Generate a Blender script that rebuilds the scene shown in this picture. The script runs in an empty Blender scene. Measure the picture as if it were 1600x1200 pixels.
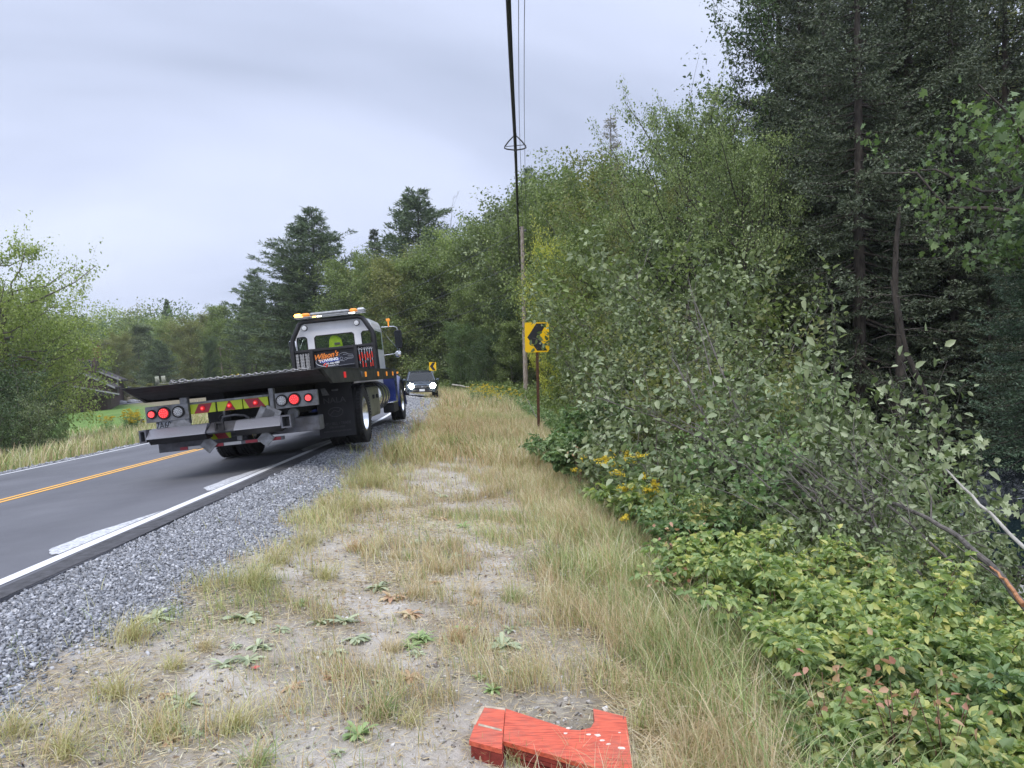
import bpy, math, random
import numpy as np
from mathutils import Vector, Matrix
R = math.radians
PI = math.pi
sc = bpy.context.scene
COL = sc.collection
rng = np.random.default_rng(7)
random.seed(7)

# ------------------------------------------------------------------ camera
EYE = np.array([0.0, 0.0, 1.55])
FPX, PITCH, ROLL = 1100.0, R(1.09), R(1.2)          # pixels of a 1600 wide frame
_f = np.array([0, math.cos(PITCH), -math.sin(PITCH)])
_r0 = np.array([1.0, 0, 0]); _u0 = np.cross(_r0, _f)
_u = _u0 * math.cos(ROLL) + _r0 * math.sin(ROLL)
_r = _r0 * math.cos(ROLL) - _u0 * math.sin(ROLL)
cam = bpy.data.cameras.new('camera'); cam.lens = FPX / 1600 * 36; cam.sensor_width = 36
cam.clip_end = 3000; cam.clip_start = 0.05
camo = bpy.data.objects.new('camera', cam); COL.objects.link(camo)
M = Matrix([[_r[i], _u[i], -_f[i], EYE[i]] for i in range(3)] + [[0, 0, 0, 1]])
camo.matrix_world = M
sc.camera = camo

# ------------------------------------------------------------------ world and light (overcast)
w = bpy.data.worlds.new('World'); sc.world = w; w.use_nodes = True
nt = w.node_tree; nt.nodes.clear()
N = nt.nodes.new
out = N('ShaderNodeOutputWorld'); bg1 = N('ShaderNodeBackground'); bg2 = N('ShaderNodeBackground'); add = N('ShaderNodeMixShader')
sky = N('ShaderNodeTexSky'); sky.sky_type = 'NISHITA'; sky.sun_disc = False
SUN_EL, SUN_AZ = 55, 200                         # azimuth: degrees clockwise from +Y
sky.sun_elevation = R(SUN_EL); sky.sun_rotation = R(SUN_AZ)
nt.links.new(sky.outputs[0], bg1.inputs[0]); bg1.inputs[1].default_value = 0.1
tc = N('ShaderNodeTexCoord'); sep = N('ShaderNodeSeparateXYZ'); nt.links.new(tc.outputs['Generated'], sep.inputs[0])
zz = N('ShaderNodeMath'); zz.operation = 'ADD'; nt.links.new(sep.outputs[2], zz.inputs[0]); zz.inputs[1].default_value = 0.16
dx = N('ShaderNodeMath'); dx.operation = 'DIVIDE'; nt.links.new(sep.outputs[0], dx.inputs[0]); nt.links.new(zz.outputs[0], dx.inputs[1])
dy = N('ShaderNodeMath'); dy.operation = 'DIVIDE'; nt.links.new(sep.outputs[1], dy.inputs[0]); nt.links.new(zz.outputs[0], dy.inputs[1])
cmb = N('ShaderNodeCombineXYZ'); nt.links.new(dx.outputs[0], cmb.inputs[0]); nt.links.new(dy.outputs[0], cmb.inputs[1])
mp = N('ShaderNodeMapping'); mp.inputs['Scale'].default_value = (0.55, 0.9, 1); mp.inputs['Location'].default_value = (3.1, 1.7, 0)
nt.links.new(cmb.outputs[0], mp.inputs[0])
nz = N('ShaderNodeTexNoise'); nz.inputs['Scale'].default_value = 0.75; nz.inputs['Detail'].default_value = 4; nz.inputs['Roughness'].default_value = 0.5
nz.inputs['Distortion'].default_value = 0.5
nt.links.new(mp.outputs[0], nz.inputs[0])
cr = N('ShaderNodeValToRGB'); e = cr.color_ramp.elements
e[0].position = 0.33; e[0].color = (0.40, 0.455, 0.60, 1); e[1].position = 0.68; e[1].color = (0.66, 0.72, 0.85, 1)
k = cr.color_ramp.elements.new(0.5); k.color = (0.55, 0.61, 0.79, 1)
nt.links.new(nz.outputs[0], cr.inputs[0])
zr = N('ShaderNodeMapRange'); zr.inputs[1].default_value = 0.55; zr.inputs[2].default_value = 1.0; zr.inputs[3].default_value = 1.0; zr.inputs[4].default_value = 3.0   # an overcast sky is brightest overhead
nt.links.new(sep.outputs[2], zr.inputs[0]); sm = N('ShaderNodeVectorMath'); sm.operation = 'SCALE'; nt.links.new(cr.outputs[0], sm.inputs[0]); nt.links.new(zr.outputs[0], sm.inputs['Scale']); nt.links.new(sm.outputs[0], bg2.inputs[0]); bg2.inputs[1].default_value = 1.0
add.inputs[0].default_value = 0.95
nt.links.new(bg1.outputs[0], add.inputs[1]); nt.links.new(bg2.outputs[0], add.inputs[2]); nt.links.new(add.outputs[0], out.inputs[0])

sl = bpy.data.lights.new('sun', 'SUN'); sl.energy = 1.5; sl.angle = R(35); sl.color = (1, 0.92, 0.8)
so = bpy.data.objects.new('sun', sl); COL.objects.link(so)
az = R(SUN_AZ); d = Vector((math.sin(az) * math.cos(R(SUN_EL)), math.cos(az) * math.cos(R(SUN_EL)), math.sin(R(SUN_EL))))
so.rotation_euler = d.to_track_quat('Z', 'Y').to_euler()

sc.render.engine = 'CYCLES'
sc.view_settings.view_transform = 'Standard'; sc.view_settings.look = 'None'
sc.view_settings.exposure = 0.40; sc.view_settings.gamma = 1.0
c = sc.cycles; c.max_bounces = 6; c.diffuse_bounces = 3; c.glossy_bounces = 3; c.transmission_bounces = 5; c.transparent_max_bounces = 8
try: c.use_denoising = True
except Exception: pass

# ------------------------------------------------------------------ helpers
def tag(o, label=None, cat=None, group=None, kind=None):
    if label: o['label'] = label
    if cat: o['category'] = cat
    if group: o['group'] = group
    if kind: o['kind'] = kind
    return o
def link(name, me, mat=None, parent=None, loc=None, rot=None):
    o = bpy.data.objects.new(name, me); COL.objects.link(o)
    if mat is not None:
        for m_ in (mat if isinstance(mat, (list, tuple)) else [mat]): me.materials.append(m_)
    if parent is not None: o.parent = parent
    if loc is not None: o.location = loc
    if rot is not None: o.rotation_euler = rot
    return o
def empty(name, loc=(0, 0, 0), rot=(0, 0, 0), s=1.0):
    o = bpy.data.objects.new(name, None); COL.objects.link(o)
    o.empty_display_size = 0.2
    o.location = loc; o.rotation_euler = rot; o.scale = (s, s, s) if not hasattr(s, '__len__') else s
    return o
def npmesh(name, V, F, mats=None, smooth=False, mi=None):
    """V (n,3); F list of arrays of faces, each (m,k)"""
    me = bpy.data.meshes.new(name)
    V = np.asarray(V, np.float32); me.vertices.add(len(V)); me.vertices.foreach_set('co', V.ravel())
    if not isinstance(F, list): F = [F]
    F = [np.asarray(f, np.int32) for f in F if len(f)]
    idx = np.concatenate([f.ravel() for f in F])
    tot = np.concatenate([np.full(len(f), f.shape[1], np.int32) for f in F])
    st = np.concatenate([[0], np.cumsum(tot)[:-1]]).astype(np.int32)
    me.loops.add(len(idx)); me.loops.foreach_set('vertex_index', idx)
    me.polygons.add(len(tot)); me.polygons.foreach_set('loop_start', st)
    try: me.polygons.foreach_set('loop_total', tot)
    except Exception: pass
    if mi is not None: me.polygons.foreach_set('material_index', np.asarray(mi, np.int32))
    me.update(calc_edges=True)
    if smooth: me.polygons.foreach_set('use_smooth', np.ones(len(tot), bool))
    me.validate()
    for m_ in (mats or []): me.materials.append(m_)
    return me

class MB:
    def __init__(s): s.v = []; s.f = []; s.m = []; s.n = 0; s.cur = 0
    def add(s, V, F):
        s.v.extend([tuple(map(float, p)) for p in V])
        for f in F: s.f.append(tuple(i + s.n for i in f)); s.m.append(s.cur)
        s.n += len(V); return s
    def box(s, x0, x1, y0, y1, z0, z1, b=0.0, M=None):
        if b > 0:
            b = min(b, (x1 - x0) * .45, (y1 - y0) * .45, (z1 - z0) * .45)
            V = []; ids = {}
            for i, x in enumerate((x0, x1)):
                for j, y in enumerate((y0, y1)):
                    for k, z in enumerate((z0, z1)):
                        sx, sy, sz = (1 - 2 * i), (1 - 2 * j), (1 - 2 * k)
                        ids[i, j, k] = (len(V), len(V) + 1, len(V) + 2)
                        V += [(x, y + sy * b, z + sz * b), (x + sx * b, y, z + sz * b), (x + sx * b, y + sy * b, z)]
            F = []
            for i in (0, 1): F.append([ids[i, j, k][0] for j, k in ((0, 0), (1, 0), (1, 1), (0, 1))][::(1 if i else -1)])
            for j in (0, 1): F.append([ids[i, j, k][1] for i, k in ((0, 0), (1, 0), (1, 1), (0, 1))][::(-1 if j else 1)])
            for k in (0, 1): F.append([ids[i, j, k][2] for i, j in ((0, 0), (1, 0), (1, 1), (0, 1))][::(1 if k else -1)])
            for j in (0, 1):
                for k in (0, 1): F.append([ids[0, j, k][1], ids[0, j, k][2], ids[1, j, k][2], ids[1, j, k][1]])
            for i in (0, 1):
                for k in (0, 1): F.append([ids[i, 0, k][0], ids[i, 0, k][2], ids[i, 1, k][2], ids[i, 1, k][0]])
            for i in (0, 1):
                for j in (0, 1): F.append([ids[i, j, 0][0], ids[i, j, 0][1], ids[i, j, 1][1], ids[i, j, 1][0]])
            for q in ids.values(): F.append(list(q))
        else:
            V = [(x0, y0, z0), (x1, y0, z0), (x1, y1, z0), (x0, y1, z0), (x0, y0, z1), (x1, y0, z1), (x1, y1, z1), (x0, y1, z1)]
            F = [(3, 2, 1, 0), (4, 5, 6, 7), (0, 1, 5, 4), (1, 2, 6, 5), (2, 3, 7, 6), (3, 0, 4, 7)]
        if M is not None: V = [tuple(M @ Vector(p)) for p in V]
        return s.add(V, F)
    def prism(s, pts, axis, a, b):
        """pts 2D outline extruded along axis ('x': pts=(y,z); 'y': (x,z); 'z': (x,y)) from a to b"""
        n = len(pts); V = []
        for t in (a, b):
            for p in pts:
                V.append({'x': (t, p[0], p[1]), 'y': (p[0], t, p[1]), 'z': (p[0], p[1], t)}[axis])
        F = [tuple(range(n)), tuple(range(2 * n - 1, n - 1, -1))] + [(i, i + n, (i + 1) % n + n, (i + 1) % n) for i in range(n)]
        return s.add(V, F)
    def tube(s, path, r, n=8, caps=True, closed=False):
        P = [Vector(p) for p in path]; m = len(P)
        rr = r if hasattr(r, '__len__') else [r] * m
        V = []; up = None
        for i in range(m):
            if closed: t = P[(i + 1) % m] - P[i - 1]
            else: t = P[min(i + 1, m - 1)] - P[max(i - 1, 0)]
            t.normalize()
            if up is None:
                up = Vector((0, 0, 1)) if abs(t.z) < 0.9 else Vector((1, 0, 0))
            a = up - t * up.dot(t); a.normalize(); up = a; b = t.cross(a)
            for k_ in range(n):
                q = 2 * PI * k_ / n
                V.append(tuple(P[i] + (a * math.cos(q) + b * math.sin(q)) * rr[i]))
        F = []
        for i in range(m if closed else m - 1):
            for k_ in range(n):
                i2 = (i + 1) % m
                F.append((i * n + k_, i * n + (k_ + 1) % n, i2 * n + (k_ + 1) % n, i2 * n + k_))
        if caps and not closed: F += [tuple(range(n - 1, -1, -1)), tuple(range((m - 1) * n, m * n))]
        return s.add(V, F)
    def lathe(s, prof, axis='x', c=(0, 0, 0), n=24, closed=True):
        """prof: (along, radius) pairs"""
        V = []; m = len(prof)
        for a, r in prof:
            for k_ in range(n):
                q = 2 * PI * k_ / n; u_, v_ = r * math.cos(q), r * math.sin(q)
                V.append({'x': (c[0] + a, c[1] + u_, c[2] + v_), 'y': (c[0] + u_, c[1] + a, c[2] + v_), 'z': (c[0] + u_, c[1] + v_, c[2] + a)}[axis])
        F = [(i * n + k_, i * n + (k_ + 1) % n, (i + 1) * n + (k_ + 1) % n, (i + 1) * n + k_) for i in range(m - 1) for k_ in range(n)]
        if closed: F += [tuple(range(n)), tuple(range((m - 1) * n, m * n))]
        return s.add(V, F)
    def grid(s, rows):
        """rows: list of equal-length point lists"""
        n = len(rows[0]); V = [p for r_ in rows for p in r_]
        F = [(i * n + j, i * n + j + 1, (i + 1) * n + j + 1, (i + 1) * n + j) for i in range(len(rows) - 1) for j in range(n - 1)]
        return s.add(V, F)
    def build(s, name, mat, parent=None, smooth=False, loc=None, rot=None, auto=True):
        me = bpy.data.meshes.new(name); me.from_pydata(s.v, [], s.f)
        mats = mat if isinstance(mat, (list, tuple)) else [mat]
        for m_ in mats: me.materials.append(m_)
        if len(mats) > 1: me.polygons.foreach_set('material_index', s.m)
        import bmesh
        bm = bmesh.new(); bm.from_mesh(me); bmesh.ops.recalc_face_normals(bm, faces=bm.faces)
        if smooth:
            for f in bm.faces: f.smooth = True
            for e_ in bm.edges:
                if len(e_.link_faces) == 2 and e_.calc_face_angle(0) > R(38): e_.smooth = False
        bm.to_mesh(me); bm.free()
        o = bpy.data.objects.new(name, me); COL.objects.link(o)
        if parent is not None: o.parent = parent
        if loc is not None: o.location = loc
        if rot is not None: o.rotation_euler = rot
        return o

# value noise, vectorised
_H = np.random.default_rng(3).random((256, 256))
def vnoise(x, y, s=1.0, seed=0):
    x = np.asarray(x, float) / s + seed * 17.3; y = np.asarray(y, float) / s + seed * 5.7
    xi = np.floor(x).astype(int); yi = np.floor(y).astype(int); fx = x - xi; fy = y - yi
    fx = fx * fx * (3 - 2 * fx); fy = fy * fy * (3 - 2 * fy)
    h = lambda a, b: _H[a % 256, b % 256]
    return (h(xi, yi) * (1 - fx) + h(xi + 1, yi) * fx) * (1 - fy) + (h(xi, yi + 1) * (1 - fx) + h(xi + 1, yi + 1) * fx) * fy
def fnoise(x, y, s=1.0, seed=0, o=3):
    t = 0; a = 1; n = 0
    for i in range(o): t = t + a * vnoise(x, y, s / 2 ** i, seed + i * 3); n += a; a *= .55
    return t / n

# ------------------------------------------------------------------ materials
def new_mat(name):
    m = bpy.data.materials.new(name); m.use_nodes = True
    n = m.node_tree; b = n.nodes['Principled BSDF']; return m, n, b
def mat(name, col, rough=0.5, metal=0.0, spec=0.5, emit=None, es=0, var=0.0, vs=6.0, bump=0.0, bs=60.0, coat=0.0, trans=0.0, dirt=None):
    m, n, b = new_mat(name); L = n.links.new
    b.inputs['Roughness'].default_value = rough; b.inputs['Metallic'].default_value = metal
    b.inputs['Specular IOR Level'].default_value = spec
    b.inputs['Coat Weight'].default_value = coat; b.inputs['Transmission Weight'].default_value = trans
    col = tuple(col) + ((1,) if len(col) == 3 else ())
    b.inputs['Base Color'].default_value = col
    if var or dirt:
        t = n.nodes.new('ShaderNodeTexCoord'); z = n.nodes.new('ShaderNodeTexNoise'); z.inputs['Scale'].default_value = vs; z.inputs['Detail'].default_value = 6
        z.inputs['Roughness'].default_value = 0.65
        L(t.outputs['Object'], z.inputs[0]); r_ = n.nodes.new('ShaderNodeValToRGB'); L(z.outputs[0], r_.inputs[0])
        r_.color_ramp.elements[0].position = .35; r_.color_ramp.elements[1].position = .68
        lo = dirt if dirt else tuple(x * (1 - var) for x in col[:3])
        hi = tuple(min(1, x * (1 + var)) for x in col[:3])
        r_.color_ramp.elements[0].color = tuple(lo) + (1,); r_.color_ramp.elements[1].color = hi + (1,)
        L(r_.outputs[0], b.inputs['Base Color'])
        rr = n.nodes.new('ShaderNodeMapRange'); rr.inputs[3].default_value = min(1, rough + .18); rr.inputs[4].default_value = max(.03, rough - .08)
        L(z.outputs[0], rr.inputs[0]); L(rr.outputs[0], b.inputs['Roughness'])
    if bump:
        t = n.nodes.new('ShaderNodeTexCoord'); z = n.nodes.new('ShaderNodeTexNoise'); z.inputs['Scale'].default_value = bs; z.inputs['Detail'].default_value = 4
        L(t.outputs['Object'], z.inputs[0]); bb = n.nodes.new('ShaderNodeBump'); bb.inputs['Strength'].default_value = bump; bb.inputs['Distance'].default_value = .02
        L(z.outputs[0], bb.inputs['Height']); L(bb.outputs[0], b.inputs['Normal'])
    if emit: b.inputs['Emission Color'].default_value = tuple(emit) + (1,); b.inputs['Emission Strength'].default_value = es
    return m
def leafmat(name, cols, trans=0.3, rough=0.5, ns=0.6, tcol=1.25, spec=.35, gain=1.6):
    """tints by leaf (random per island) and by larger patches"""
    m, n, b = new_mat(name); L = n.links.new
    g = n.nodes.new('ShaderNodeNewGeometry'); t = n.nodes.new('ShaderNodeTexCoord')
    z = n.nodes.new('ShaderNodeTexNoise'); z.inputs['Scale'].default_value = ns; z.inputs['Detail'].default_value = 3; L(t.outputs['Object'], z.inputs[0])
    mx = n.nodes.new('ShaderNodeMath'); mx.operation = 'MULTIPLY_ADD'; L(g.outputs['Random Per Island'], mx.inputs[0]); mx.inputs[1].default_value = .62
    ma = n.nodes.new('ShaderNodeMapRange'); L(z.outputs[0], ma.inputs[0]); ma.inputs[1].default_value = .3; ma.inputs[2].default_value = .7
    ma.inputs[3].default_value = 0; ma.inputs[4].default_value = .38; L(ma.outputs[0], mx.inputs[2])
    r_ = n.nodes.new('ShaderNodeValToRGB'); L(mx.outputs[0], r_.inputs[0])
    el = r_.color_ramp.elements
    k_ = len(cols)
    for i, (p, c_) in enumerate(cols):
        if gain:
            g_ = .3 * c_[0] + .6 * c_[1] + .1 * c_[2]; c_ = tuple(min(.75, (x * .84 + g_ * .16) * gain) for x in c_)
        q = el[0] if i == 0 else (el[len(el) - 1] if i == 1 else el.new(p))
        q.position = p; q.color = tuple(c_) + (1,)
    L(r_.outputs[0], b.inputs['Base Color'])
    b.inputs['Roughness'].default_value = rough; b.inputs['Specular IOR Level'].default_value = spec
    tr = n.nodes.new('ShaderNodeBsdfTranslucent'); ms = n.nodes.new('ShaderNodeMixShader'); ms.inputs[0].default_value = trans
    hs = n.nodes.new('ShaderNodeMix'); hs.data_type = 'RGBA'; hs.blend_type = 'MULTIPLY'; hs.inputs[0].default_value = 1
    L(r_.outputs[0], hs.inputs[6]); hs.inputs[7].default_value = (tcol * 1.05, tcol * 1.15, tcol * .6, 1)
    L(hs.outputs[2], tr.inputs[0]); L(b.outputs[0], ms.inputs[1]); L(tr.outputs[0], ms.inputs[2])
    L(ms.outputs[0], n.nodes['Material Output'].inputs[0])
    return m
# ------------------------------------------------------------------ road geometry
YAW = R(1.1)                                        # the straight runs a little left of +Y
D0 = np.array([-math.sin(YAW), math.cos(YAW)]); RT = np.array([D0[1], -D0[0]])
O0 = np.array([-3.06, 0.0]); S0, RAD = 14.0, 112.0; ARC = R(48)
CEN = O0 + D0 * S0 - RT * RAD
D1 = np.array([D0[0] * math.cos(ARC) - D0[1] * math.sin(ARC), D0[0] * math.sin(ARC) + D0[1] * math.cos(ARC)])
RT1 = np.array([D1[1], -D1[0]]); O1 = CEN + RT1 * RAD
WT, WL = 0.33, -6.68                                # pavement edges, t = 0 on the right white line
def road_st(x, y):
    x = np.asarray(x, float); y = np.asarray(y, float)
    px_, py_ = x - O0[0], y - O0[1]
    s = px_ * D0[0] + py_ * D0[1]; t = px_ * RT[0] + py_ * RT[1]
    cx, cy = x - CEN[0], y - CEN[1]; r_ = np.hypot(cx, cy)
    ang = np.arctan2(cy, cx) - math.atan2(RT[1], RT[0])
    qx, qy = x - O1[0], y - O1[1]; s1 = qx * D1[0] + qy * D1[1]; t1 = qx * RT1[0] + qy * RT1[1]
    arc = (s > S0) & (s1 <= 0); aft = (s > S0) & (s1 > 0)
    S = np.where(arc, S0 + ang * RAD, np.where(aft, S0 + ARC * RAD + s1, s))
    T = np.where(arc, r_ - RAD, np.where(aft, t1, t))
    return S, T
def road_xy(s, t):
    if s <= S0: p = O0 + D0 * s + RT * t
    elif s <= S0 + ARC * RAD:
        a = (s - S0) / RAD; ca, sa = math.cos(a), math.sin(a)
        rr = np.array([RT[0] * ca - RT[1] * sa, RT[0] * sa + RT[1] * ca]); p = CEN + rr * (RAD + t)
    else: p = O1 + D1 * (s - S0 - ARC * RAD) + RT1 * t
    return p
BANK = 0.086
def zroad(t): return 0.324 + BANK * t
_TP = np.array([-400, -140, -90, -60, -40, -25, -15, -10, -7.9, -6.95, -6.68, 0.33, .55, 1.0, 1.6, 3.0, 4.0, 4.6, 6.2, 8, 12, 30, 60, 120, 400])
_ZP = np.array([-3.6, -3.6, -3.3, -3.0, -2.6, -2.0, -1.3, -.85, -.52, -.31, -.28, .335, .305, .20, .12, 0.0, -.10, -.30, -1.05, -1.5, -1.75, -1.8, -1.2, 1, 8])
def ground(x, y):
    x = np.asarray(x, float); y = np.asarray(y, float)
    S, T = road_st(x, y)
    z = np.interp(T, _TP, _ZP)
    fl = np.interp(np.asarray(y, float), [24, 44], [0, 1])                 # far along the verge is flat to the wood edge
    z = np.where(T > 3, z * (1 - fl) + fl * np.minimum(0.05, z * .35), z)
    z = np.where((T > WL + .02) & (T < WT - .02), zroad(T) - .05, z)
    dist = np.hypot(x, y)
    hill = np.clip(dist - 115, 0, 260) * .13 * np.clip((60 - T) / 90, 0, 1)
    z = z + np.where(np.abs(T + 3) > 8, hill, hill * 0.0)
    off = np.where((T > .9) | (T < -7.3), 1.0, 0.0)
    z = z + off * (fnoise(x, y, 1.3, 2) - .5) * .05 + off * (fnoise(x, y, .35, 5) - .5) * .018
    z = z + np.where((T > 6), (fnoise(x, y, 3, 9) - .5) * .35, 0)
    return z
def gz(x, y): return float(ground(x, y))
def ray(px, py): v = _f + _r * ((px - 800) / FPX) + _u * ((600 - py) / FPX); return v
def at(px, py, d): return EYE + d * ray(px, py)
def gp(px, py):
    v = ray(px, py); d_ = 1.0; lo = 0.5
    while d_ < 400:
        p = EYE + v * d_
        if p[2] < gz(p[0], p[1]): break
        lo = d_; d_ *= 1.03
    hi = d_
    for _ in range(25):
        m_ = (lo + hi) / 2; p = EYE + v * m_
        if p[2] < gz(p[0], p[1]): hi = m_
        else: lo = m_
    return EYE + v * hi
_GW = ([-50, 0, 8, 14, 24, 45, 60, 200], [1.0, 1.0, 1.1, 1.35, 1.35, 3.3, 3.3, 1.6])
def gravel_mask(x, y):
    S, T = road_st(x, y)
    e_ = np.interp(S, *_GW) + (fnoise(x, y, .8, 11) - .5) * .7
    g_ = np.clip((e_ - T) / .25 + .5, 0, 1) * (T > -3)
    g2 = np.clip((T + 7.35 + (fnoise(x, y, .8, 12) - .5) * .4) / .15 + .5, 0, 1) * (T < -3)
    return np.maximum(g_, g2)
def grass_density(x, y):
    """how thickly grass covers the verge (0 bare sand, 1 thick)"""
    S, T = road_st(x, y)
    n_ = fnoise(x, y, 1.1, 21); n2 = fnoise(x, y, .45, 25)
    right = np.clip((T - 2.75 + (n_ - .5) * 1.6) / .8, 0, 1)
    far = np.clip((y - 7.6 + (n_ - .5) * 6) / 3.5, 0, 1) * np.clip(.35 + np.abs(T - 2.35) / .9 + (y - 12) / 3, 0, 1)
    strip = np.exp(-((T - 1.35) / .32) ** 2) * np.clip((n_ - .38) * 3.5, 0, 1) * np.clip((y - 2) / 3.5, .12, 1)
    d_ = np.maximum(np.maximum(right, far), np.maximum(strip, np.clip(.22 + (n2 - .50) * 3.0, .14, .6)))
    d_ = d_ * (1 - .92 * gravel_mask(x, y))
    return np.clip(d_, 0, 1)

# ------------------------------------------------------------------ ground sheet
def axis_pts(segs):
    o = [segs[0][0]]
    for a, b, st in segs:
        n_ = max(1, int(round((b - a) / st))); o += list(a + (b - a) * (np.arange(1, n_ + 1) / n_))
    return np.array(o)
xs = axis_pts([(-420, -60, 12), (-60, -14, 1.2), (-14, -4, .25), (-4, 3.5, .09), (3.5, 10, .3), (10, 40, 1.5), (40, 420, 14)])
ys = axis_pts([(-40, -4, 2), (-4, 1.5, .4), (1.5, 12, .09), (12, 30, .25), (30, 75, .5), (75, 140, 2), (140, 520, 12)])
X, Y = np.meshgrid(xs, ys); Z = ground(X, Y)
nx, ny = len(xs), len(ys)
V = np.stack([X.ravel(), Y.ravel(), Z.ravel()], 1)
i, j = np.meshgrid(np.arange(nx - 1), np.arange(ny - 1)); q = (j * nx + i).ravel()
me = npmesh('ground', V, np.stack([q, q + 1, q + nx + 1, q + nx], 1), smooth=True)
S_, T_ = road_st(X.ravel(), Y.ravel())
def attr(me, name, a):
    at_ = me.attributes.new(name, 'FLOAT', 'POINT'); at_.data.foreach_set('value', np.asarray(a, np.float32))
attr(me, 'gravel', gravel_mask(X.ravel(), Y.ravel()))
attr(me, 'turf', grass_density(X.ravel(), Y.ravel()))
lawn = np.clip((-13 - T_) / 2, 0, 1) * np.clip((Y.ravel() - 36 + fnoise(X.ravel(), Y.ravel(), 5, 8) * 5) / 3, 0, 1) * (Y.ravel() < 125)
attr(me, 'lawn', lawn)
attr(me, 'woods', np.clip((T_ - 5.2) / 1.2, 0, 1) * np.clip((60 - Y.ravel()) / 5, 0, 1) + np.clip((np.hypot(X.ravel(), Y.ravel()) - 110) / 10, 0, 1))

m, n, b = new_mat('ground_material'); L = n.links.new
tcn = n.nodes.new('ShaderNodeTexCoord')
def nd(t, **kw):
    q_ = n.nodes.new(t)
    for k_, v_ in kw.items(): setattr(q_, k_, v_)
    return q_
def noise(sc_, det=5, ro=.6):
    z = nd('ShaderNodeTexNoise'); z.inputs['Scale'].default_value = sc_; z.inputs['Detail'].default_value = det; z.inputs['Roughness'].default_value = ro
    L(tcn.outputs['Object'], z.inputs[0]); return z
def ramp(src, *st):
    r_ = nd('ShaderNodeValToRGB'); L(src, r_.inputs[0]); el = r_.color_ramp.elements
    for i_, (p, c_) in enumerate(st):
        q_ = el[0] if i_ == 0 else (el[len(el) - 1] if i_ == 1 else el.new(p))
        q_.position = p; q_.color = tuple(c_) + (1,)
    return r_.outputs[0]
def mixc(fac, a, b_):
    q_ = nd('ShaderNodeMix', data_type='RGBA')
    if isinstance(fac, float): q_.inputs[0].default_value = fac
    else: L(fac, q_.inputs[0])
    L(a, q_.inputs[6]); L(b_, q_.inputs[7]); return q_.outputs[2]
def att(nm): a_ = nd('ShaderNodeAttribute'); a_.attribute_name = nm; return a_.outputs['Fac']
sand = ramp(noise(2.2, 8, .7).outputs[0], (.3, (.22, .185, .15)), (.68, (.66, .62, .57)), (.48, (.47, .43, .38)))
grain = ramp(noise(170, 3, .8).outputs[0], (.36, (.10, .085, .07)), (.6, (.62, .6, .57)), (.45, (.42, .385, .345)))
sand = mixc(.5, sand, grain)
lit = ramp(noise(38, 5, .75).outputs[0], (.35, (.10, .08, .055)), (.65, (.36, .29, .2)), (.5, (.23, .18, .12)))
lm = ramp(noise(1.6, 6, .7).outputs[0], (.44, (0, 0, 0)), (.62, (.7, .7, .7)))
c1 = mixc(lm, sand, lit)
tn = nd('ShaderNodeMath', operation='MULTIPLY_ADD'); L(att('turf'), tn.inputs[0]); tn.inputs[1].default_value = .85; tn.inputs[2].default_value = 0
soil = ramp(noise(25, 5, .7).outputs[0], (.35, (.07, .06, .035)), (.66, (.25, .21, .13)))
c1 = mixc(tn.outputs[0], c1, soil)
vo = nd('ShaderNodeTexVoronoi'); vo.inputs['Scale'].default_value = 42; L(tcn.outputs['Object'], vo.inputs[0])
vs_ = nd('ShaderNodeSeparateColor'); L(vo.outputs['Color'], vs_.inputs[0])
gcol = ramp(vs_.outputs[0], (0.0, (.15, .155, .17)), (1.0, (.58, .59, .61)), (.5, (.32, .33, .35)))
gd = ramp(vo.outputs['Distance'], (.2, (1, 1, 1)), (.75, (.25, .25, .25)))
gm = nd('ShaderNodeMix', data_type='RGBA', blend_type='MULTIPLY'); gm.inputs[0].default_value = 1; L(gcol, gm.inputs[6]); L(gd, gm.inputs[7])
c1 = mixc(att('gravel'), c1, gm.outputs[2])
lw = ramp(noise(.35, 6, .7).outputs[0], (.3, (.075, .15, .03)), (.7, (.17, .26, .07)))
c1 = mixc(att('lawn'), c1, lw)
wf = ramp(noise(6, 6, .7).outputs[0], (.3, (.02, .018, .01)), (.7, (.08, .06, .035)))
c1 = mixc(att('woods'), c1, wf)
L(c1, b.inputs['Base Color']); b.inputs['Roughness'].default_value = .95; b.inputs['Specular IOR Level'].default_value = .2
bp = nd('ShaderNodeBump'); bp.inputs['Strength'].default_value = .7; bp.inputs['Distance'].default_value = .012
ad = nd('ShaderNodeMath', operation='SUBTRACT'); L(noise(45, 6, .75).outputs[0], ad.inputs[0])
mu = nd('ShaderNodeMath', operation='MULTIPLY'); L(vo.outputs['Distance'], mu.inputs[0]); L(att('gravel'), mu.inputs[1]); L(mu.outputs[0], ad.inputs[1])
L(ad.outputs[0], bp.inputs['Height']); L(bp.outputs[0], b.inputs['Normal'])
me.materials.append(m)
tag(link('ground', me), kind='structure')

# ------------------------------------------------------------------ pavement and markings
SS = list(np.arange(-30, 8, 2)) + list(np.arange(8, 100, 1.0)) + list(np.arange(100, 300, 6))
def strip(name, t0, t1, mat_, dz, s_list=SS, n_=8, skirt=False, edge=0.0):
    rows = []
    for s in s_list:
        row = []
        for k_ in range(n_ + 1):
            t = t0 + (t1 - t0) * k_ / n_
            if edge and k_ in (0, n_): t += (fnoise(s, k_, .9, 4) - .5) * edge
            p = road_xy(s, t); row.append((p[0], p[1], zroad(t) + dz))
        if skirt:
            a, c_ = row[0], row[-1]
            row = [(a[0], a[1], a[2] - .09)] + row + [(c_[0] + (row[-1][0] - row[-2][0]) * .04, c_[1], c_[2] - .09)]
        rows.append(row)
    return MB().grid(rows).build(name, mat_)
ma, n, b = new_mat('asphalt'); L = n.links.new
tcn = n.nodes.new('ShaderNodeTexCoord')
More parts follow.
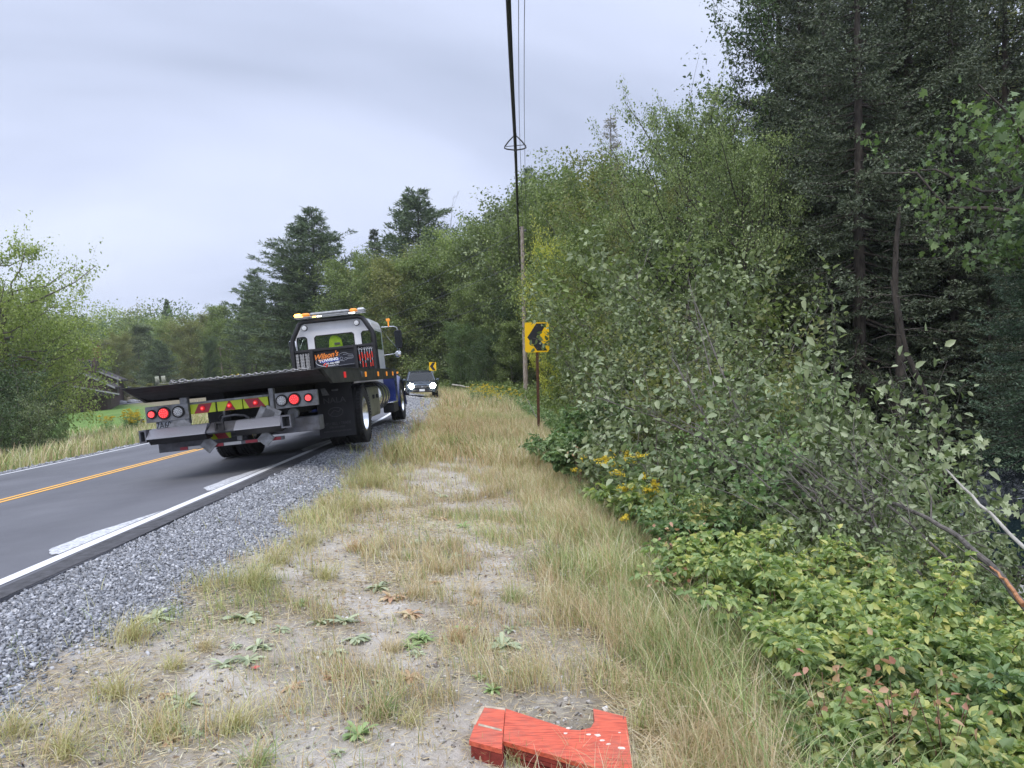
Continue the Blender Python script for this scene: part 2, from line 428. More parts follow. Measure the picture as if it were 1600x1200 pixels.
a1 = ramp(noise(.45, 5, .6).outputs[0], (.3, (.10, .102, .115)), (.7, (.155, .158, .176)))
a2 = ramp(noise(240, 2, .6).outputs[0], (.35, (.05, .05, .056)), (.66, (.19, .195, .21)))
a3 = mixc(.35, a1, a2)
lr_ = ramp(att('lat'), (0.0, (1.12, 1.12, 1.12)), (1.0, (.92, .92, .93)), (.10, (1.0, 1.0, 1.0)), (.17, (.86, .86, .87)), (.26, (1.06, 1.06, 1.06)), (.36, (.88, .88, .89)), (.48, (1.1, 1.1, 1.1)), (.58, (.90, .90, .91)), (.70, (1.08, 1.08, 1.08)), (.82, (.86, .86, .87)), (.93, (1.02, 1.02, 1.02)))
tm_ = nd('ShaderNodeMix', data_type='RGBA', blend_type='MULTIPLY'); tm_.inputs[0].default_value = .8; L(a3, tm_.inputs[6]); L(lr_, tm_.inputs[7]); a3 = tm_.outputs[2]
pt_ = ramp(noise(1.1, 7, .72).outputs[0], (.42, (1, 1, 1)), (.62, (.80, .80, .82))); tm2 = nd('ShaderNodeMix', data_type='RGBA', blend_type='MULTIPLY'); tm2.inputs[0].default_value = .6; L(a3, tm2.inputs[6]); L(pt_, tm2.inputs[7]); a3 = tm2.outputs[2]
L(a3, b.inputs['Base Color']); b.inputs['Roughness'].default_value = .72; b.inputs['Specular IOR Level'].default_value = .45
bp = nd('ShaderNodeBump'); bp.inputs['Strength'].default_value = .4; bp.inputs['Distance'].default_value = .004; L(noise(260, 2).outputs[0], bp.inputs['Height']); L(bp.outputs[0], b.inputs['Normal'])
fine = sorted(set(SS + list(np.arange(0, 40, .35))))
rd = strip('road', WL, WT - .03, ma, 0, fine, 44, True, .06); tag(rd, kind='structure')
co = np.empty(len(rd.data.vertices) * 3, np.float32); rd.data.vertices.foreach_get('co', co); co = co.reshape(-1, 3); attr(rd.data, 'lat', (road_st(co[:, 0], co[:, 1])[1] - WL) / (WT - WL))
def paint(name, c0, c1_, wear):
    global n, L, tcn
    m_, n, b_ = new_mat(name); L = n.links.new; tcn = n.nodes.new('ShaderNodeTexCoord')
    q_ = ramp(noise(30, 8, .8).outputs[0], (wear, c0), (wear + .14, c1_)); L(q_, b_.inputs['Base Color']); b_.inputs['Roughness'].default_value = .6
    return m_
white = paint('white_road_paint', (.20, .20, .21), (.72, .73, .74), .30)
yellow = paint('yellow_road_paint', (.2, .13, .05), (.80, .42, .07), .28)
tag(strip('road_marking', -.055, .055, white, .004, fine, 1, False, .012), kind='structure')
tag(strip('road_marking', -6.46, -6.36, white, .004, fine, 1, False, .012), kind='structure')
for c_ in (-3.30, -3.12): tag(strip('road_marking', c_ - .05, c_ + .05, yellow, .004, fine, 1, False, .01), kind='structure')
# darker sealed edge outside the white line and pale patches of paint beside it
edge = mat('dark_asphalt', (.07, .07, .076), .85, var=.35, vs=14, bump=.5, bs=150)
tag(strip('road_edge_surface', .10, WT - .035, edge, .004, fine, 2, False, .06), kind='structure')
pw = paint('worn_white_paint', (.15, .153, .165), (.60, .61, .63), .38)
for s0, s1, wd in ((4.95, 6.5, .20), (7.6, 9.8, .20), (11.4, 14.0, .20)):
    rows = []
    for k_ in range(25):
        u_ = k_ / 24; s = s0 + (s1 - s0) * u_
        half = wd * min(1, .25 + u_ * 6) * (1 - max(0, u_ - .45) / .55) * (.85 + .3 * fnoise(s * 3, 1, .3, 6))
        rows.append([(*road_xy(s, t), zroad(t) + .006) for t in np.linspace(-.07 - half, -.066, 4)])
    tag(MB().grid(rows).build('road_marking', pw), kind='structure')
# driveway to the house
rows = []
dm = mat('driveway_gravel', (.30, .30, .32), .9, var=.2, vs=3)
for k_ in range(40):
    u_ = k_ / 39; cx = -62 + 45 * u_; cy = 76 + 6 * u_
    rows.append([(cx, cy + dy_, gz(cx, cy + dy_) + .05) for dy_ in np.linspace(-2.2, 2.2, 6)])
tag(MB().grid(rows).build('driveway', dm), kind='structure')
# ------------------------------------------------------------------ vegetation builders (numpy)
def unit(v): return v / np.maximum(np.linalg.norm(v, axis=-1, keepdims=True), 1e-9)
def rdir(n, up=0.0, flat=1.0):
    v = rng.normal(size=(n, 3)); v[:, 2] = v[:, 2] * flat + up; return unit(v)
def leaves(P, A, Nn, ln, wd, kind=6, fold=.18, curl=.12):
    """leaf blades at P pointing along A with face normal about Nn; kind 4 = rhombus, 6 = ovate"""
    A = unit(A); B = unit(np.cross(Nn, A)); C = np.cross(A, B)
    ln = np.broadcast_to(np.asarray(ln, float), (len(P),))[:, None]; wd = np.broadcast_to(np.asarray(wd, float), (len(P),))[:, None]
    if kind == 4:
        V = np.stack([P, P + A * ln * .45 + B * wd * .5 + C * wd * fold, P + A * ln - C * ln * curl, P + A * ln * .45 - B * wd * .5 + C * wd * fold], 1)
        q = np.arange(len(P))[:, None] * 4 + np.array([0, 1, 2, 3]); return V.reshape(-1, 3), q
    V = np.stack([P, P + A * ln * .28 + B * wd * .46 + C * wd * fold, P + A * ln * .66 + B * wd * .38 + C * (wd * fold * .7 - ln * curl * .4),
                  P + A * ln - C * ln * curl, P + A * ln * .66 - B * wd * .38 + C * (wd * fold * .7 - ln * curl * .4), P + A * ln * .28 - B * wd * .46 + C * wd * fold], 1)
    k_ = np.arange(len(P))[:, None] * 6
    q = np.concatenate([k_ + np.array([0, 1, 2, 3]), k_ + np.array([0, 3, 4, 5])], 0)
    return V.reshape(-1, 3), q
def lobed(P, A, Nn, ln, wd):
    """maple-like leaf with five points"""
    A = unit(A); B = unit(np.cross(Nn, A)); C = np.cross(A, B); ln = np.broadcast_to(np.asarray(ln, float), (len(P),))[:, None]
    o = [(0, 0), (.25, .5), (.42, .22), (.72, .42), (.66, .14), (1, 0), (.66, -.14), (.72, -.42), (.42, -.22), (.25, -.5)]
    V = np.stack([P + A * ln * a + B * ln * b_ + C * ln * (-.1 * a + .12 * abs(b_)) for a, b_ in o], 1)
    k_ = np.arange(len(P))[:, None] * 10
    q = np.concatenate([k_ + np.array(c_) for c_ in ((0, 1, 2, 8), (0, 8, 9, 0), (2, 3, 4, 6), (2, 6, 7, 8), (4, 5, 6, 4))][:1] +
                       [k_ + np.array((2, 4, 6, 8))], 0)
    t = np.concatenate([k_ + np.array(c_) for c_ in ((0, 8, 9), (2, 3, 4), (6, 7, 8), (4, 5, 6))], 0)
    return V.reshape(-1, 3), q, t
def tubes(paths, radii, n=5):
    """many polylines of equal length: paths (m,k,3), radii (m,k)"""
    Pm = np.asarray(paths, float); m_, k_, _ = Pm.shape
    T = np.empty_like(Pm); T[:, 1:-1] = Pm[:, 2:] - Pm[:, :-2]; T[:, 0] = Pm[:, 1] - Pm[:, 0]; T[:, -1] = Pm[:, -1] - Pm[:, -2]; T = unit(T)
    ref = np.where(np.abs(T[:, :1, 2:3]) < .9, np.array([0, 0, 1.0]), np.array([1.0, 0, 0])); ref = np.broadcast_to(ref, Pm.shape)
    a = unit(np.cross(T, ref)); b_ = np.cross(T, a)
    q = 2 * PI * np.arange(n) / n
    V = Pm[:, :, None] + (a[:, :, None] * np.cos(q)[:, None] + b_[:, :, None] * np.sin(q)[:, None]) * np.asarray(radii)[:, :, None, None]
    i_, j_, l_ = np.meshgrid(np.arange(m_), np.arange(k_ - 1), np.arange(n), indexing='ij')
    base = (i_ * k_ + j_) * n
    F = np.stack([base + l_, base + (l_ + 1) % n, base + n + (l_ + 1) % n, base + n + l_], -1).reshape(-1, 4)
    return V.reshape(-1, 3), F
def join(parts):
    V = []; F4 = []; F3 = []; o = 0
    for p in parts:
        V.append(p[0]); F4.append(p[1] + o)
        if len(p) > 2: F3.append(p[2] + o)
        o += len(p[0])
    F = [np.concatenate(F4)]
    if F3: F.append(np.concatenate(F3))
    return np.concatenate(V), F
def curve(p0, p1, n, sag=0.0, wob=0.0):
    u_ = np.linspace(0, 1, n)[:, None]; p = p0 + (p1 - p0) * u_; p[:, 2] += sag * np.sin(u_[:, 0] * PI)
    if wob: p[1:-1] += rng.normal(size=(n - 2, 3)) * wob
    return p

def broadleaf(h, wid, base, nl=30, sub=7, lf=.08, per=40, sig=.3, shape='round', kind=4, lean=(0, 0), stems=1, tr=.012, asp=.62, droop=.25, up=.5, bare=0.0, low=.25):
    """returns wood (V,F) and crown (V,F)"""
    wood = []; LP = []; LA = []; LN = []
    tops = []
    for s in range(stems):
        a = rng.uniform(0, 2 * PI); sp = (0 if stems == 1 else wid * .25)
        top = np.array([lean[0] + sp * math.cos(a), lean[1] + sp * math.sin(a), h * (1 if s == 0 else rng.uniform(.7, .95))])
        b0 = np.array([.12 * math.cos(a), .12 * math.sin(a), -.3]) * (1 if stems > 1 else np.array([0, 0, 1]))
        tk = curve(b0, top * np.array([1, 1, .93]), 9, 0, h * .008); rad = np.linspace(h * tr, h * tr * .12, 9) / (1 if stems == 1 else 1.6); rad[0] *= 1.35
        wood.append(tubes(tk[None], rad[None], 8)); tops.append((tk, rad))
    limbs = []; lr = []
    for i_ in range(nl):
        tk, rad = tops[i_ % stems]
        u_ = base + (1 - base) * ((i_ + rng.uniform(0, 1)) / nl) ** .9
        u_ = min(u_, .985)
        fi = u_ * 8; k_ = int(min(fi, 7)); p0 = tk[k_] + (tk[k_ + 1] - tk[k_]) * (fi - k_)
        v = (u_ - base) / (1 - base)
        if shape == 'round': prof = math.sqrt(max(.05, 1 - (2 * v - .85) ** 2 / 1.45))
        elif shape == 'cone': prof = 1 - .8 * v
        elif shape == 'vase': prof = .45 + .75 * v - .55 * v * v
        else: prof = .9
        L_ = wid * .5 * prof * rng.uniform(.65, 1.12)
        a = i_ * 2.399 + rng.uniform(-.5, .5)
        rise = L_ * (up * rng.uniform(.5, 1.4)) * (.5 + v)
        p1 = p0 + np.array([math.cos(a) * L_, math.sin(a) * L_, rise])
        c_ = curve(p0, p1, 6, -L_ * .08, L_ * .035); r0 = max(.006, L_ * .016 * (tr / .012))
        limbs.append(c_); lr.append(np.linspace(r0, r0 * .25, 6))
    wood.append(tubes(np.array(limbs), np.array(lr), 5))
    subs = []; sr = []
    for c_ in limbs:
        Ll = np.linalg.norm(c_[-1] - c_[0])
        for s in range(sub):
            u_ = rng.uniform(low, 1.0); fi = u_ * 5; k_ = int(min(fi, 4)); p0 = c_[k_] + (c_[k_ + 1] - c_[k_]) * (fi - k_)
            dirn = unit((c_[-1] - c_[0])[None])[0] * .5 + rdir(1, .25)[0] * .9
            p1 = p0 + dirn * Ll * rng.uniform(.18, .42) * (1.25 - .5 * u_)
            q_ = curve(p0, p1, 4, -.04 * Ll, .01 * Ll); subs.append(q_); sr.append(np.linspace(.0035 * max(h / 5, 1), .0015 * max(h / 5, 1), 4))
    wood.append(tubes(np.array(subs), np.array(sr), 3))
    allp = np.array(subs); m_ = len(allp)
    keep = rng.random(m_) >= bare
    allp = allp[keep]; m_ = len(allp); cnt = np.maximum(1, rng.poisson(per, m_)); idx = np.repeat(np.arange(m_), cnt); n_ = len(idx)
    u_ = rng.uniform(.1, 1.15, n_) * 3; k_ = np.minimum(u_.astype(int), 2); base_ = allp[idx, k_] + (allp[idx, k_ + 1] - allp[idx, k_]) * (u_ - k_)[:, None]
    off = rng.normal(size=(n_, 3)) * sig * np.array([1, 1, .6]); P = base_ + off
    A = unit(unit(off) * .6 + rdir(n_) * .8 + np.array([0, 0, -droop])); Nn = rdir(n_, .9)
    s_ = lf * rng.uniform(.4, 1.45, n_)
    if kind == 5:
        LV = lobed(P, A, Nn, s_, s_); crown = (LV[0], [LV[1], LV[2]])
    else:
        LV = leaves(P, A, Nn, s_, s_ * asp, kind); crown = (LV[0], [LV[1]])
    Wv, Wf = join(wood)
    return (Wv, Wf), crown

def pine(h, wid, base=.2, wh=.6, br=5, tl=.3, den=7, q=7, irr=.35, trk=.011):
    """white pine: tiers of upswept plumes"""
    tk = curve(np.array([0, 0, -.3]), np.array([rng.uniform(-.3, .3), 0, h]), 10, 0, .03); rad = np.linspace(h * trk, .02, 10)
    wood = [tubes(tk[None], rad[None], 8)]; limbs = []; lr = []
    z = h * base; CP = []; CD = []
    while z < h - .15:
        u_ = (z - h * base) / (h * (1 - base)); u0 = z / h
        prof = (1 - u_) ** .75 * (.55 + .45 * min(1, u_ * 4 + .3)); amp = rng.uniform(1 - irr, 1 + irr * .5)
        for b_ in range(br if u_ < .93 else 4):
            a = rng.uniform(0, 2 * PI); L_ = max(.25, wid * .5 * prof * amp * rng.uniform(.55, 1.12) + .15)
            p0 = np.array([np.interp(u0, np.linspace(0, 1, 10), tk[:, 0]), 0, z + rng.uniform(-.15, .15)])
            rise = L_ * (.05 + .55 * u_ ** 1.5) * rng.uniform(.4, 1.4)
            p1 = p0 + np.array([math.cos(a) * L_, math.sin(a) * L_, rise]); c_ = curve(p0, p1, 5, -L_ * .06, .01 * L_)
            limbs.append(c_); lr.append(np.linspace(max(.012, L_ * .014), .006, 5))
            nc = max(3, int(L_ * den)); v = rng.uniform(.28, 1.04, nc) * 4; k_ = np.minimum(v.astype(int), 3)
            P = c_[k_] + (c_[k_ + 1] - c_[k_]) * (v - k_)[:, None]
            side = np.array([-math.sin(a), math.cos(a), 0]); w_ = rng.normal(size=nc) * L_ * .17 * (1.25 - v / 4 * .9)
            P = P + side * w_[:, None] + np.array([0, 0, 1.0]) * (rng.normal(size=nc) * .07 + .05)[:, None]
            CP.append(P); CD.append(np.tile([math.cos(a), math.sin(a), .4], (nc, 1)) + side * (np.sign(w_) * .5)[:, None])
        z += wh * rng.uniform(.7, 1.3) * (1 - .35 * u_)
    wood.append(tubes(np.array(limbs), np.array(lr), 4))
    CP = np.concatenate(CP); CD = np.concatenate(CD); P = np.repeat(CP, q, 0); D = np.repeat(CD, q, 0); n_ = len(P)
    P = P + rng.normal(size=(n_, 3)) * np.array([.09, .09, .05]); A = unit(D * .7 + rdir(n_, .35)); Nn = rdir(n_, .3)
    s_ = tl * rng.uniform(.6, 1.2, n_); LV = leaves(P, A, Nn, s_, s_ * .22, 4, .1, 0)
    return join(wood), (LV[0], [LV[1]])

def spruce(h, wid, base=.05, wh=.33, br=7, nl=.1, step=.1, tw=.32, nq=6, droop=.25, nw=.28, dead=0.0):
    """spruce or fir: sprays of short needles on flat side twigs"""
    tk = curve(np.array([0, 0, -.3]), np.array([0, 0, h]), 8, 0, .02); rad = np.linspace(h * .014, .012, 8)
    wood = [tubes(tk[None], rad[None], 9)]; limbs = []; lr = []; T0 = []; T1 = []
    z = h * base
    while z < h - .1:
        u_ = (z - h * base) / (h * (1 - base))
        for b_ in range(br):
            a = rng.uniform(0, 2 * PI); L_ = max(.12, wid * .5 * (1 - u_) ** .85 * rng.uniform(.6, 1.1))
            p0 = np.array([0, 0, z + rng.uniform(-.12, .12)]); dz = -L_ * droop * (1 - u_ * 1.6) * rng.uniform(.6, 1.4)
            c_ = curve(p0, p0 + np.array([math.cos(a) * L_, math.sin(a) * L_, dz]), 6, -L_ * .05, .008 * L_); c_[-1, 2] += L_ * .07
            limbs.append(c_); lr.append(np.linspace(max(.008, L_ * .012), .003, 6))
            if dead and rng.random() < dead * (1 - u_): continue
            nt_ = max(4, int(L_ * .85 / step)); v = np.linspace(.16, 1, nt_) * 5; k_ = np.minimum(v.astype(int), 4)
            P = c_[k_] + (c_[k_ + 1] - c_[k_]) * (v - k_)[:, None]; d_ = np.array([math.cos(a), math.sin(a), 0]); side = np.array([-math.sin(a), math.cos(a), 0])
            for sg in (-1, 1):
                tl_ = tw * (1.15 - v / 5 * .75) * rng.uniform(.5, 1.25, nt_) * min(1, L_ + .3)
                dd = unit(d_ * .75 + side * sg + rng.normal(size=(nt_, 3)) * .18 + np.array([0, 0, -.12]))
                T0.append(P); T1.append(P + dd * tl_[:, None])
            T0.append(P[-1:]); T1.append(P[-1:] + d_ * .12)
        z += wh * rng.uniform(.7, 1.3) * (1 - .4 * u_)
    wood.append(tubes(np.array(limbs), np.array(lr), 4))
    T0 = np.concatenate(T0); T1 = np.concatenate(T1); m_ = len(T0); ln = np.linalg.norm(T1 - T0, axis=1)
    idx = np.repeat(np.arange(m_), np.maximum(2, (nq * ln / tw).astype(int) + 1)); n_ = len(idx); u_ = rng.random(n_)[:, None]
    P = T0[idx] + (T1 - T0)[idx] * u_; A = unit(unit((T1 - T0)[idx]) * .9 + rdir(n_, .15) * .75); s_ = nl * rng.uniform(.7, 1.2, n_)
    LV = leaves(P, A, rdir(n_, .6), s_, s_ * nw, 4, .05, 0)
    return join(wood), (LV[0], [LV[1]])

def bark(name, c0, c1_, s=14):
    m_, n_, b_ = new_mat(name); l_ = n_.links.new
    t = n_.nodes.new('ShaderNodeTexCoord'); mp_ = n_.nodes.new('ShaderNodeMapping'); mp_.inputs['Scale'].default_value = (1, 1, .3); l_(t.outputs['Object'], mp_.inputs[0])
    z = n_.nodes.new('ShaderNodeTexNoise'); z.inputs['Scale'].default_value = s; z.inputs['Detail'].default_value = 6; z.inputs['Roughness'].default_value = .7; l_(mp_.outputs[0], z.inputs[0])
    r_ = n_.nodes.new('ShaderNodeValToRGB'); l_(z.outputs[0], r_.inputs[0]); r_.color_ramp.elements[0].position = .35; r_.color_ramp.elements[1].position = .66
    r_.color_ramp.elements[0].color = tuple(c0) + (1,); r_.color_ramp.elements[1].color = tuple(c1_) + (1,); l_(r_.outputs[0], b_.inputs['Base Color'])
    b_.inputs['Roughness'].default_value = .9; bb = n_.nodes.new('ShaderNodeBump'); bb.inputs['Strength'].default_value = .6; bb.inputs['Distance'].default_value = .02
    l_(z.outputs[0], bb.inputs['Height']); l_(bb.outputs[0], b_.inputs['Normal']); return m_
BK_GREY = bark('grey_bark', (.07, .06, .05), (.24, .22, .19)); BK_DARK = bark('dark_bark', (.025, .02, .017), (.10, .085, .07)); BK_PALE = bark('pale_bark', (.2, .18, .15), (.5, .47, .42))
LM = {
 'maple': leafmat('maple_leaves', [(0, (.035, .065, .02)), (1, (.15, .21, .065)), (.5, (.07, .12, .035))], ns=.35),
 'light': leafmat('light_green_leaves', [(0, (.07, .10, .022)), (1, (.31, .36, .10)), (.5, (.17, .22, .055))], trans=.38, ns=.4),
 'yellow': leafmat('yellow_green_leaves', [(0, (.16, .19, .015)), (1, (.55, .50, .04)), (.5, (.33, .34, .025))], ns=.7),
 'olive': leafmat('olive_leaves', [(0, (.06, .075, .02)), (1, (.23, .22, .06)), (.5, (.13, .145, .035))], ns=.3),
 'grey': leafmat('grey_green_leaves', [(0, (.035, .056, .018)), (1, (.25, .30, .13)), (.5, (.095, .13, .045))], trans=.22, ns=.6, tcol=1.1, rough=.45, spec=.5),
 'silver': leafmat('silvery_green_leaves', [(0, (.04, .062, .02)), (1, (.30, .34, .19)), (.5, (.11, .15, .055))], trans=.22, ns=.9, tcol=1.1, rough=.42, spec=.5),
 'fresh': leafmat('fresh_green_leaves', [(0, (.05, .075, .025)), (1, (.26, .31, .11)), (.5, (.125, .17, .06))], ns=.3, trans=.35),
 'dark': leafmat('dark_green_leaves', [(0, (.018, .04, .012)), (1, (.10, .15, .05)), (.5, (.045, .08, .025))], ns=.4, trans=.2),
 'mid': leafmat('green_leaves', [(0, (.04, .066, .016)), (1, (.21, .26, .07)), (.5, (.105, .145, .036))], ns=.3),
 'pine': leafmat('pine_needles', [(0, (.028, .05, .024)), (1, (.14, .185, .08)), (.5, (.065, .10, .045))], trans=.12, ns=.5),
 'spruce': leafmat('spruce_needles', [(0, (.019, .03, .016)), (1, (.125, .15, .085)), (.5, (.054, .074, .038))], trans=.08, ns=.8),
 'fir': leafmat('fir_needles', [(0, (.018, .04, .022)), (1, (.11, .17, .095)), (.5, (.045, .08, .042))], trans=.12, ns=.8),
 'brown': leafmat('dying_needles', [(0, (.09, .08, .05)), (1, (.26, .24, .17)), (.5, (.16, .15, .10))], trans=.1),
 'berry': leafmat('bramble_leaves', [(0, (.07, .12, .035)), (1, (.56, .46, .12)), (.38, (.16, .235, .075)), (.62, (.26, .32, .10)), (.82, (.42, .40, .10))], trans=.35, ns=.9, tcol=1.2, gain=1.52),
 'berryy': leafmat('yellowing_bramble_leaves', [(0, (.08, .14, .045)), (1, (.60, .36, .22)), (.45, (.18, .26, .09)), (.7, (.33, .35, .11)), (.88, (.54, .46, .14))], trans=.3, ns=2.5, tcol=1.15, gain=1.2),
 'under': leafmat('undergrowth_leaves', [(0, (.04, .08, .025)), (1, (.24, .30, .12)), (.5, (.10, .17, .06))], trans=.3, ns=1.2),
 'red': leafmat('reddened_leaves', [(0, (.34, .11, .08)), (1, (.46, .42, .18)), (.5, (.52, .27, .17))], trans=.3, ns=3, gain=1.1),
}
PROTO = {}
def proto(kind, fn, leaf, bk):
    (wv, wf), (cv, cf) = fn()
    PROTO[kind] = (npmesh(kind + '_wood', wv, wf, [bk], smooth=True), npmesh(kind + '_leaves', cv, cf, [LM[leaf]]), float(cv[:, 2].max() if 'pine' in kind or 'spruce' in kind or kind == 'fir' else np.percentile(cv[:, 2], 99.2)))
    return PROTO[kind]
def put(kind, name, x, y, height, label, cat='tree', group=None, wscale=1.0, rz=None, leaf=None, z=None, tilt=(0, 0), names=('trunk', 'crown')):
    wm, cm, h0 = PROTO[kind]; s = height / h0
    zz_ = gz(x, y) if z is None else z
    r_ = empty(name, (x, y, zz_), (tilt[0], tilt[1], rng.uniform(0, 2 * PI) if rz is None else rz), (s * wscale, s * wscale, s))
    tag(r_, label, cat, group)
    a = link(names[0], wm, None, r_); b_ = link(names[1], cm, None, r_)
    if leaf: b_.material_slots[0].link = 'OBJECT'; b_.material_slots[0].material = LM[leaf]
    return r_
def putp(kind, name, px, ytop, d_, label, **kw):
    """a tree whose axis stands at photo column px, depth d_, and whose top reaches row ytop"""
    p = at(px, 600, d_); x, y = p[0], p[1]; top = at(px, ytop, d_)[2]; g_ = gz(x, y)
    return put(kind, name, x, y, top - g_, label, **kw)

rs = lambda k_: globals().__setitem__('rng', np.random.default_rng(k_))
rs(11)
for i_ in range(3): proto(f'pine{i_}', lambda: pine(20, 13.5, .10 + .05 * i_, .46, 6, .36, 9, 8, .40), 'pine', BK_DARK)
proto('thinpine', lambda: pine(18, 8, .3, .9, 4, .36, 6, 7, .5), 'pine', BK_DARK)
proto('roundpine', lambda: pine(9, 9.5, .03, .38, 7, .3, 7, 7, .15), 'pine', BK_DARK)
for i_ in range(4): proto(f'far{i_}', lambda: broadleaf(12, 8.5, .05, 44, 11, .165, 80, .27, ['round', 'round', 'cone', 'vase'][i_], 4, up=.7), ['mid', 'olive', 'grey', 'maple'][i_], BK_GREY)
for i_ in range(3): proto(f'wood{i_}', lambda: broadleaf(10, 7.0, .05, 48, 13, .12, 62, .20, ['round', 'vase', 'cone'][i_], 4, up=.7), ['maple', 'mid', 'grey'][i_], BK_DARK)
for i_ in range(2): proto(f'spruce{i_}', lambda: spruce(14, 6.4, .06, .28, 8, .075, .09, .38, 14, nw=.34), 'spruce', BK_DARK)
proto('fir', lambda: spruce(9, 5.2, .02, .26, 8, .085, .08, .38, 10, .38, .26), 'fir', BK_DARK)
proto('farspruce', lambda: spruce(15, 5, .05, .5, 6, .28, .3, .5, 6, .2, .3), 'spruce', BK_DARK)
proto('bare', lambda: broadleaf(16, 8, .25, 34, 9, .14, 3, .3, 'vase', 4, up=1.0, bare=.5), 'brown', BK_GREY)
proto('deadspruce', lambda: spruce(13, 5.0, .1, .34, 6, .14, .22, .5, 3, .05, .2), 'brown', BK_GREY)
for i_ in range(3): proto(f'alder{i_}', lambda: broadleaf(4.2, 3.7, .05, 34, 9, .095, 18, .09, 'vase', 6, stems=4, tr=.0065, up=.8, low=.12), 'grey', BK_GREY)
proto('leftmaple', lambda: broadleaf(8, 8.6, .26, 56, 13, .11, 48, .15, 'round', 4, up=.28, stems=2, low=.2, tr=.010), 'light', BK_GREY)
proto('maplenear', lambda: broadleaf(7, 5.5, .72, 20, 11, .10, 20, .12, 'round', 5, up=.3), 'maple', BK_DARK)
for i_ in range(2): proto(f'tall{i_}', lambda: broadleaf(15, 9.5, .05, 60, 14, .105, 64, .15, ['round', 'vase'][i_], 4, up=.7, tr=.010), 'mid', BK_DARK)
for i_ in range(3): proto(f'lean{i_}', lambda: broadleaf(2.6, 2.5, .05, 32, 9, .092, 11, .055, 'vase', 6, stems=4, tr=.006, up=.9, low=.2, asp=.58), 'silver', BK_GREY)
# ------------------------------------------------------------------ trees one can tell apart
rs(21)
BG = 'trees of the wooded hillside'
# skyline beyond the bend
putp('pine0', 'pine_tree', 497, 322, 76, 'wide tall white pine with layered boughs rising behind the tow truck cab', group=None, wscale=1.55, rz=1.0)
putp('pine1', 'pine_tree', 660, 292, 74, 'tallest narrow-topped pine between the dead-looking tree and the spruce top', wscale=1.35, rz=2.2)
putp('pine2', 'pine_tree', 402, 418, 86, 'shorter layered pine at the left end of the tall pines', wscale=1.0)
putp('thinpine', 'pine_tree', 440, 462, 80, 'thin pine with bare pale lower trunk behind the truck lightbar', wscale=.8, leaf='mid')
putp('farspruce', 'spruce_tree', 590, 358, 82, 'pointed dark spruce top between the two tallest pines', wscale=1.15)
putp('farspruce', 'spruce_tree', 560, 420, 86, 'dark spruce standing just left of the pointed spruce top', wscale=1.5)
putp('pine1', 'pine_tree', 470, 405, 84, 'dark pine filling the left flank of the wide tall pine', wscale=1.2)
putp('bare', 'bare_tree', 702, 318, 78, 'thinly leaved grey tree with bare twigs against the sky', wscale=.75)
putp('pine2', 'pine_tree', 775, 326, 70, 'blue-green pine top just left of the utility pole top', wscale=.8)
putp('pine0', 'pine_tree', 835, 258, 58, 'tall soft pine rising behind the top of the utility pole', wscale=.75)
putp('pine1', 'pine_tree', 893, 258, 62, 'pine top notched against the sky right of the cable', wscale=.7)
putp('deadspruce', 'dead_spruce', 962, 182, 34, 'sparse grey-brown dying spruce standing on the skyline', wscale=.95)
putp('far0', 'broadleaf_tree', 630, 402, 62, 'yellowish green broadleaf tree below the tallest pine', leaf='olive', wscale=1.1)
putp('far2', 'broadleaf_tree', 752, 392, 60, 'grey-green twiggy round tree left of the utility pole', wscale=1.05)
putp('far3', 'broadleaf_tree', 735, 366, 70, 'bright green crown below the bare-twigged tree', leaf='light', wscale=1.0)
putp('far1', 'broadleaf_tree', 800, 372, 66, 'green crown behind the upper half of the utility pole', leaf='maple')
putp('wood0', 'broadleaf_tree', 872, 368, 35, 'bright yellow-green tree between pole and thicket', leaf='yellow', wscale=.5)
for px, yt, d_, kd, lf in ((552, 405, 70, 'far0', 'mid'), (600, 400, 64, 'far3', 'mid'), (655, 410, 60, 'far2', 'mid'), (690, 400, 60, 'far0', 'mid'), (718, 385, 66, 'far1', 'mid'), (762, 352, 62, 'far0', 'mid'), (790, 345, 60, 'far3', 'mid'), (828, 300, 56, 'far2', 'mid'), (742, 440, 53, 'far3', 'mid'), (575, 430, 72, 'far2', 'grey'),
    (782, 458, 52, 'far1', 'mid'), (675, 520, 60, 'far2', 'grey'), (720, 505, 50, 'far3', 'maple'), (762, 520, 48, 'far0', 'dark'), (800, 505, 47, 'far2', 'mid'), (522, 500, 70, 'far1', 'mid'),
    (480, 470, 74, 'far0', 'dark'), (640, 545, 66, 'far1', 'maple'), (610, 520, 64, 'far3', 'mid'), (452, 490, 84, 'far2', 'dark')):
    putp(kd, 'broadleaf_tree', px, yt, d_, 'broadleaf tree in the dense green wall of woods beyond the bend', group='trees of the wall of woods beyond the bend', leaf=lf, wscale=rng.uniform(.85, 1.15))
for px, yt, d_, kd, lf in ((855, 305, 50, 'far0', 'mid'), (900, 285, 46, 'far3', 'mid'), (945, 270, 42, 'far0', 'mid'), (870, 280, 54, 'far1', 'grey'), (985, 262, 36, 'far3', 'olive'), (920, 350, 38, 'wood1', 'olive'),
    (845, 440, 50, 'far0', 'mid'), (800, 470, 50, 'far3', 'dark'), (925, 420, 30, 'wood1', 'olive')):
    putp(kd, 'broadleaf_tree', px, yt, d_, 'broadleaf tree in the woods right of the utility pole', group='trees of the woods right of the utility pole', leaf=lf, wscale=rng.uniform(.85, 1.1))
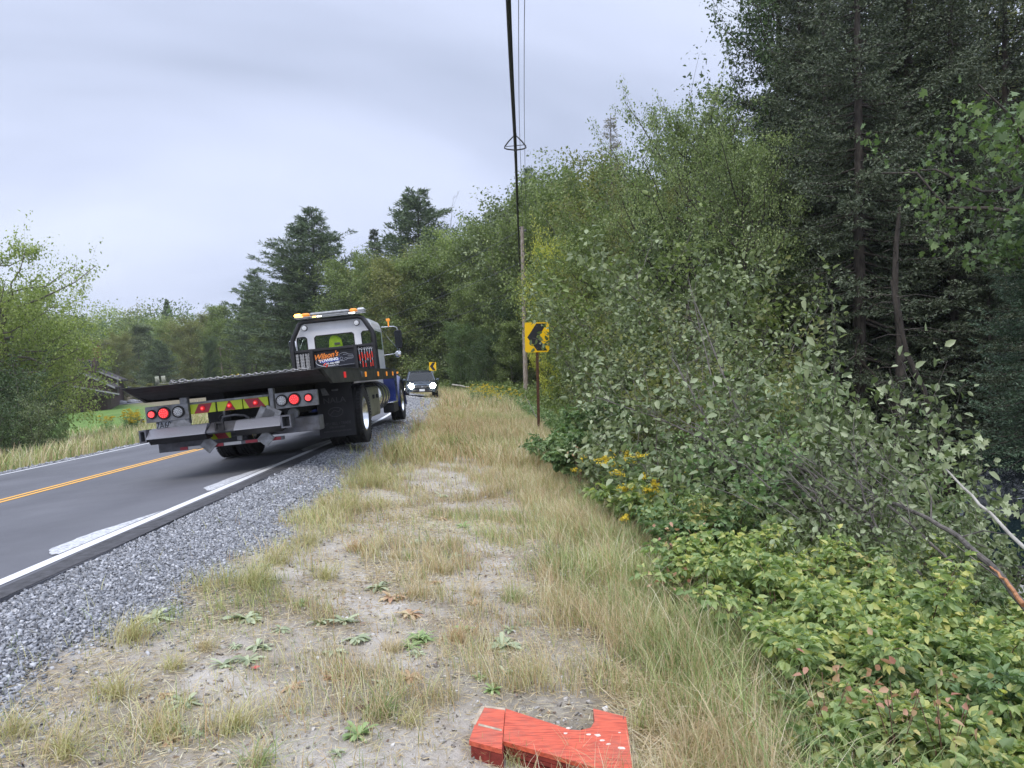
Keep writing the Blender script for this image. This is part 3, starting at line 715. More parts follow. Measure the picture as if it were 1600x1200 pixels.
# left of the bend, down in the valley
putp('roundpine', 'pine_tree', 250, 530, 84, 'broad round dark-green pine bush behind the truck bed', wscale=1.0)
putp('far3', 'broadleaf_tree', 330, 528, 88, 'dark ivy-covered looking tree left of the small utility pole', leaf='dark', wscale=.6)
for px, yt, d_, kd, lf in ((360, 495, 96, 'far0', 'mid'), (395, 470, 92, 'far2', 'mid'), (420, 500, 84, 'far0', 'mid'), (300, 505, 110, 'far1', 'olive'), (320, 490, 116, 'far3', 'olive'), (345, 480, 112, 'far2', 'mid'), (220, 508, 118, 'far2', 'grey'), (185, 520, 105, 'far0', 'olive'),
    (262, 498, 125, 'far3', 'light'), (150, 530, 100, 'far3', 'olive'), (110, 520, 104, 'far0', 'mid'), (60, 525, 100, 'far1', 'mid'), (10, 520, 98, 'far2', 'mid'), (382, 520, 88, 'farspruce', None), (160, 560, 92, 'roundpine', 'pine')):
    putp(kd, 'pine_tree' if 'pine' in kd else ('spruce_tree' if 'spruce' in kd else 'broadleaf_tree'), px, yt, d_, 'tree at the foot of the distant hill behind house and truck', group='trees at the foot of the distant hill', leaf=lf, wscale=rng.uniform(.9, 1.3))
# hedge of shrubs far along the lawn
for k_ in range(7):
    px = 190 + k_ * 22; p = at(px, 600, 82 - k_)
    put('far%d' % (k_ % 3), 'hedge_shrub', p[0], p[1], 1.9, 'low green shrub in the row beyond the driveway', 'shrub', 'row of shrubs beyond the driveway', 1.6, leaf='olive', names=('stem', 'foliage'))
# the young maple and dark shrubs beside the left verge
p = at(60, 600, 27); put('leftmaple', 'maple_tree', p[0], p[1], at(70, 392, 27)[2] - gz(p[0], p[1]), 'light green young maple beside the left edge of the road', wscale=.80, rz=.6)
p = at(-50, 600, 29); put('leftmaple', 'maple_tree', p[0], p[1], at(10, 440, 29)[2] - gz(p[0], p[1]), 'second light green tree behind the young maple, at the frame edge', wscale=1.0, rz=3.6)
for px, yt, d_, lf, ws in ((28, 555, 23.5, 'dark', 1.1), (62, 578, 24, 'dark', 1.0), (84, 618, 25, 'grey', .7), (-15, 545, 24, 'dark', 1.0), (0, 600, 21, 'dark', 1.2), (60, 610, 22, 'grey', 1.0), (88, 652, 24, 'under', .7)):
    putp('alder0' if px % 2 else 'alder1', 'dark_shrub', px, yt, d_, 'dark leafy shrub in the thicket under the young maple', cat='shrub', group='shrubs under the young maple', leaf=lf, wscale=ws, names=('stem', 'foliage'))

# ---- the woods on the right
rs(33)
putp('tall0', 'broadleaf_tree', 1078, 160, 17.5, 'tall light grey-green tree leaning over the thicket on the right', leaf='fresh', wscale=.72, rz=.4)
putp('tall1', 'broadleaf_tree', 1012, 285, 22, 'rounded olive-green tree behind the chevron sign thicket', leaf='olive', wscale=.85)
putp('wood0', 'broadleaf_tree', 955, 345, 25, 'olive tree standing left of the rounded olive-green tree', leaf='mid', wscale=.9)
putp('tall1', 'maple_tree', 1262, -160, 20, 'tall dark maple whose boughs reach into the sky', leaf='dark', wscale=.85, rz=2.0)
putp('tall0', 'broadleaf_tree', 1165, 215, 15, 'mid-green broadleaf tree in front of the dark spruce', leaf='fresh', wscale=.75, rz=1.1)
putp('spruce0', 'spruce_tree', 1345, -330, 13.5, 'big dark blue-green spruce towering over the woods edge', wscale=.80, rz=.3)
putp('spruce1', 'spruce_tree', 1255, -60, 17, 'dark spruce behind the mid-green broadleaf tree', wscale=.85)
putp('fir', 'fir_tree', 1620, 250, 9.8, 'dark fir with drooping flat sprays at the right frame edge', wscale=.95, rz=1.9)
putp('spruce1', 'spruce_tree', 1510, -120, 17, 'tall dark spruce behind the big spruce', wscale=.75, rz=2.5)
putp('maplenear', 'maple_tree', 1690, 110, 9.0, 'young maple reaching light green boughs in from the right', leaf='maple', wscale=.85, rz=.5)
putp('tall0', 'broadleaf_tree', 1540, -260, 21, 'olive-tinted crown high above the firs', leaf='olive', wscale=.9)
for px, yt, d_, kd, lf in ((1080, 330, 19, 'wood0', 'dark'), (1180, 380, 16, 'wood1', 'dark'), (1290, 300, 21, 'spruce0', None), (1400, 200, 22, 'wood0', 'dark'), (1500, 260, 20, 'spruce1', None), (1600, 200, 22, 'wood1', 'dark'),
    (1150, 200, 27, 'wood0', 'dark'), (1020, 260, 28, 'wood1', 'mid'), (1200, 150, 28, 'spruce1', None), (1350, 100, 28, 'wood2', 'dark'), (1450, 60, 30, 'spruce0', None), (1580, 60, 29, 'wood0', 'dark'), (1700, 0, 26, 'spruce1', None),
    (1240, 440, 15.5, 'spruce1', None), (1440, 420, 17, 'spruce0', None), (1560, 440, 15, 'fir', None), (960, 330, 31, 'wood0', 'mid'), (1680, 300, 14, 'spruce0', None), (1330, 250, 34, 'spruce1', None), (1500, 300, 36, 'spruce0', None), (1150, 300, 36, 'spruce0', None), (1640, 420, 19, 'spruce1', None), (1750, 380, 16, 'wood0', 'dark'), (1295, -230, 16.5, 'spruce1', None), (1425, -280, 15, 'spruce0', None), (1490, -180, 14.2, 'spruce1', None), (1575, -230, 15.5, 'spruce0', None), (1225, -200, 21, 'spruce0', None), (1400, -100, 20, 'spruce1', None), (1545, 330, 13.5, 'spruce0', None)):
    nm = {'w': 'broadleaf_tree', 's': 'spruce_tree', 'f': 'fir_tree'}[kd[0]]
    putp(kd, nm, px, yt, d_, 'tree deep in the dark woods behind the big spruce', group='trees deep in the dark woods', leaf=lf, wscale=rng.uniform(.8, 1.1))
# bare dark trunks seen in the gap
for px, d_, tx, h_ in ((1405, 12.5, .0, 6), (1520, 11.0, -.28, 4.6), (1180, 13, -.3, 4.2), (1262, 12.2, -.32, 4.4)):
    p = at(px, 700, d_); g_ = gz(p[0], p[1]); mb = MB(); pts = [(tx * k_ * h_ / 8 + .05 * math.sin(k_ * 1.7), .03 * math.cos(k_ * 2.1), h_ * k_ / 8) for k_ in range(9)]
    mb.tube(pts, list(np.linspace(.065 if tx else .14, .03, 9)), 10)
    r_ = empty('tree_snag', (p[0], p[1], g_ - .1)); tag(r_, 'straight scaly dark spruce trunk in the dark gap of the woods' if not tx else 'leaning bare trunk in the dark gap, one of three', 'tree', None if not tx else 'leaning bare trunks in the gap')
    mb.build('trunk', BK_DARK, r_, True)
    mb = MB()
    for k_ in range(16):
        z_ = h_ * rng.uniform(.2, .98); a = rng.uniform(0, 2 * PI); L_ = rng.uniform(.3, 1.1); x0 = tx * z_
        mb.tube([(x0, 0, z_), (x0 + math.cos(a) * L_ * .5, math.sin(a) * L_ * .5, z_ + .02), (x0 + math.cos(a) * L_, math.sin(a) * L_, z_ - .1 * L_)], [.010, .006, .003], 4)
    mb.build('dead_branch', BK_DARK, r_)['kind'] = 'stuff'

# ---- thicket of alder and willow along the bank
rs(44)
ALD = [(895, 545, 20, .45), (1000, 470, 18.5, .8), (985, 430, 15, 1.15), (1040, 372, 13.2, 1.0), (1000, 560, 14.5, .8), (1020, 520, 12.5, .9), (1030, 480, 11, 1.1), (1090, 440, 11.5, 1.0), (935, 622, 13.2, .7),
       (990, 600, 10.6, 1.0), (1000, 560, 9.2, 1.15), (1080, 545, 8.4, 1.1), (1150, 590, 7.8, 1.1), (1160, 500, 10, 1.0), (1230, 560, 9, 1.0), (1300, 515, 8.6, .9), (1340, 600, 7.6, 1.0), (1230, 650, 6.8, 1.1), (1320, 700, 6.3, 1.0), (1420, 690, 7.0, 1.0), (1120, 660, 7.2, 1.0),
       (1490, 760, 6.0, .8), (1590, 770, 5.6, .8), (1450, 790, 5.6, .8), (1060, 640, 8.0, 1.0), (1575, 800, 6.2, .7), (1390, 780, 5.4, .8), (1260, 600, 7.2, 1), (1380, 560, 7.8, .9), (1180, 640, 6.6, 1), (1475, 725, 6.8, .8), (1330, 660, 6.0, 1), (1520, 840, 5.0, .8), (1250, 720, 6.0, 1), (1100, 700, 7.6, 1)]
for k_, (px, yt, d_, ws) in enumerate(ALD):
    lab = 'grey-green alder shrub in the tangled thicket along the bank'
    if k_ == 15: lab = 'alder shrub raising pale leaves against the dark gap of the woods'; 
    putp(('lean%d' if d_ < 9.6 else 'alder%d') % (k_ % 3), 'alder_shrub', px + (45 if d_ < 9.6 else 0), yt, d_, lab, cat='shrub', group=None if k_ == 15 else 'alder shrubs of the thicket', wscale=ws * 1.0, leaf='under' if k_ % 5 == 4 else None, names=('stem', 'foliage'), **(dict(tilt=(rng.uniform(-.15, .15), -.42), rz=rng.uniform(-.5, .5)) if d_ < 9.6 else {}))
for px, yt, d_, ws in ((945, 560, 18.5, .6), (965, 500, 20, .7), (985, 450, 18, 1.0), (1010, 400, 16, 1.2), (1075, 370, 14.5, 1.1), (1130, 430, 12.5, 1.1), (1180, 470, 11.5, 1.1), (980, 480, 14, 1.1), (1060, 520, 9.8, 1.1), (1120, 560, 9.0, 1.1), (1200, 600, 8.0, 1.0)):
    putp('alder%d' % (int(px) % 3), 'alder_shrub', px, yt, d_, 'green shrub behind the front row of the bank thicket', cat='shrub', group='green shrubs behind the front row of the thicket', wscale=ws, leaf='mid' if px % 20 else 'olive', names=('stem', 'foliage'))
# ---- far hillside wood that reads as one mass
rs(5)
P_, A_, N_, S_l, TT = [], [], [], [], []
cnt = 0
while cnt < 420:
    px = rng.uniform(-60, 620); d_ = rng.uniform(125, 330); p = at(px, 600, d_); g_ = gz(p[0], p[1]); S1, T1 = road_st(p[0], p[1])
    if abs(T1) < 10: continue
    cnt += 1; hh = rng.uniform(9, 14); conif = rng.random() < .22; ww = hh * (.28 if conif else .42) * rng.uniform(.8, 1.2); nn = 1300
    c_ = unit(rng.normal(size=(nn, 3))); rr = rng.uniform(.72, 1.05, nn)[:, None]
    lob = 1 + .18 * np.sin(c_[:, :1] * 5 + cnt) * np.sin(c_[:, 1:2] * 6 + 2 * cnt)
    q_ = c_ * rr * lob
    if conif: u_ = rng.random(nn) ** .7; q_ = np.stack([c_[:, 0] * (1 - u_), c_[:, 1] * (1 - u_), u_ * 1.9 - .8], 1)
    P = np.array([p[0], p[1], g_ + hh * .55]) + q_ * np.array([ww, ww, hh * .5 * (.95 if conif else 1)])
    P_.append(P); A_.append(unit(c_ + rdir(nn) * .8)); N_.append(rdir(nn, .6)); S_l.append(np.full(nn, .42) * rng.uniform(.7, 1.2, nn)); TT.append(np.full(nn, (4 if conif else rng.integers(0, 4))))
P_ = np.concatenate(P_); A_ = np.concatenate(A_); N_ = np.concatenate(N_); S_l = np.concatenate(S_l); TT = np.concatenate(TT)
lv = leaves(P_, A_, N_, S_l, S_l * .7, 4)
me = npmesh('hillside_forest', lv[0], lv[1], [LM['mid'], LM['olive'], LM['maple'], LM['light'], LM['pine']], mi=TT)
tag(link('hillside_forest', me), 'distant mixed forest covering the hillside on the left', 'forest', kind='stuff')
# ------------------------------------------------------------------ grass
def grass_mesh(name, X, Y, H, W, lean, mats, mi, wind=(0, 0)):
    n = len(X); Z = ground(X, Y) - .01; a = rng.uniform(0, 2 * PI, n); f_ = a + rng.uniform(-.6, .6, n) + PI / 2
    dx_, dy_ = np.cos(a) * lean + wind[0], np.sin(a) * lean + wind[1]
    wx, wy = np.cos(f_) * W * .5, np.sin(f_) * W * .5
    V = np.empty((n, 8, 3)); 
    for k_, (u_, ww) in enumerate(((0, 1), (.38, .85), (.72, .55), (1, .12))):
        cx = X + dx_ * H * u_ ** 1.8; cy = Y + dy_ * H * u_ ** 1.8; cz = Z + H * (u_ - .28 * np.hypot(dx_, dy_) * u_ ** 2.2)
        V[:, k_ * 2] = np.stack([cx - wx * ww, cy - wy * ww, cz], 1); V[:, k_ * 2 + 1] = np.stack([cx + wx * ww, cy + wy * ww, cz], 1)
    q = np.arange(n)[:, None] * 8
    F = np.concatenate([q + np.array([0, 1, 3, 2]), q + np.array([2, 3, 5, 4]), q + np.array([4, 5, 7, 6])], 0)
    return npmesh(name, V.reshape(-1, 3), F, mats, mi=np.tile(mi, 3))
def blademat(name, cols, tr=.25): return leafmat(name, cols, trans=tr, ns=1.0, rough=.6, tcol=1.1, spec=.25)
G_TAN = blademat('dry_grass', [(0, (.20, .14, .07)), (1, (.62, .52, .34)), (.5, (.40, .31, .18))])
G_GRN = blademat('green_grass', [(0, (.07, .12, .03)), (1, (.36, .40, .15)), (.5, (.17, .23, .07))])
G_YEL = blademat('yellowing_grass', [(0, (.17, .165, .06)), (1, (.52, .48, .22)), (.5, (.33, .31, .13))])
G_RED = blademat('rusty_seed_grass', [(0, (.22, .12, .06)), (1, (.50, .35, .2)), (.5, (.36, .23, .12))])
GM = [G_TAN, G_GRN, G_YEL, G_RED]
rs(77)
def sample(x0, x1, y0, y1, n): return rng.uniform(x0, x1, n), rng.uniform(y0, y1, n)
def mixkinds(X, Y, T):
    n_ = fnoise(X, Y, 1.6, 31); m_ = fnoise(X, Y, .6, 33); r_ = rng.random(len(X))
    right = np.clip((T - 4.0) / 1.2, 0, 1); left = np.clip((2.2 - T) / 1.0, 0, 1) * (Y < 13)
    pg = .12 + .42 * right + .35 * (n_ > .62); py_ = .08 + .5 * left + .12 * (m_ > .6); pr = .10 + .32 * np.clip((Y - 9) / 5, 0, 1) * np.clip((3.3 - T) / 1.5, 0, 1)
    return np.where(r_ < pg, 1, np.where(r_ < pg + py_, 2, np.where(r_ < pg + py_ + pr, 3, 0))).astype(int)
def verge(name, y0, y1, n, hmean, wid, label, x0=-3.2, x1=3.2, lean=.5):
    X, Y = sample(x0, x1, y0, y1, n)
    if y0 > 15: cx = np.interp(Y, [15, 25, 45, 62], [-2.6, -3.4, -5.5, -12]); X = X - x0 * 0 + 0; X = cx + (X - x0) / (x1 - x0) * (np.interp(Y, [15, 25, 45, 62], [2.6, 3.0, 5.0, 6]) - cx)
    S, T = road_st(X, Y); d_ = grass_density(X, Y); clump = np.clip((fnoise(X, Y, .16, 41, 2) - .30) * 2.6, .05, 1)
    clump = np.where(T > 3.9, np.maximum(clump, .55), clump)
    keep = (rng.random(n) < d_ * clump) & (T > .6) & (T < 7.5)
    # keep clear of the painted board
    keep &= ~((np.abs(X - .14) < .42) & (Y < 3.35) & (Y > 2.62))
    X, Y, T, d_ = X[keep], Y[keep], T[keep], d_[keep]
    h_ = hmean * rng.uniform(.35, 1.35, len(X)) * (.55 + .6 * d_) * (1 + .35 * np.clip((T - 3.8) / 1, 0, 1)) * (.7 + .6 * fnoise(X, Y, .8, 43))
    me = grass_mesh(name, X, Y, h_, wid * rng.uniform(.6, 1.3, len(X)), np.abs(rng.normal(lean, .25, len(X))), GM, mixkinds(X, Y, T), (-.10, 0))
    return tag(link(name, me), label, 'grass', kind='stuff')
verge('grass', 1.6, 5.0, 150000, .155, .0034, 'dry and green grass tufts around the bare sandy patch')
verge('grass', 5.0, 11.0, 210000, .175, .005, 'dry tan grass along the middle of the verge')
verge('grass', 11.0, 24.0, 190000, .29, .0095, 'tall tan and rusty grass towards the chevron sign', x1=3.0)
verge('grass', 24.0, 62.0, 110000, .45, .02, 'far strip of tan grass along the gravel shoulder of the bend')
# long drooping grass at the foot of the brambles
n = 42000; Y = rng.uniform(2.2, 12, n); X = rng.uniform(.5, 2.3, n) + .06 * Y * 0
S, T = road_st(X, Y); k_ = rng.random(n) < np.clip(1 - np.abs(T - 4.65) / .75, 0, 1) * np.clip(.25 + 1.4 * (fnoise(X, Y, .5, 51) - .25), 0, 1)
X, Y = X[k_], Y[k_]
me = grass_mesh('long_grass', X, Y, rng.uniform(.22, .5, len(X)), rng.uniform(.003, .0065, len(X)), np.abs(rng.normal(.75, .3, len(X))), GM, np.where(rng.random(len(X)) < .62, 1, 0))
tag(link('long_grass', me), 'long drooping green grass at the foot of the brambles', 'grass', kind='stuff')
# flattened straw beside the board and dead stalks lying on the sand
def litter(name, n, box, ln, wd, mt, label, msk=None):
    X, Y = sample(*box, n)
    if msk is not None: k_ = rng.random(n) < msk(X, Y); X, Y = X[k_], Y[k_]
    n = len(X); a = rng.uniform(0, 2 * PI, n); P = np.stack([X, Y, ground(X, Y) + rng.uniform(.002, .02, n)], 1)
    A = np.stack([np.cos(a), np.sin(a), rng.normal(0, .12, n)], 1); L_ = ln * rng.uniform(.4, 1.3, n)
    LV = leaves(P, A, rdir(n, 1.5), L_, wd * rng.uniform(.6, 1.4, n), 4, .1, .02)
    return tag(link(name, npmesh(name, LV[0], LV[1], [mt])), label, 'litter', kind='stuff')
litter('dead_straw', 130000, (-2.2, 2.2, 1.8, 9), .06, .0034, G_TAN, 'dead straw lying over sand and short grass', lambda x, y: np.clip(fnoise(x, y, .7, 61) * 1.8 - .3, .2, 1) * (1 - gravel_mask(x, y)))
litter('dead_straw', 9000, (.45, 1.25, 2.3, 3.7), .22, .0035, G_TAN, 'flattened bundle of pale straw right of the red board')
litter('dark_twigs', 9000, (-2.2, 2.2, 1.8, 9), .045, .0028, leafmat('dark_twig', [(0, (.05, .04, .03)), (1, (.24, .16, .11)), (.5, (.12, .085, .06))], .0), 'short dark twigs and stalks strewn over the sand', lambda x, y: (1 - gravel_mask(x, y)) * np.clip(fnoise(x, y, .4, 64) * 2 - .6, 0, 1))
litter('dead_leaves', 4200, (-1.9, 1.6, 1.8, 10), .03, .014, leafmat('dead_leaf', [(0, (.06, .04, .03)), (1, (.3, .2, .12)), (.5, (.14, .09, .06))], .05), 'small brown dead leaves scattered on the sand', lambda x, y: (1 - gravel_mask(x, y)) * (fnoise(x, y, .5, 63) > .45))
# dark litter and stems under the thicket
litter('forest_litter', 9000, (2.2, 9, 2.5, 22), .12, .03, leafmat('forest_litter_leaves', [(0, (.03, .022, .015)), (1, (.16, .11, .06)), (.5, (.07, .05, .03))], .05), 'dark leaf litter on the ground of the bank', None)
# low green ground cover at the bank and at the wood edge
def cover(name, n, ygen, tlo, thi, hgt, lf, mt, label, dens=None):
    Y = ygen(n); T = rng.uniform(tlo, thi, n); X = np.array([0.0]) * 0
    pts = np.array([road_xy(y, t) for y, t in zip(Y, T)]); X, Y = pts[:, 0], pts[:, 1]
    z0 = ground(X, Y); k_ = fnoise(X, Y, .5, 71); Z = z0 + hgt * rng.random(n) ** .6 * (.3 + 1.0 * k_)
    P = np.stack([X, Y, Z], 1); s_ = lf * rng.uniform(.6, 1.3, n); LV = leaves(P, unit(rdir(n) + np.array([0, 0, -.2])), rdir(n, 1.1), s_, s_ * .6, 6)
    return tag(link(name, npmesh(name, LV[0], LV[1], [mt])), label, 'undergrowth', kind='stuff')
cover('undergrowth', 42000, lambda n: rng.uniform(10, 26, n), 4.3, 7.4, .75, .075, LM['under'], 'leafy undergrowth at the foot of the thicket by the chevron sign')
cover('undergrowth', 26000, lambda n: rng.uniform(24, 60, n), 5.6, 9.5, 1.3, .17, LM['mid'], 'leafy undergrowth along the far wood edge')
cover('undergrowth', 30000, lambda n: rng.uniform(4.5, 12, n), 5.2, 8.5, .8, .085, LM['grey'], 'grey-green undergrowth inside the thicket')
# yellow goldenrod drift by the pole and left meadow grass
n = 26000; Sg = rng.uniform(10, 70, n); Tg = -7.1 - np.abs(rng.normal(0, 2.6, n)); pts = np.array([road_xy(s, t) for s, t in zip(Sg, Tg)]); X, Y = pts[:, 0], pts[:, 1]
me = grass_mesh('meadow_grass', X, Y, rng.uniform(.25, .7, n), rng.uniform(.012, .03, n), np.abs(rng.normal(.4, .2, n)), GM, np.where(rng.random(n) < .45, 0, np.where(rng.random(n) < .6, 1, 2)))
tag(link('meadow_grass', me), 'tan and green meadow grass beyond the left edge of the road', 'grass', kind='stuff')
n = 22000; Sg = rng.uniform(25, 78, n); Tg = rng.uniform(-34, -9, n); pts = np.array([road_xy(s, t) for s, t in zip(Sg, Tg)]); X, Y = pts[:, 0], pts[:, 1]
k_ = ((Tg > -15 - 6 * fnoise(X, Y, 8, 3)) & (Sg < 48)); X, Y = X[k_], Y[k_]; n = len(X)
me = grass_mesh('meadow_grass', X, Y, rng.uniform(.15, .4, n), rng.uniform(.02, .045, n), np.abs(rng.normal(.4, .2, n)), GM, np.where(rng.random(n) < .55, 0, np.where(rng.random(n) < .5, 1, 2)))
tag(link('meadow_grass', me), 'taller weedy meadow before the mown lawn', 'grass', kind='stuff')

# ------------------------------------------------------------------ crushed stone on the shoulders
_c = np.array([(x, y, z) for x in (-1, 1) for y in (-1, 1) for z in (-1, 1)], float)
_cf = np.array([(0, 1, 3, 2), (4, 6, 7, 5), (0, 4, 5, 1), (2, 3, 7, 6), (0, 2, 6, 4), (1, 5, 7, 3)])
def stones(name, X, Y, size, mt, label, sink=.3):
    n = len(X); Z = ground(X, Y)
    V = _c[None] * (rng.uniform(.35, 1.1, (n, 1, 3)) * np.array([1.15, .9, .55])) + rng.normal(size=(n, 8, 3)) * .36
    a = rng.normal(size=(n, 3)); a = unit(a); b_ = unit(np.cross(a, rdir(n))); c_ = np.cross(a, b_); Rm = np.stack([a, b_, c_], 1)
    Rm = np.where(rng.random(n)[:, None, None] < .55, np.stack([np.stack([np.cos(q_ := rng.uniform(0, 6.28, n)), np.sin(q_), 0 * q_], 1), np.stack([-np.sin(q_), np.cos(q_), 0 * q_], 1), np.tile([0, 0, 1.0], (n, 1))], 1), Rm)
    V = np.einsum('nkj,nji->nki', V, Rm) * size[:, None, None] * .5 + np.stack([X, Y, Z + size * (.5 - sink) * .6], 1)[:, None]
    F = (np.arange(n)[:, None, None] * 8 + _cf[None]).reshape(-1, 4)
    return tag(link(name, npmesh(name, V.reshape(-1, 3), F, [mt])), label, 'gravel', kind='stuff')
def stonemat(name, cols):
    m_, n_, b_ = new_mat(name); l_ = n_.links.new; g = n_.nodes.new('ShaderNodeNewGeometry'); r_ = n_.nodes.new('ShaderNodeValToRGB'); l_(g.outputs['Random Per Island'], r_.inputs[0])
    el = r_.color_ramp.elements
    for i_, (p, c_) in enumerate(cols):
        q_ = el[0] if i_ == 0 else (el[len(el) - 1] if i_ == 1 else el.new(p)); q_.position = p; q_.color = tuple(c_) + (1,)
    l_(r_.outputs[0], b_.inputs['Base Color']); b_.inputs['Roughness'].default_value = .75; return m_
ST = stonemat('crushed_stone', [(0, (.14, .145, .155)), (1, (.58, .59, .61)), (.35, (.25, .26, .28)), (.8, (.38, .39, .415))])
rs(88)
def shoulder(y0, y1, n, s0, s1, lab):
    s0 *= .62; s1 *= .62; n = int(n * 2.2)
    Y = rng.uniform(y0, y1, n); gw = np.interp(Y, *_GW) + .15; T = rng.uniform(.26, 1, n) * 0 + .27 + rng.random(n) ** .85 * (gw - .1)
    pts = np.array([road_xy(s, t) for s, t in zip(Y, T)]); X, Y2 = pts[:, 0], pts[:, 1]
    k_ = rng.random(n) < np.maximum(gravel_mask(X, Y2), .04)
    stones('gravel', X[k_], Y2[k_], s0 * .6 + (s1 * 1.15 - s0 * .6) * rng.random(k_.sum()) ** 1.7, ST, lab)
shoulder(1.5, 7, 40000, .012, .034, 'blue-grey crushed stone beside the pavement edge, near part')
shoulder(7, 15, 34000, .02, .042, 'blue-grey crushed stone shoulder beside the tow truck')
shoulder(15, 34, 22000, .035, .07, 'blue-grey crushed stone shoulder on the bend')
shoulder(34, 60, 9000, .06, .10, 'far gravel shoulder under the parked car')
n = 16000; Sg = rng.uniform(4, 60, n); Tg = rng.uniform(-7.5, -6.7, n); pts = np.array([road_xy(s, t) for s, t in zip(Sg, Tg)])
stones('gravel', pts[:, 0], pts[:, 1], rng.uniform(.03, .08, n), ST, 'narrow gravel strip along the left pavement edge')
SP = stonemat('pale_pebbles', [(0, (.16, .14, .12)), (1, (.66, .64, .61)), (.5, (.4, .38, .35))])
n = 30000; X, Y = sample(-2.1, 2.0, 1.6, 9.5, n); sz = .003 + .02 * rng.random(n) ** 5; stones('pebbles', X, Y, sz, SP, 'tiny pale pebbles and grit scattered over the sandy patch')

# ------------------------------------------------------------------ rosette weeds, grass tussocks, flowering plants
RM = {'silver': leafmat('silvery_rosette_leaves', [(0, (.09, .115, .06)), (1, (.30, .33, .20)), (.5, (.17, .20, .11))], .12, ns=6, gain=2.0),
      'green': leafmat('green_rosette_leaves', [(0, (.08, .14, .04)), (1, (.32, .40, .16)), (.5, (.17, .25, .08))], .2, ns=6),
      'rust': leafmat('rusty_rosette_leaves', [(0, (.20, .06, .04)), (1, (.42, .40, .22)), (.5, (.32, .20, .10))], .12, ns=6)}
def ribbon_leaf(mb_, a, L_, W_, up, arch, tw=0.0, o=(0, 0, 0)):
    rows = []; c_, s_ = math.cos(a), math.sin(a)
    for k_ in range(7):
        u_ = k_ / 6; r_ = L_ * u_ * (1 - .15 * arch * u_); z_ = L_ * (up * u_ - arch * u_ * u_) + .008; z_ = max(z_, .004)
        w_ = W_ * (.18 + 1.5 * u_ * (1 - u_) ** .6 + .0) if u_ < 1 else W_ * .04
        rows.append([(o[0] + c_ * r_ + s_ * w_ / 2 * sg, o[1] + s_ * r_ - c_ * w_ / 2 * sg, o[2] + z_ + (abs(sg) * w_ * .16) + tw * sg * w_) for sg in (-1, 0, 1)])
    mb_.grid(rows)
ROS0 = [(240, 968, 'silver', .17, 'grey-green weed rosette nearest the crushed stone'), (385, 968, 'silver', .17, 'grey-green rosette in the upper part of the leafy row on the sand'), (402, 1012, 'silver', .13, None), (388, 1034, 'silver', .12, None),
       (500, 974, 'silver', .12, None), (538, 972, 'silver', .15, None), (590, 920, 'silver', .17, 'fresh grey-green rosette beside rust-red runners'), (612, 936, 'rust', .15, 'rust-red rosette beside a fresh grey-green one'), (640, 962, 'rust', .15, 'spreading red-brown rosette in the middle of the sand'),
       (660, 1000, 'green', .13, 'bright green upright rosette in front of the red-brown one'), (556, 1000, 'silver', .14, None), (520, 1022, 'silver', .11, None), (785, 1012, 'silver', .18, 'large pale rosette right of the bare sand, above the red board'), (690, 776, 'silver', .15, None), (722, 824, 'green', .12, None),
       (290, 1100, 'silver', .13, None), (560, 1150, 'green', .12, 'small bright rosette at the lower edge of the sand'), (350, 1040, 'silver', .11, None), (640, 1060, 'rust', .10, None), (455, 1075, 'rust', .09, None), (710, 870, 'silver', .13, None), (860, 890, 'silver', .17, None), (600, 1070, 'silver', .10, None), (520, 1060, 'rust', .08, None),
       (770, 1080, 'green', .09, 'small upright green weed just behind the red board'), (650, 850, 'silver', .12, None), (690, 812, 'rust', .12, None), (440, 985, 'silver', .10, None)]
ROS = [(a, b__, c_, d_ * .78, e_) for a, b__, c_, d_, e_ in ROS0]
for q_ in range(34):
    px, py = rng.uniform(170, 860), rng.uniform(860, 1190)
    if px < 420 - (py - 860) * 1.0 or (px > 700 and py > 1080): continue
    ROS.append((px, py, ['silver', 'green', 'rust', 'silver'][q_ % 4], rng.uniform(.035, .085), None))
for k_, (px, py, mt_, sz, lab) in enumerate(ROS):
    p = gp(px, py); mb_ = MB(); nlv = rng.integers(16, 25)
    for q_ in range(nlv):
        ribbon_leaf(mb_, q_ * 2.4 + rng.uniform(-.3, .3), sz * rng.uniform(.45, 1.15), sz * rng.uniform(.24, .36), rng.uniform(.12, .7) * (1.3 if mt_ == 'green' else 1), rng.uniform(.25, .7), rng.uniform(-.1, .1))
    names = {'silver': 'grey-green leafy rosette lying flat on the bare sand', 'green': 'small green rosette on the sandy verge', 'rust': 'small rusty-red rosette on the sandy verge'}
    o = mb_.build('rosette_weed', RM[mt_], loc=(p[0], p[1], gz(p[0], p[1]) - .004), rot=(0, 0, rng.uniform(0, 6)))
    tag(o, lab or names[mt_], 'weed', None if lab else {'silver': 'grey-green rosettes on the sand', 'green': 'green rosettes on the verge', 'rust': 'rusty rosettes on the sand'}[mt_])
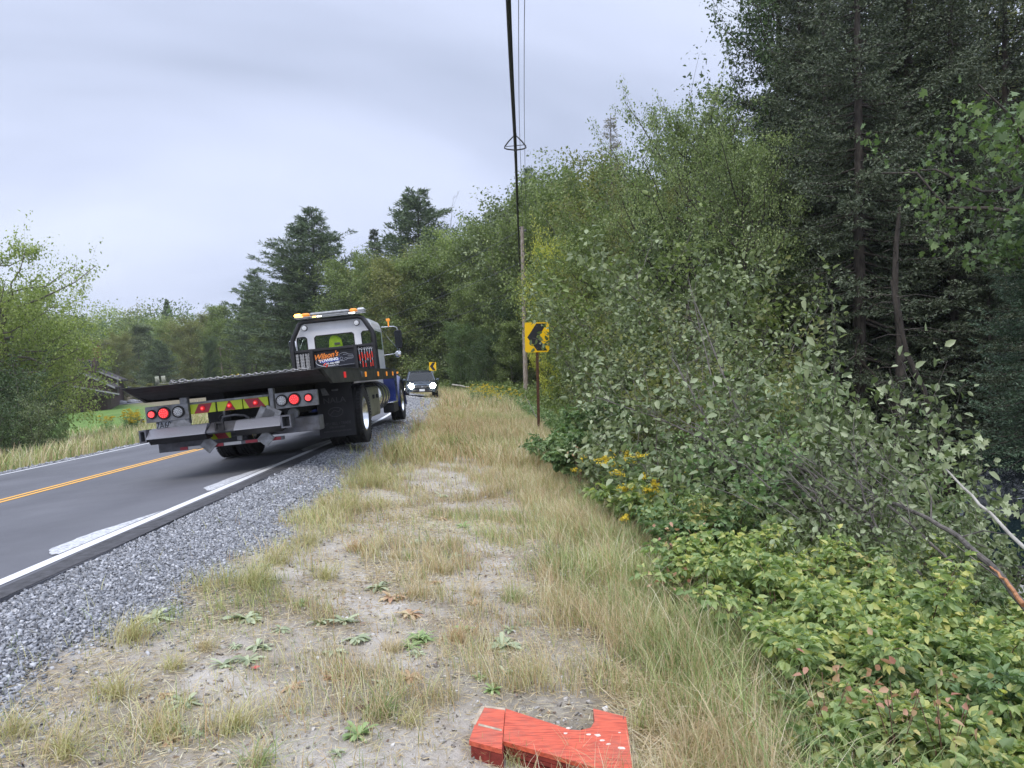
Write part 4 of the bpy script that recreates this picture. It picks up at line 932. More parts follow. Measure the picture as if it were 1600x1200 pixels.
TUS = [(690, 895, .16, 0, 'round grey-tan tussock above the rosette row'), (650, 932, .13, 0, 'small brown tussock next to the rust-red rosettes'), (612, 1018, .12, 0, 'dry brown tussock in the middle of the bare sand'), (712, 1002, .15, 3, 'upright straw-coloured tussock right of the green rosette'), (616, 872, .11, 0, None), (640, 874, .11, 1, None),
       (395, 915, .24, 2, 'wide swept yellow-green tussock at the edge of the crushed stone'), (205, 1000, .19, 2, None), (180, 1090, .18, 2, 'bushy yellowing tussock at the lower left of the sand'), (365, 1140, .17, 2, 'yellow-bladed grass clump at the lower edge, left of the board'), (100, 1180, .16, 2, 'green-yellow clump in the lower left corner'),
       (20, 1150, .15, 2, None), (600, 1120, .16, 1, 'thin green grass clump just left of the red board'), (540, 800, .22, 2, None), (480, 850, .22, 2, None), (430, 880, .22, 2, None), (270, 1045, .12, 2, None), (825, 1175, .10, 1, 'tiny green tuft growing in front of the red board'), (590, 760, .24, 2, None), (400, 1198, .14, 1, None), (320, 1015, .10, 0, None),
       (740, 930, .14, 0, None), (800, 940, .15, 1, None), (640, 1130, .12, 2, None), (250, 1150, .13, 2, None), (510, 905, .16, 2, None), (555, 860, .18, 3, None)]
for px, py, sz, mi_, lab in TUS:
    p = gp(px, py); n = int(170 * sz / .15); a = rng.uniform(0, 2 * PI, n); r_ = sz * .55 * rng.random(n)
    X = p[0] + np.cos(a) * r_; Y = p[1] + np.sin(a) * r_
    me = grass_mesh('grass_tussock', X, Y, sz * rng.uniform(.3, 1.15, n), rng.uniform(.002, .0042, n), np.abs(rng.normal(.8, .4, n)), GM, np.where(rng.random(n) < .6, mi_, 0), (.15, .05))
    o = link('grass_tussock', me)
    cx, cy, cz = p[0], p[1], gz(p[0], p[1]); me.transform(Matrix.Translation((-cx, -cy, -cz))); o.location = (cx, cy, cz)
    tag(o, lab or 'clump of %s grass rising from the sandy verge' % ['brown dry', 'greenish', 'yellowing', 'rusty'][mi_], 'grass clump', None if lab else '%s clumps on the verge' % ['brown', 'greenish', 'yellowing', 'rusty'][mi_])
for px, py, n, hh in ((800, 1190, 60, .10), (905, 1200, 40, .14), (850, 1185, 25, .09), (760, 1182, 25, .08), (1000, 1140, 60, .14)):
    p = gp(px, py); X = p[0] + rng.normal(size=n) * .035; Y = p[1] + rng.normal(size=n) * .015 - .02
    me = grass_mesh('grass_sprig', X, Y, hh * rng.uniform(.5, 1.4, n), rng.uniform(.002, .0035, n), np.abs(rng.normal(.5, .3, n)), GM, rng.integers(0, 3, n), (0, .05)); tag(link('grass_sprig', me), 'thin grass blades growing up along the edge of the red board', 'grass', kind='stuff')
YF = mat('yellow_flowers', (.72, .56, .05), .8, var=.3, vs=40)
def goldenrod(x, y, h_, n_st, label, group=None, fl=1.0):
    r_ = empty('goldenrod_plant', (x, y, gz(x, y) - .02)); tag(r_, label, 'wildflower', group)
    st = []; LPp, LAa = [], []; FP = []
    for k_ in range(n_st):
        a = rng.uniform(0, 6.28); b0 = np.array([math.cos(a), math.sin(a), 0]) * h_ * .1; t1 = b0 * rng.uniform(1.5, 4) + np.array([0, 0, h_ * rng.uniform(.7, 1.05)]); c_ = curve(b0, t1, 6, 0, .01); st.append(c_)
        m_ = 26; u_ = rng.uniform(.15, .92, m_) * 5; i_ = np.minimum(u_.astype(int), 4); LPp.append(c_[i_] + (c_[i_ + 1] - c_[i_]) * (u_ - i_)[:, None]); LAa.append(rdir(m_, .25, .4))
        for q_ in range(int(5 * fl)):
            d_ = rdir(1, .5)[0] * np.array([1, 1, .4]); m_ = 40; FP.append(c_[-1] + d_ * h_ * .13 * rng.random(m_)[:, None] + rng.normal(size=(m_, 3)) * .008)
    LPp = np.concatenate(LPp); LAa = np.concatenate(LAa)
    wv, wf = tubes(np.array(st), np.tile(np.linspace(.004, .0015, 6), (n_st, 1)), 4); link('stem', npmesh('stem', wv, [wf], [LM['under']]), None, r_)
    lv = leaves(LPp, LAa, rdir(len(LPp), 1), h_ * .1 * rng.uniform(.7, 1.3, len(LPp)), h_ * .022, 4); link('foliage', npmesh('foliage', lv[0], lv[1], [LM['under']]), None, r_)
    if FP:
        FP = np.concatenate(FP); lv = leaves(FP, rdir(len(FP)), rdir(len(FP)), .016, .012, 4); link('flower_head', npmesh('flower_head', lv[0], lv[1], [YF]), None, r_)['kind'] = 'stuff'
rs(91)
for px, py, d_, h_, lab in ((968, 735, 7.6, .85, 'tall goldenrod with a wide yellow flower head at the edge of the thicket'), (1003, 745, 7.2, .7, 'goldenrod with yellow sprays just right of the tallest one'), (1045, 738, 7.6, .8, 'thin goldenrod with few yellow sprays, right of the pair'), (1003, 790, 6.6, .45, 'short goldenrod with one small yellow head in the grass'), (908, 722, 9.0, .5, 'small goldenrod with orange-yellow tops at the thicket foot')):
    p = at(px, py, d_); x, y = p[0], p[1]; g_ = gz(x, y); goldenrod(x, y, max(h_, p[2] - g_ + .05), 7 if h_ > .6 else 4, lab)
for k_ in range(22):
    px = rng.uniform(740, 835); p = at(px, 640, rng.uniform(26, 40)); goldenrod(p[0], p[1], rng.uniform(.7, 1.1), 9, 'goldenrod in bloom in the yellow drift before the utility pole', 'goldenrods before the utility pole', .55)
for k_ in range(8):
    p = at(rng.uniform(165, 225), 680, rng.uniform(30, 38)); goldenrod(p[0], p[1], rng.uniform(.8, 1.2), 9, 'yellow flowering weed in the meadow left of the road', 'flowering weeds in the left meadow', 1.5)

# ------------------------------------------------------------------ brambles at the lower right
def bramble(label, px, ytop, d_, h_, w_, n_cane=16, group=None, leafm='berry', ls=.062, dens=1.0):
    p = at(px, ytop, d_); x, y = p[0], p[1]; g_ = gz(x, y); h_ = max(.35, p[2] - g_)
    r_ = empty('bramble_bush', (x, y, g_)); tag(r_, label, 'bramble', group)
    cs = []; LPp, LAa, LN_, LS = [], [], [], []
    for k_ in range(int(n_cane)):
        a = rng.uniform(0, 6.28); b0 = np.array([math.cos(a), math.sin(a), 0]) * w_ * .18 * rng.random(); out = w_ * .5 * rng.uniform(.2, 1); hh = h_ * rng.uniform(.6, 1.0)
        t1 = b0 + np.array([math.cos(a) * out, math.sin(a) * out, hh * .8]); c_ = curve(b0, t1, 7, hh * .22, .008); cs.append(c_)
        m_ = int(20 * dens * (.6 + h_)); u_ = rng.uniform(.22, 1.0, m_) ** .8 * 6; i_ = np.minimum(u_.astype(int), 5); P = c_[i_] + (c_[i_ + 1] - c_[i_]) * (u_ - i_)[:, None]
        pa = rdir(m_, .25, .5); pl = rng.uniform(.03, .10, m_)[:, None]; Q = P + pa * pl
        for j_ in range(-1, 2):                          # three leaflets to a leaf
            side = np.cross(pa, [0, 0, 1.0]); A = unit(pa + side * j_ * 1.0 + np.array([0, 0, -.35])); LPp.append(Q + side * j_ * .006); LAa.append(A); LN_.append(rdir(m_, 1.2)); LS.append(ls * rng.uniform(.6, 1.3, m_) * (1 if j_ == 0 else .85))
    LPp = np.concatenate(LPp); LAa = np.concatenate(LAa); LN_ = np.concatenate(LN_); LS = np.concatenate(LS)
    wv, wf = tubes(np.array(cs), np.tile(np.linspace(.0045, .0018, 7), (len(cs), 1)), 5); link('cane', npmesh('cane', wv, [wf], [CANE]), None, r_)['kind'] = 'stuff'
    lv = leaves(LPp, LAa, LN_, LS, LS * rng.uniform(.55, .75, len(LS)), 6, .24, .26); link('foliage', npmesh('foliage', lv[0], lv[1], [LM[leafm]]), None, r_)
CANE = mat('bramble_cane', (.16, .09, .06), .7, var=.3, vs=20)
rs(101)
BR = [(880, 650, 11.5), (905, 690, 9.8), (930, 640, 10.5), (870, 690, 12.2), (1000, 750, 7.4), (1060, 765, 6.9), (1110, 745, 7.2), (1080, 800, 5.9), (1140, 785, 5.9), (1190, 790, 5.9), (1120, 850, 5.0), (1180, 835, 5.1), (1240, 830, 5.0), (1290, 855, 4.9), (1230, 900, 4.3),
      (1310, 900, 4.2), (1370, 890, 4.3), (1420, 900, 4.2), (1290, 975, 3.7), (1370, 960, 3.6), (1440, 950, 3.7), (1510, 950, 3.8), (1340, 1060, 3.15), (1420, 1040, 3.1), (1500, 1030, 3.2), (1570, 1000, 3.3), (1390, 1130, 2.75), (1480, 1110, 2.75), (1570, 1080, 2.8), (1250, 860, 5.6), (1350, 850, 5.4), (1450, 880, 5.0), (1540, 900, 4.8)]
for k_, (px, yt, d_) in enumerate(BR):
    yt += rng.uniform(-85, 20)
    lab, grp = 'low green bramble in the leafy bank below the thicket', 'brambles of the leafy bank'
    if k_ == 26: lab, grp = 'bramble with reddening leaves in the lower right corner', None
    if k_ == 3: lab, grp = 'bramble at the foot of the chevron sign post', None
    bramble(lab, px, yt, d_, 0, 1.05 if d_ > 4 else .8, 15, grp, ('berryy' if k_ in (8, 13, 16, 19, 22, 26, 29) else ('under' if k_ % 6 == 1 else 'berry')) if 3 < k_ else 'under', ls=(.048 if d_ < 4 else (.055 if d_ < 6 else .075)), dens=(2.6 if d_ < 4 else 1.6))
for px, py, d_ in ((1290, 1065, 3.1), (1475, 1085, 2.85), (1060, 835, 5.4), (1050, 905, 4.9), (1400, 1075, 2.9), (905, 705, 9.3)):
    p = at(px, py, d_); n = 20; P = p + rng.normal(size=(n, 3)) * np.array([.09, .09, .06]); lv = leaves(P, rdir(n, -.2), rdir(n, 1), rng.uniform(.025, .05, n), .028, 6)
    x, y = p[0], p[1]; g_ = gz(x, y); V = lv[0] - np.array([x, y, g_]); r_ = empty('reddened_sapling', (x, y, g_)); tag(r_, 'small sapling with pinkish-red autumn leaves among the brambles', 'sapling', 'red-leaved saplings among the brambles')
    link('foliage', npmesh('foliage', V, lv[1], [LM['red']]), None, r_); mb_ = MB(); h_ = p[2] - g_
    for q_ in range(5): a = q_ * 1.3; mb_.tube([(0, 0, 0), (.03 * math.cos(a), .03 * math.sin(a), h_ * .6), (.1 * math.cos(a), .1 * math.sin(a), h_)], [.004, .003, .0015], 4)
    mb_.build('stem', CANE, r_)

# ------------------------------------------------------------------ fallen and leaning wood in the thicket
def wpath(pts): return [tuple(at(*q_)) for q_ in pts]
def limb(name, pts, r0, r1, mt, label, twigs=0, tl=.5, grp=None, part='branch'):
    P = [Vector(q_) for q_ in wpath(pts)]; mb_ = MB(); o0 = P[0].copy(); Q = []
    for i_ in range(len(P) - 1):
        for j_ in range(4): Q.append(P[i_].lerp(P[i_ + 1], j_ / 4) + Vector(rng.normal(size=3)) * r0 * .25 * (j_ > 0))
    Q.append(P[-1]); Q = [q_ - o0 for q_ in Q]
    r_ = empty(name, o0); tag(r_, label, 'branch', grp); mb_.tube(Q, list(np.linspace(r0, r1, len(Q))), 8); mb_.build(part, mt, r_, True)
    if twigs:
        mb_ = MB()
        for k_ in range(twigs):
            i_ = int(rng.uniform(.2, .98) * (len(Q) - 1)); d_ = (Q[-1] - Q[0]).normalized() * .6 + Vector(rdir(1, .2)[0]); L_ = tl * rng.uniform(.4, 1.2)
            m1 = Q[i_] + d_ * L_ * .5 + Vector(rng.normal(size=3)) * .03; mb_.tube([Q[i_], m1, Q[i_] + d_ * L_ + Vector((0, 0, -.04))], [r1 * .6, r1 * .4, .0015], 5)
        o_ = mb_.build('twig', mt, r_); o_['kind'] = 'stuff'
    return r_
rs(111)
BK_DEAD = bark('dead_grey_wood', (.05, .045, .04), (.20, .18, .16))
TORN = mat('torn_orange_wood', (.42, .19, .085), .6, var=.4, vs=30)
PEEL = bark('peeled_pale_wood', (.26, .245, .215), (.52, .50, .45), 10)
limb('peeled_branch', [(1640, 895, 4.1), (1560, 815, 4.6), (1505, 762, 4.9), (1478, 733, 5.1)], .013, .006, PEEL, 'pale peeled branch slanting across the dark gap at the right edge', 0, .3)
limb('broken_trunk', [(1612, 960, 4.2), (1560, 895, 4.6), (1500, 840, 5.0), (1440, 805, 5.4), (1360, 775, 5.9)], .025, .012, BK_DEAD, 'grey fallen trunk with torn orange bark at its lower end', 6, .6)
r_ = limb('bark_tear', [(1600, 948, 4.16), (1572, 908, 4.45), (1548, 888, 4.62)], .015, .005, TORN, 'strip of torn orange wood on the fallen grey trunk', 0); 
o_ = r_.children[0]; bt = [o for o in bpy.data.objects if o.name.startswith('broken_trunk')][0]
for v in o_.data.vertices: v.co = v.co + r_.location - bt.location + Vector((-.016, -.018, .016))
o_.parent = bt; o_.name = 'torn_wood'; bpy.data.objects.remove(r_)
for k_, (pts, r0, lab) in enumerate((
    ([(1300, 880, 6.0), (1200, 760, 6.6), (1120, 690, 7.2), (1080, 610, 7.8), (1050, 560, 8.2)], .030, 'long bare grey stem leaning left through the middle of the thicket'),
    ([(1230, 800, 6.6), (1130, 700, 7.0), (1020, 650, 7.6), (930, 620, 8.4)], .022, 'low bare branch fanning left towards the chevron sign'),
    ([(1260, 790, 6.4), (1170, 690, 6.8), (1120, 560, 7.6), (1085, 470, 8.4)], .022, 'bare grey stem rising to the upper thicket'),
    ([(1440, 900, 5.2), (1370, 830, 5.6), (1270, 740, 6.2), (1180, 700, 6.6), (1080, 660, 7.2)], .026, 'long fallen branch lying across the brush pile'),
    ([(1420, 930, 5.1), (1380, 850, 5.4), (1350, 780, 5.8), (1330, 690, 6.2)], .024, 'dark upright dead stem in the brush pile'),
    ([(1500, 890, 5.0), (1400, 800, 5.4), (1300, 720, 6.0)], .018, 'thin dead branch crossing behind the grey trunk'),
    ([(1380, 920, 5.2), (1290, 800, 5.8), (1230, 700, 6.4)], .016, 'thin dead branch at the left side of the brush pile'),
    ([(1120, 620, 7.8), (1095, 520, 8.4), (1075, 430, 8.8)], .014, 'bare twiggy branch sticking up from the thicket'))):
    limb('dead_branch', pts, r0 * .62, r0 * .2, BK_DEAD, lab, 26, .5)
for k_ in range(30):
    px, py, d_ = rng.uniform(1150, 1500), rng.uniform(720, 880), rng.uniform(5.0, 6.4); dx_ = rng.uniform(-120, -40)
    limb('dead_stick', [(px, py, d_), (px + dx_ * .5, py + dx_ * rng.uniform(.2, .6), d_ + .15), (px + dx_, py + dx_ * rng.uniform(.3, 1.1), d_ + .3)], .0045, .002, BK_DEAD, 'thin dead stick in the tangled brush pile', 3, .25, 'sticks of the brush pile')
# leafy tip of the peeled branch
for (px, py, d_) in ((1482, 722, 5.1), (1500, 700, 5.15), (1530, 690, 5.2), (1470, 705, 5.1), (1560, 800, 4.7), (1585, 790, 4.7)):
    p = at(px, py, d_); bt = [o for o in bpy.data.objects if o.name.startswith('peeled_branch')][0]; n = 9; P = p + rng.normal(size=(n, 3)) * .035 - np.array(bt.location); lv = lobed(P, rdir(n, .2), unit(rdir(n, .6) + np.array([0, -.8, 0])), rng.uniform(.045, .075, n), .1)
    link('leaf_spray', npmesh('leaf_spray', lv[0], [lv[1], lv[2]], [LM['silver']]), None, bt)['kind'] = 'stuff'
# leafy twig in front of the chevron sign
r_ = limb('leafy_twig', [(905, 600, 15.6), (880, 560, 15.6), (856, 535, 15.6), (832, 528, 15.6)], .010, .004, BK_GREY, 'leafy twig reaching across the lower half of the chevron sign', 5, .2)
n = 10; c_ = np.array([tuple(at(q_[0] + rng.normal() * 9, q_[1] + rng.normal() * 8, 15.6)) for q_ in [(858, 545), (850, 540), (845, 528), (835, 540)] for _ in range(3)][:10]) - np.array(r_.location)
lv = leaves(c_, rdir(n), unit(rdir(n) + np.array([0, -1.2, 0])), rng.uniform(.09, .15, n), .07, 6); link('leaf', npmesh('leaf', lv[0], lv[1], [LM['grey']]), None, r_)['kind'] = 'stuff'
# ------------------------------------------------------------------ materials for made things
BLK = mat('black_paint', (.018, .018, .02), .42, var=.4, vs=5); BLKM = mat('matte_black_steel', (.02, .02, .022), .7, var=.3, vs=8)
GALV = mat('galvanised_steel', (.24, .25, .265), .42, .35, var=.3, vs=9, dirt=(.14, .14, .145)); GREYS = mat('worn_grey_steel', (.115, .12, .14), .5, .2, var=.35, vs=6, dirt=(.07, .07, .075))
RUB = mat('tyre_rubber', (.022, .022, .023), .85, var=.3, vs=10); FLAP = mat('mud_flap_rubber', (.028, .028, .032), .75, var=.25, vs=4)
CHR = mat('polished_aluminium', (.78, .79, .8), .18, .95, var=.12, vs=5); OLV = mat('dull_aluminium_box', (.27, .27, .235), .45, .6, var=.25, vs=3)
WHT = mat('white_cab_paint', (.88, .89, .92), .3, coat=.4, var=.05, vs=3); BLU = mat('dark_blue_paint', (.015, .03, .16), .25, coat=.7, var=.2, vs=3)
RAIL = mat('dusty_dark_rail', (.05, .052, .05), .55, .3, var=.4, vs=4); DECK = mat('steel_deck', (.16, .16, .165), .6, .5, var=.5, vs=3, dirt=(.06, .055, .05))
REDL = mat('red_lamp', (.55, .015, .02), .3, emit=(1, .03, .04), es=.28); REDH = mat('red_lamp_diode', (1, .15, .15), .3, emit=(1, .08, .08), es=1.3)
CLR = mat('clear_reversing_lens', (.62, .64, .66), .25, var=.3, vs=60); AMB = mat('amber_lens', (.8, .28, .03), .3, emit=(1, .35, .05), es=.35); AMBL = mat('lit_amber_lamp', (1, .6, .1), .3, emit=(1, .5, .08), es=6)
WLED = mat('lit_white_lamp', (1, 1, .95), .3, emit=(1, .95, .8), es=4); LIME = mat('lime_reflector', (.50, .62, .03), .4); DRED = mat('red_reflector', (.33, .03, .045), .4); WTAPE = mat('white_reflector_tape', (.55, .55, .55), .4)
ORG = mat('orange_print', (.85, .25, .03), .5); WPR = mat('white_print', (.78, .8, .84), .5); BPR = mat('blue_print', (.03, .07, .35), .5); GPR = mat('grey_print', (.10, .10, .108), .6); SPR = mat('silver_print', (.30, .32, .36), .5)
RHND = mat('red_handle', (.65, .05, .03), .45); SIGNB = mat('black_sign_panel', (.010, .011, .02), .3)
def glassmat(name, tint=(.55, .62, .6), tr=.72):
    m_, n_, b_ = new_mat(name); l_ = n_.links.new; b_.inputs['Base Color'].default_value = (.02, .025, .03, 1); b_.inputs['Roughness'].default_value = .04
    t_ = n_.nodes.new('ShaderNodeBsdfTransparent'); t_.inputs[0].default_value = tuple(tint) + (1,); s_ = n_.nodes.new('ShaderNodeMixShader'); s_.inputs[0].default_value = tr
    l_(b_.outputs[0], s_.inputs[1]); l_(t_.outputs[0], s_.inputs[2]); l_(s_.outputs[0], n_.nodes['Material Output'].inputs[0]); return m_
GLS = glassmat('window_glass', (.88, .93, .90), .90); DGLS = glassmat('dark_car_glass', (.25, .28, .3), .5)
m_, n_, b_ = new_mat('diamond_plate'); l_ = n_.links.new; b_.inputs['Base Color'].default_value = (.24, .25, .29, 1); b_.inputs['Metallic'].default_value = .25; b_.inputs['Roughness'].default_value = .42
t_ = n_.nodes.new('ShaderNodeTexCoord'); ck = n_.nodes.new('ShaderNodeTexChecker'); mp_ = n_.nodes.new('ShaderNodeMapping'); mp_.inputs['Rotation'].default_value = (0, 0, .785); l_(t_.outputs['Object'], mp_.inputs[0]); l_(mp_.outputs[0], ck.inputs[0]); ck.inputs['Scale'].default_value = 30
bb = n_.nodes.new('ShaderNodeBump'); bb.inputs['Strength'].default_value = .8; bb.inputs['Distance'].default_value = .012; l_(ck.outputs['Fac'], bb.inputs['Height']); l_(bb.outputs[0], b_.inputs['Normal']); DIA = m_

def text(name, body, size, mt, parent, loc, rot=(R(90), 0, 0), shear=0.0, ext=.002, sx=1.0, bold=0.0, align='CENTER'):
    cu = bpy.data.curves.new('t', 'FONT'); cu.body = body; cu.size = size; cu.extrude = ext; cu.shear = shear; cu.align_x = align; cu.align_y = 'CENTER'; cu.offset = bold; cu.resolution_u = 3
    o = bpy.data.objects.new('t', cu); COL.objects.link(o); bpy.context.view_layer.update()
    me = bpy.data.meshes.new_from_object(o.evaluated_get(bpy.context.evaluated_depsgraph_get())); bpy.data.objects.remove(o); bpy.data.curves.remove(cu)
    me.materials.clear(); me.materials.append(mt); o = bpy.data.objects.new(name, me); COL.objects.link(o); o.parent = parent; o.location = loc; o.rotation_euler = rot; o.scale = (sx, 1, 1); return o

# ------------------------------------------------------------------ the flatbed tow truck
TY, TX = 11.75, -3.60
_S, _T = road_st(TX, TY); TRUCK_ROT = (0, -math.atan(BANK), R(2.4))
TR = empty('tow_truck', (TX, TY, zroad(float(_T)) + .01)); TR.rotation_mode = 'XYZ'
TR.matrix_world = Matrix.Translation(TR.location) @ Matrix.Rotation(R(1.9), 4, 'Z') @ Matrix.Rotation(-math.atan(BANK), 4, 'Y') @ Matrix.Scale(.955, 4)
tag(TR, 'flatbed tow truck with white cab and blue hood, seen from behind', 'tow truck')
B = lambda: MB()
def part(name, mb_, mt, par=None, smooth=False): return mb_.build(name, mt, par or TR, smooth)
# chassis
mb_ = B(); [mb_.box(x - .045, x + .045, -1.9, 6.9, .72, .98, .01) for x in (-.43, .43)]; [mb_.box(-.385, .385, y, y + .1, .76, .94) for y in (-1.7, -.6, .7, 2, 3.4, 5)]
mb_.box(-.4, .4, -1.9, -.9, .98, 1.1); part('chassis', mb_, BLKM)
# flat bed: deck with slanted tail, side rails
deck = B(); deck.prism([(-3.15, 1.315), (3.75, 1.315), (3.75, 1.255), (-3.0, 1.255)], 'x', -1.25, 1.25); deck.prism([(-3.0, 1.254), (-2.55, 1.254), (-2.55, 1.15)], 'x', -1.25, 1.25)
for k_ in range(16): deck.box(-1.24, 1.24, -2.4 + k_ * .39, -2.34 + k_ * .39, 1.15, 1.252)
BED = part('flat_bed', deck, BLKM)
top = B(); top.box(-1.24, 1.24, -3.11, 3.72, 1.319, 1.323); part('deck_plate', top, DECK, BED)
for sg in (-1, 1):
    r_ = B(); r_.prism([(-3.12, 1.325), (3.75, 1.325), (3.75, 1.12), (-2.55, 1.12)], 'x', min(sg * 1.255, sg * 1.30), max(sg * 1.255, sg * 1.30)); r_.box(min(sg * 1.2, sg * 1.305), max(sg * 1.2, sg * 1.305), -3.13, 3.75, 1.326, 1.338); rl = part('side_rail', r_, RAIL, BED)
for y, mt in ((-1.75, REDL), (-.35, GREYS), (.05, AMB), (1.45, AMB), (2.6, AMB), (3.55, AMB)):
    for sg in (-1, 1):
        q_ = B(); q_.box(min(sg * 1.301, sg * 1.318), max(sg * 1.301, sg * 1.318), y - .055, y + .055, 1.185, 1.275, .006); part('marker_lamp', q_, mt, BED)
sk = B(); [sk.box(x - .05, x + .05, -2.3, 3.6, 1.0, 1.149) for x in (-.36, .36)]; part('subframe', sk, BLKM, BED)
# rear light panels
for sg in (-1, 1):
    x0, x1 = (-1.17, -.60) if sg < 0 else (.56, 1.13)
    q_ = B(); q_.box(x0, x1, -2.84, -2.78, .845, 1.06, .006); PN = part('light_panel', q_, GALV)
    xs_ = (x0 + .09, x0 + .25, x0 + .44) if sg < 0 else (x1 - .12, x1 - .31, x1 - .50 + .02)
    for x, r_, mt in zip(xs_, (.047, .072, .066), (REDL, REDL, CLR)):
        q_ = B(); q_.lathe([(-.022, r_ * .8), (-.026, r_ + .012), (.0, r_ + .016)], 'y', (x, -2.84, .955), 24); ring = part('lamp_ring', q_, RUB, PN, True)
        q_ = B(); q_.lathe([(-.036, r_ * .3), (-.034, r_ * .72), (-.026, r_ * .9), (-.02, r_ * .93)], 'y', (x, -2.84, .955), 24); part('tail_lamp' if mt == REDL else 'reversing_lamp', q_, mt, PN, True)
        q_ = B()
        for a_, rr in [(0, 0)] + [(k_ * 60, .38) for k_ in range(6)] + [(k_ * 30 + 15, .70) for k_ in range(12)]:
            q_.box(x + math.cos(R(a_)) * rr * r_ - .006, x + math.cos(R(a_)) * rr * r_ + .006, -2.88, -2.872, .955 + math.sin(R(a_)) * rr * r_ - .006, .955 + math.sin(R(a_)) * rr * r_ + .006)
        part('lamp_diode', q_, REDH if mt == REDL else GALV, PN)['kind'] = 'stuff'
    if sg < 0:
        q_ = B(); [q_.box(x - .008, x + .008, -2.845, -2.84, z - .008, z + .008) for x in (-.86, -.80, -.66) for z in (.92, .955, .99)]; part('bolt_hole', q_, BLKM, PN)['kind'] = 'stuff'
# three chevron reflector plates with marker lamps
for x in (-.43, -.07, .28):
    q_ = B(); q_.box(x - .168, x + .168, -2.78, -2.755, .90, 1.03, .004); PL = part('reflector_plate', q_, LIME)
    q_ = B(); s_ = -1 if x < 0.2 else 1
    if x == -.07: pts = [(x - .075, .903), (x + .075, .903), (x + .01, 1.027), (x - .01, 1.027)]
    elif x < 0: pts = [(x - .12, .903), (x + .07, .903), (x + .13, 1.027), (x - .05, 1.027)]
    else: pts = [(x - .09, .903), (x + .13, .903), (x + .04, 1.027), (x - .15, 1.027)]
    q_.prism(pts, 'y', -2.783, -2.78); part('red_stripe', q_, DRED, PL)
    q_ = B(); q_.lathe([(-.03, .012), (-.026, .026), (-.012, .034)], 'y', (x, -2.782, .965), 18); part('marker_lamp', q_, REDL, PL, True)
    q_ = B(); q_.lathe([(-.036, .004), (-.034, .012)], 'y', (x, -2.782, .965), 10); part('lamp_diode', q_, REDH, PL)
q_ = B(); q_.box(-.62, .47, -2.754, -2.72, 1.031, 1.06); [q_.box(x - .05, x + .05, -2.82, -2.72, .78, 1.14, .01) for x in (-.665,)]; q_.box(.475, .54, -2.82, -2.72, .86, 1.14, .01); part('tail_bracket', q_, GALV)
# wheel lift crossbar with diamond plate steps
q_ = B(); q_.prism([(-2.86, .72), (-2.86, .74), (-2.66, .845), (-2.62, .845), (-2.62, .70), (-2.80, .70)], 'x', -.33, .04); q_.box(-.42, .12, -2.62, -2.45, .70, .83, .01)
q_.tube([(-.20, -2.60, .85), (-.18, -2.62, .91), (-.02, -2.62, .92), (.10, -2.60, .90), (.16, -2.58, .85)], .016, 8); LF = part('wheel_lift', q_, GREYS); LF.location = (-.02, -.10, -.09)
for x0, x1 in ((-1.10, -.335), (.045, .66)):
    q_ = B(); q_.prism([(-2.905, .722), (-2.90, .735), (-2.78, .842), (-2.68, .850), (-2.68, .82), (-2.80, .79), (-2.88, .715)], 'x', x0, x1); part('step_plate', q_, DIA, LF)
    q_ = B(); q_.prism([(-2.88, .715), (-2.68, .815), (-2.62, .815), (-2.62, .66), (-2.80, .64)], 'x', x0 + .004, x1 - .004); part('step_beam', q_, BLK, LF)
for x0, x1 in ((-1.20, -1.105), (.665, .80)):
    q_ = B(); q_.box(x0, x1, -2.88, -2.70, .68, .70); q_.box(x0, x1, -2.88, -2.70, .83, .85); q_.box(x0, x0 + .02, -2.88, -2.70, .701, .829); q_.box(x1 - .02, x1, -2.88, -2.70, .701, .829); part('receiver_tube', q_, GREYS, LF)
q_ = B(); q_.box(-.20, -.08, -2.90, -2.861, .735, .755); q_.box(-.20, -.08, -2.90, -2.861, .835, .855); q_.box(-.20, -.175, -2.90, -2.861, .756, .834); q_.box(-.105, -.08, -2.90, -2.861, .756, .834); q_.box(-.174, -.106, -2.88, -2.862, .757, .833); part('receiver_tube', q_, BLKM, LF)
for x in (-.72, .42, .50):
    q_ = B(); M_ = Matrix.Translation((x, -2.72, .86)) @ Matrix.Rotation(R(45 if x < 0 else 30), 4, 'Y'); q_.box(-.11, .11, -.012, .012, -.11, .11, .004, M_); part('lift_bracket', q_, GALV, LF)
q_ = B(); q_.lathe([(-.03, .075), (.03, .075)], 'y', (.74, -2.5, .85), 20); part('roller', q_, GALV, LF, True)
for x in (-.32, .45):
    q_ = B(); q_.box(x - .30 / 2, x + .15, -2.60, -2.58, .52, .60); PLW = part('reflector_plate', q_, LIME); q_ = B(); q_.prism([(x - .02, .521), (x + .13, .521), (x + .08, .599), (x - .07, .599)], 'y', -2.604, -2.6012); part('red_stripe', q_, DRED, PLW)
    q_ = B(); M_ = Matrix.Translation((x - .06, -2.70, .56)) @ Matrix.Rotation(R(45), 4, 'Y'); q_.box(-.085, .085, -.01, .01, -.085, .085, .004, M_); part('lift_bracket', q_, GALV, LF)
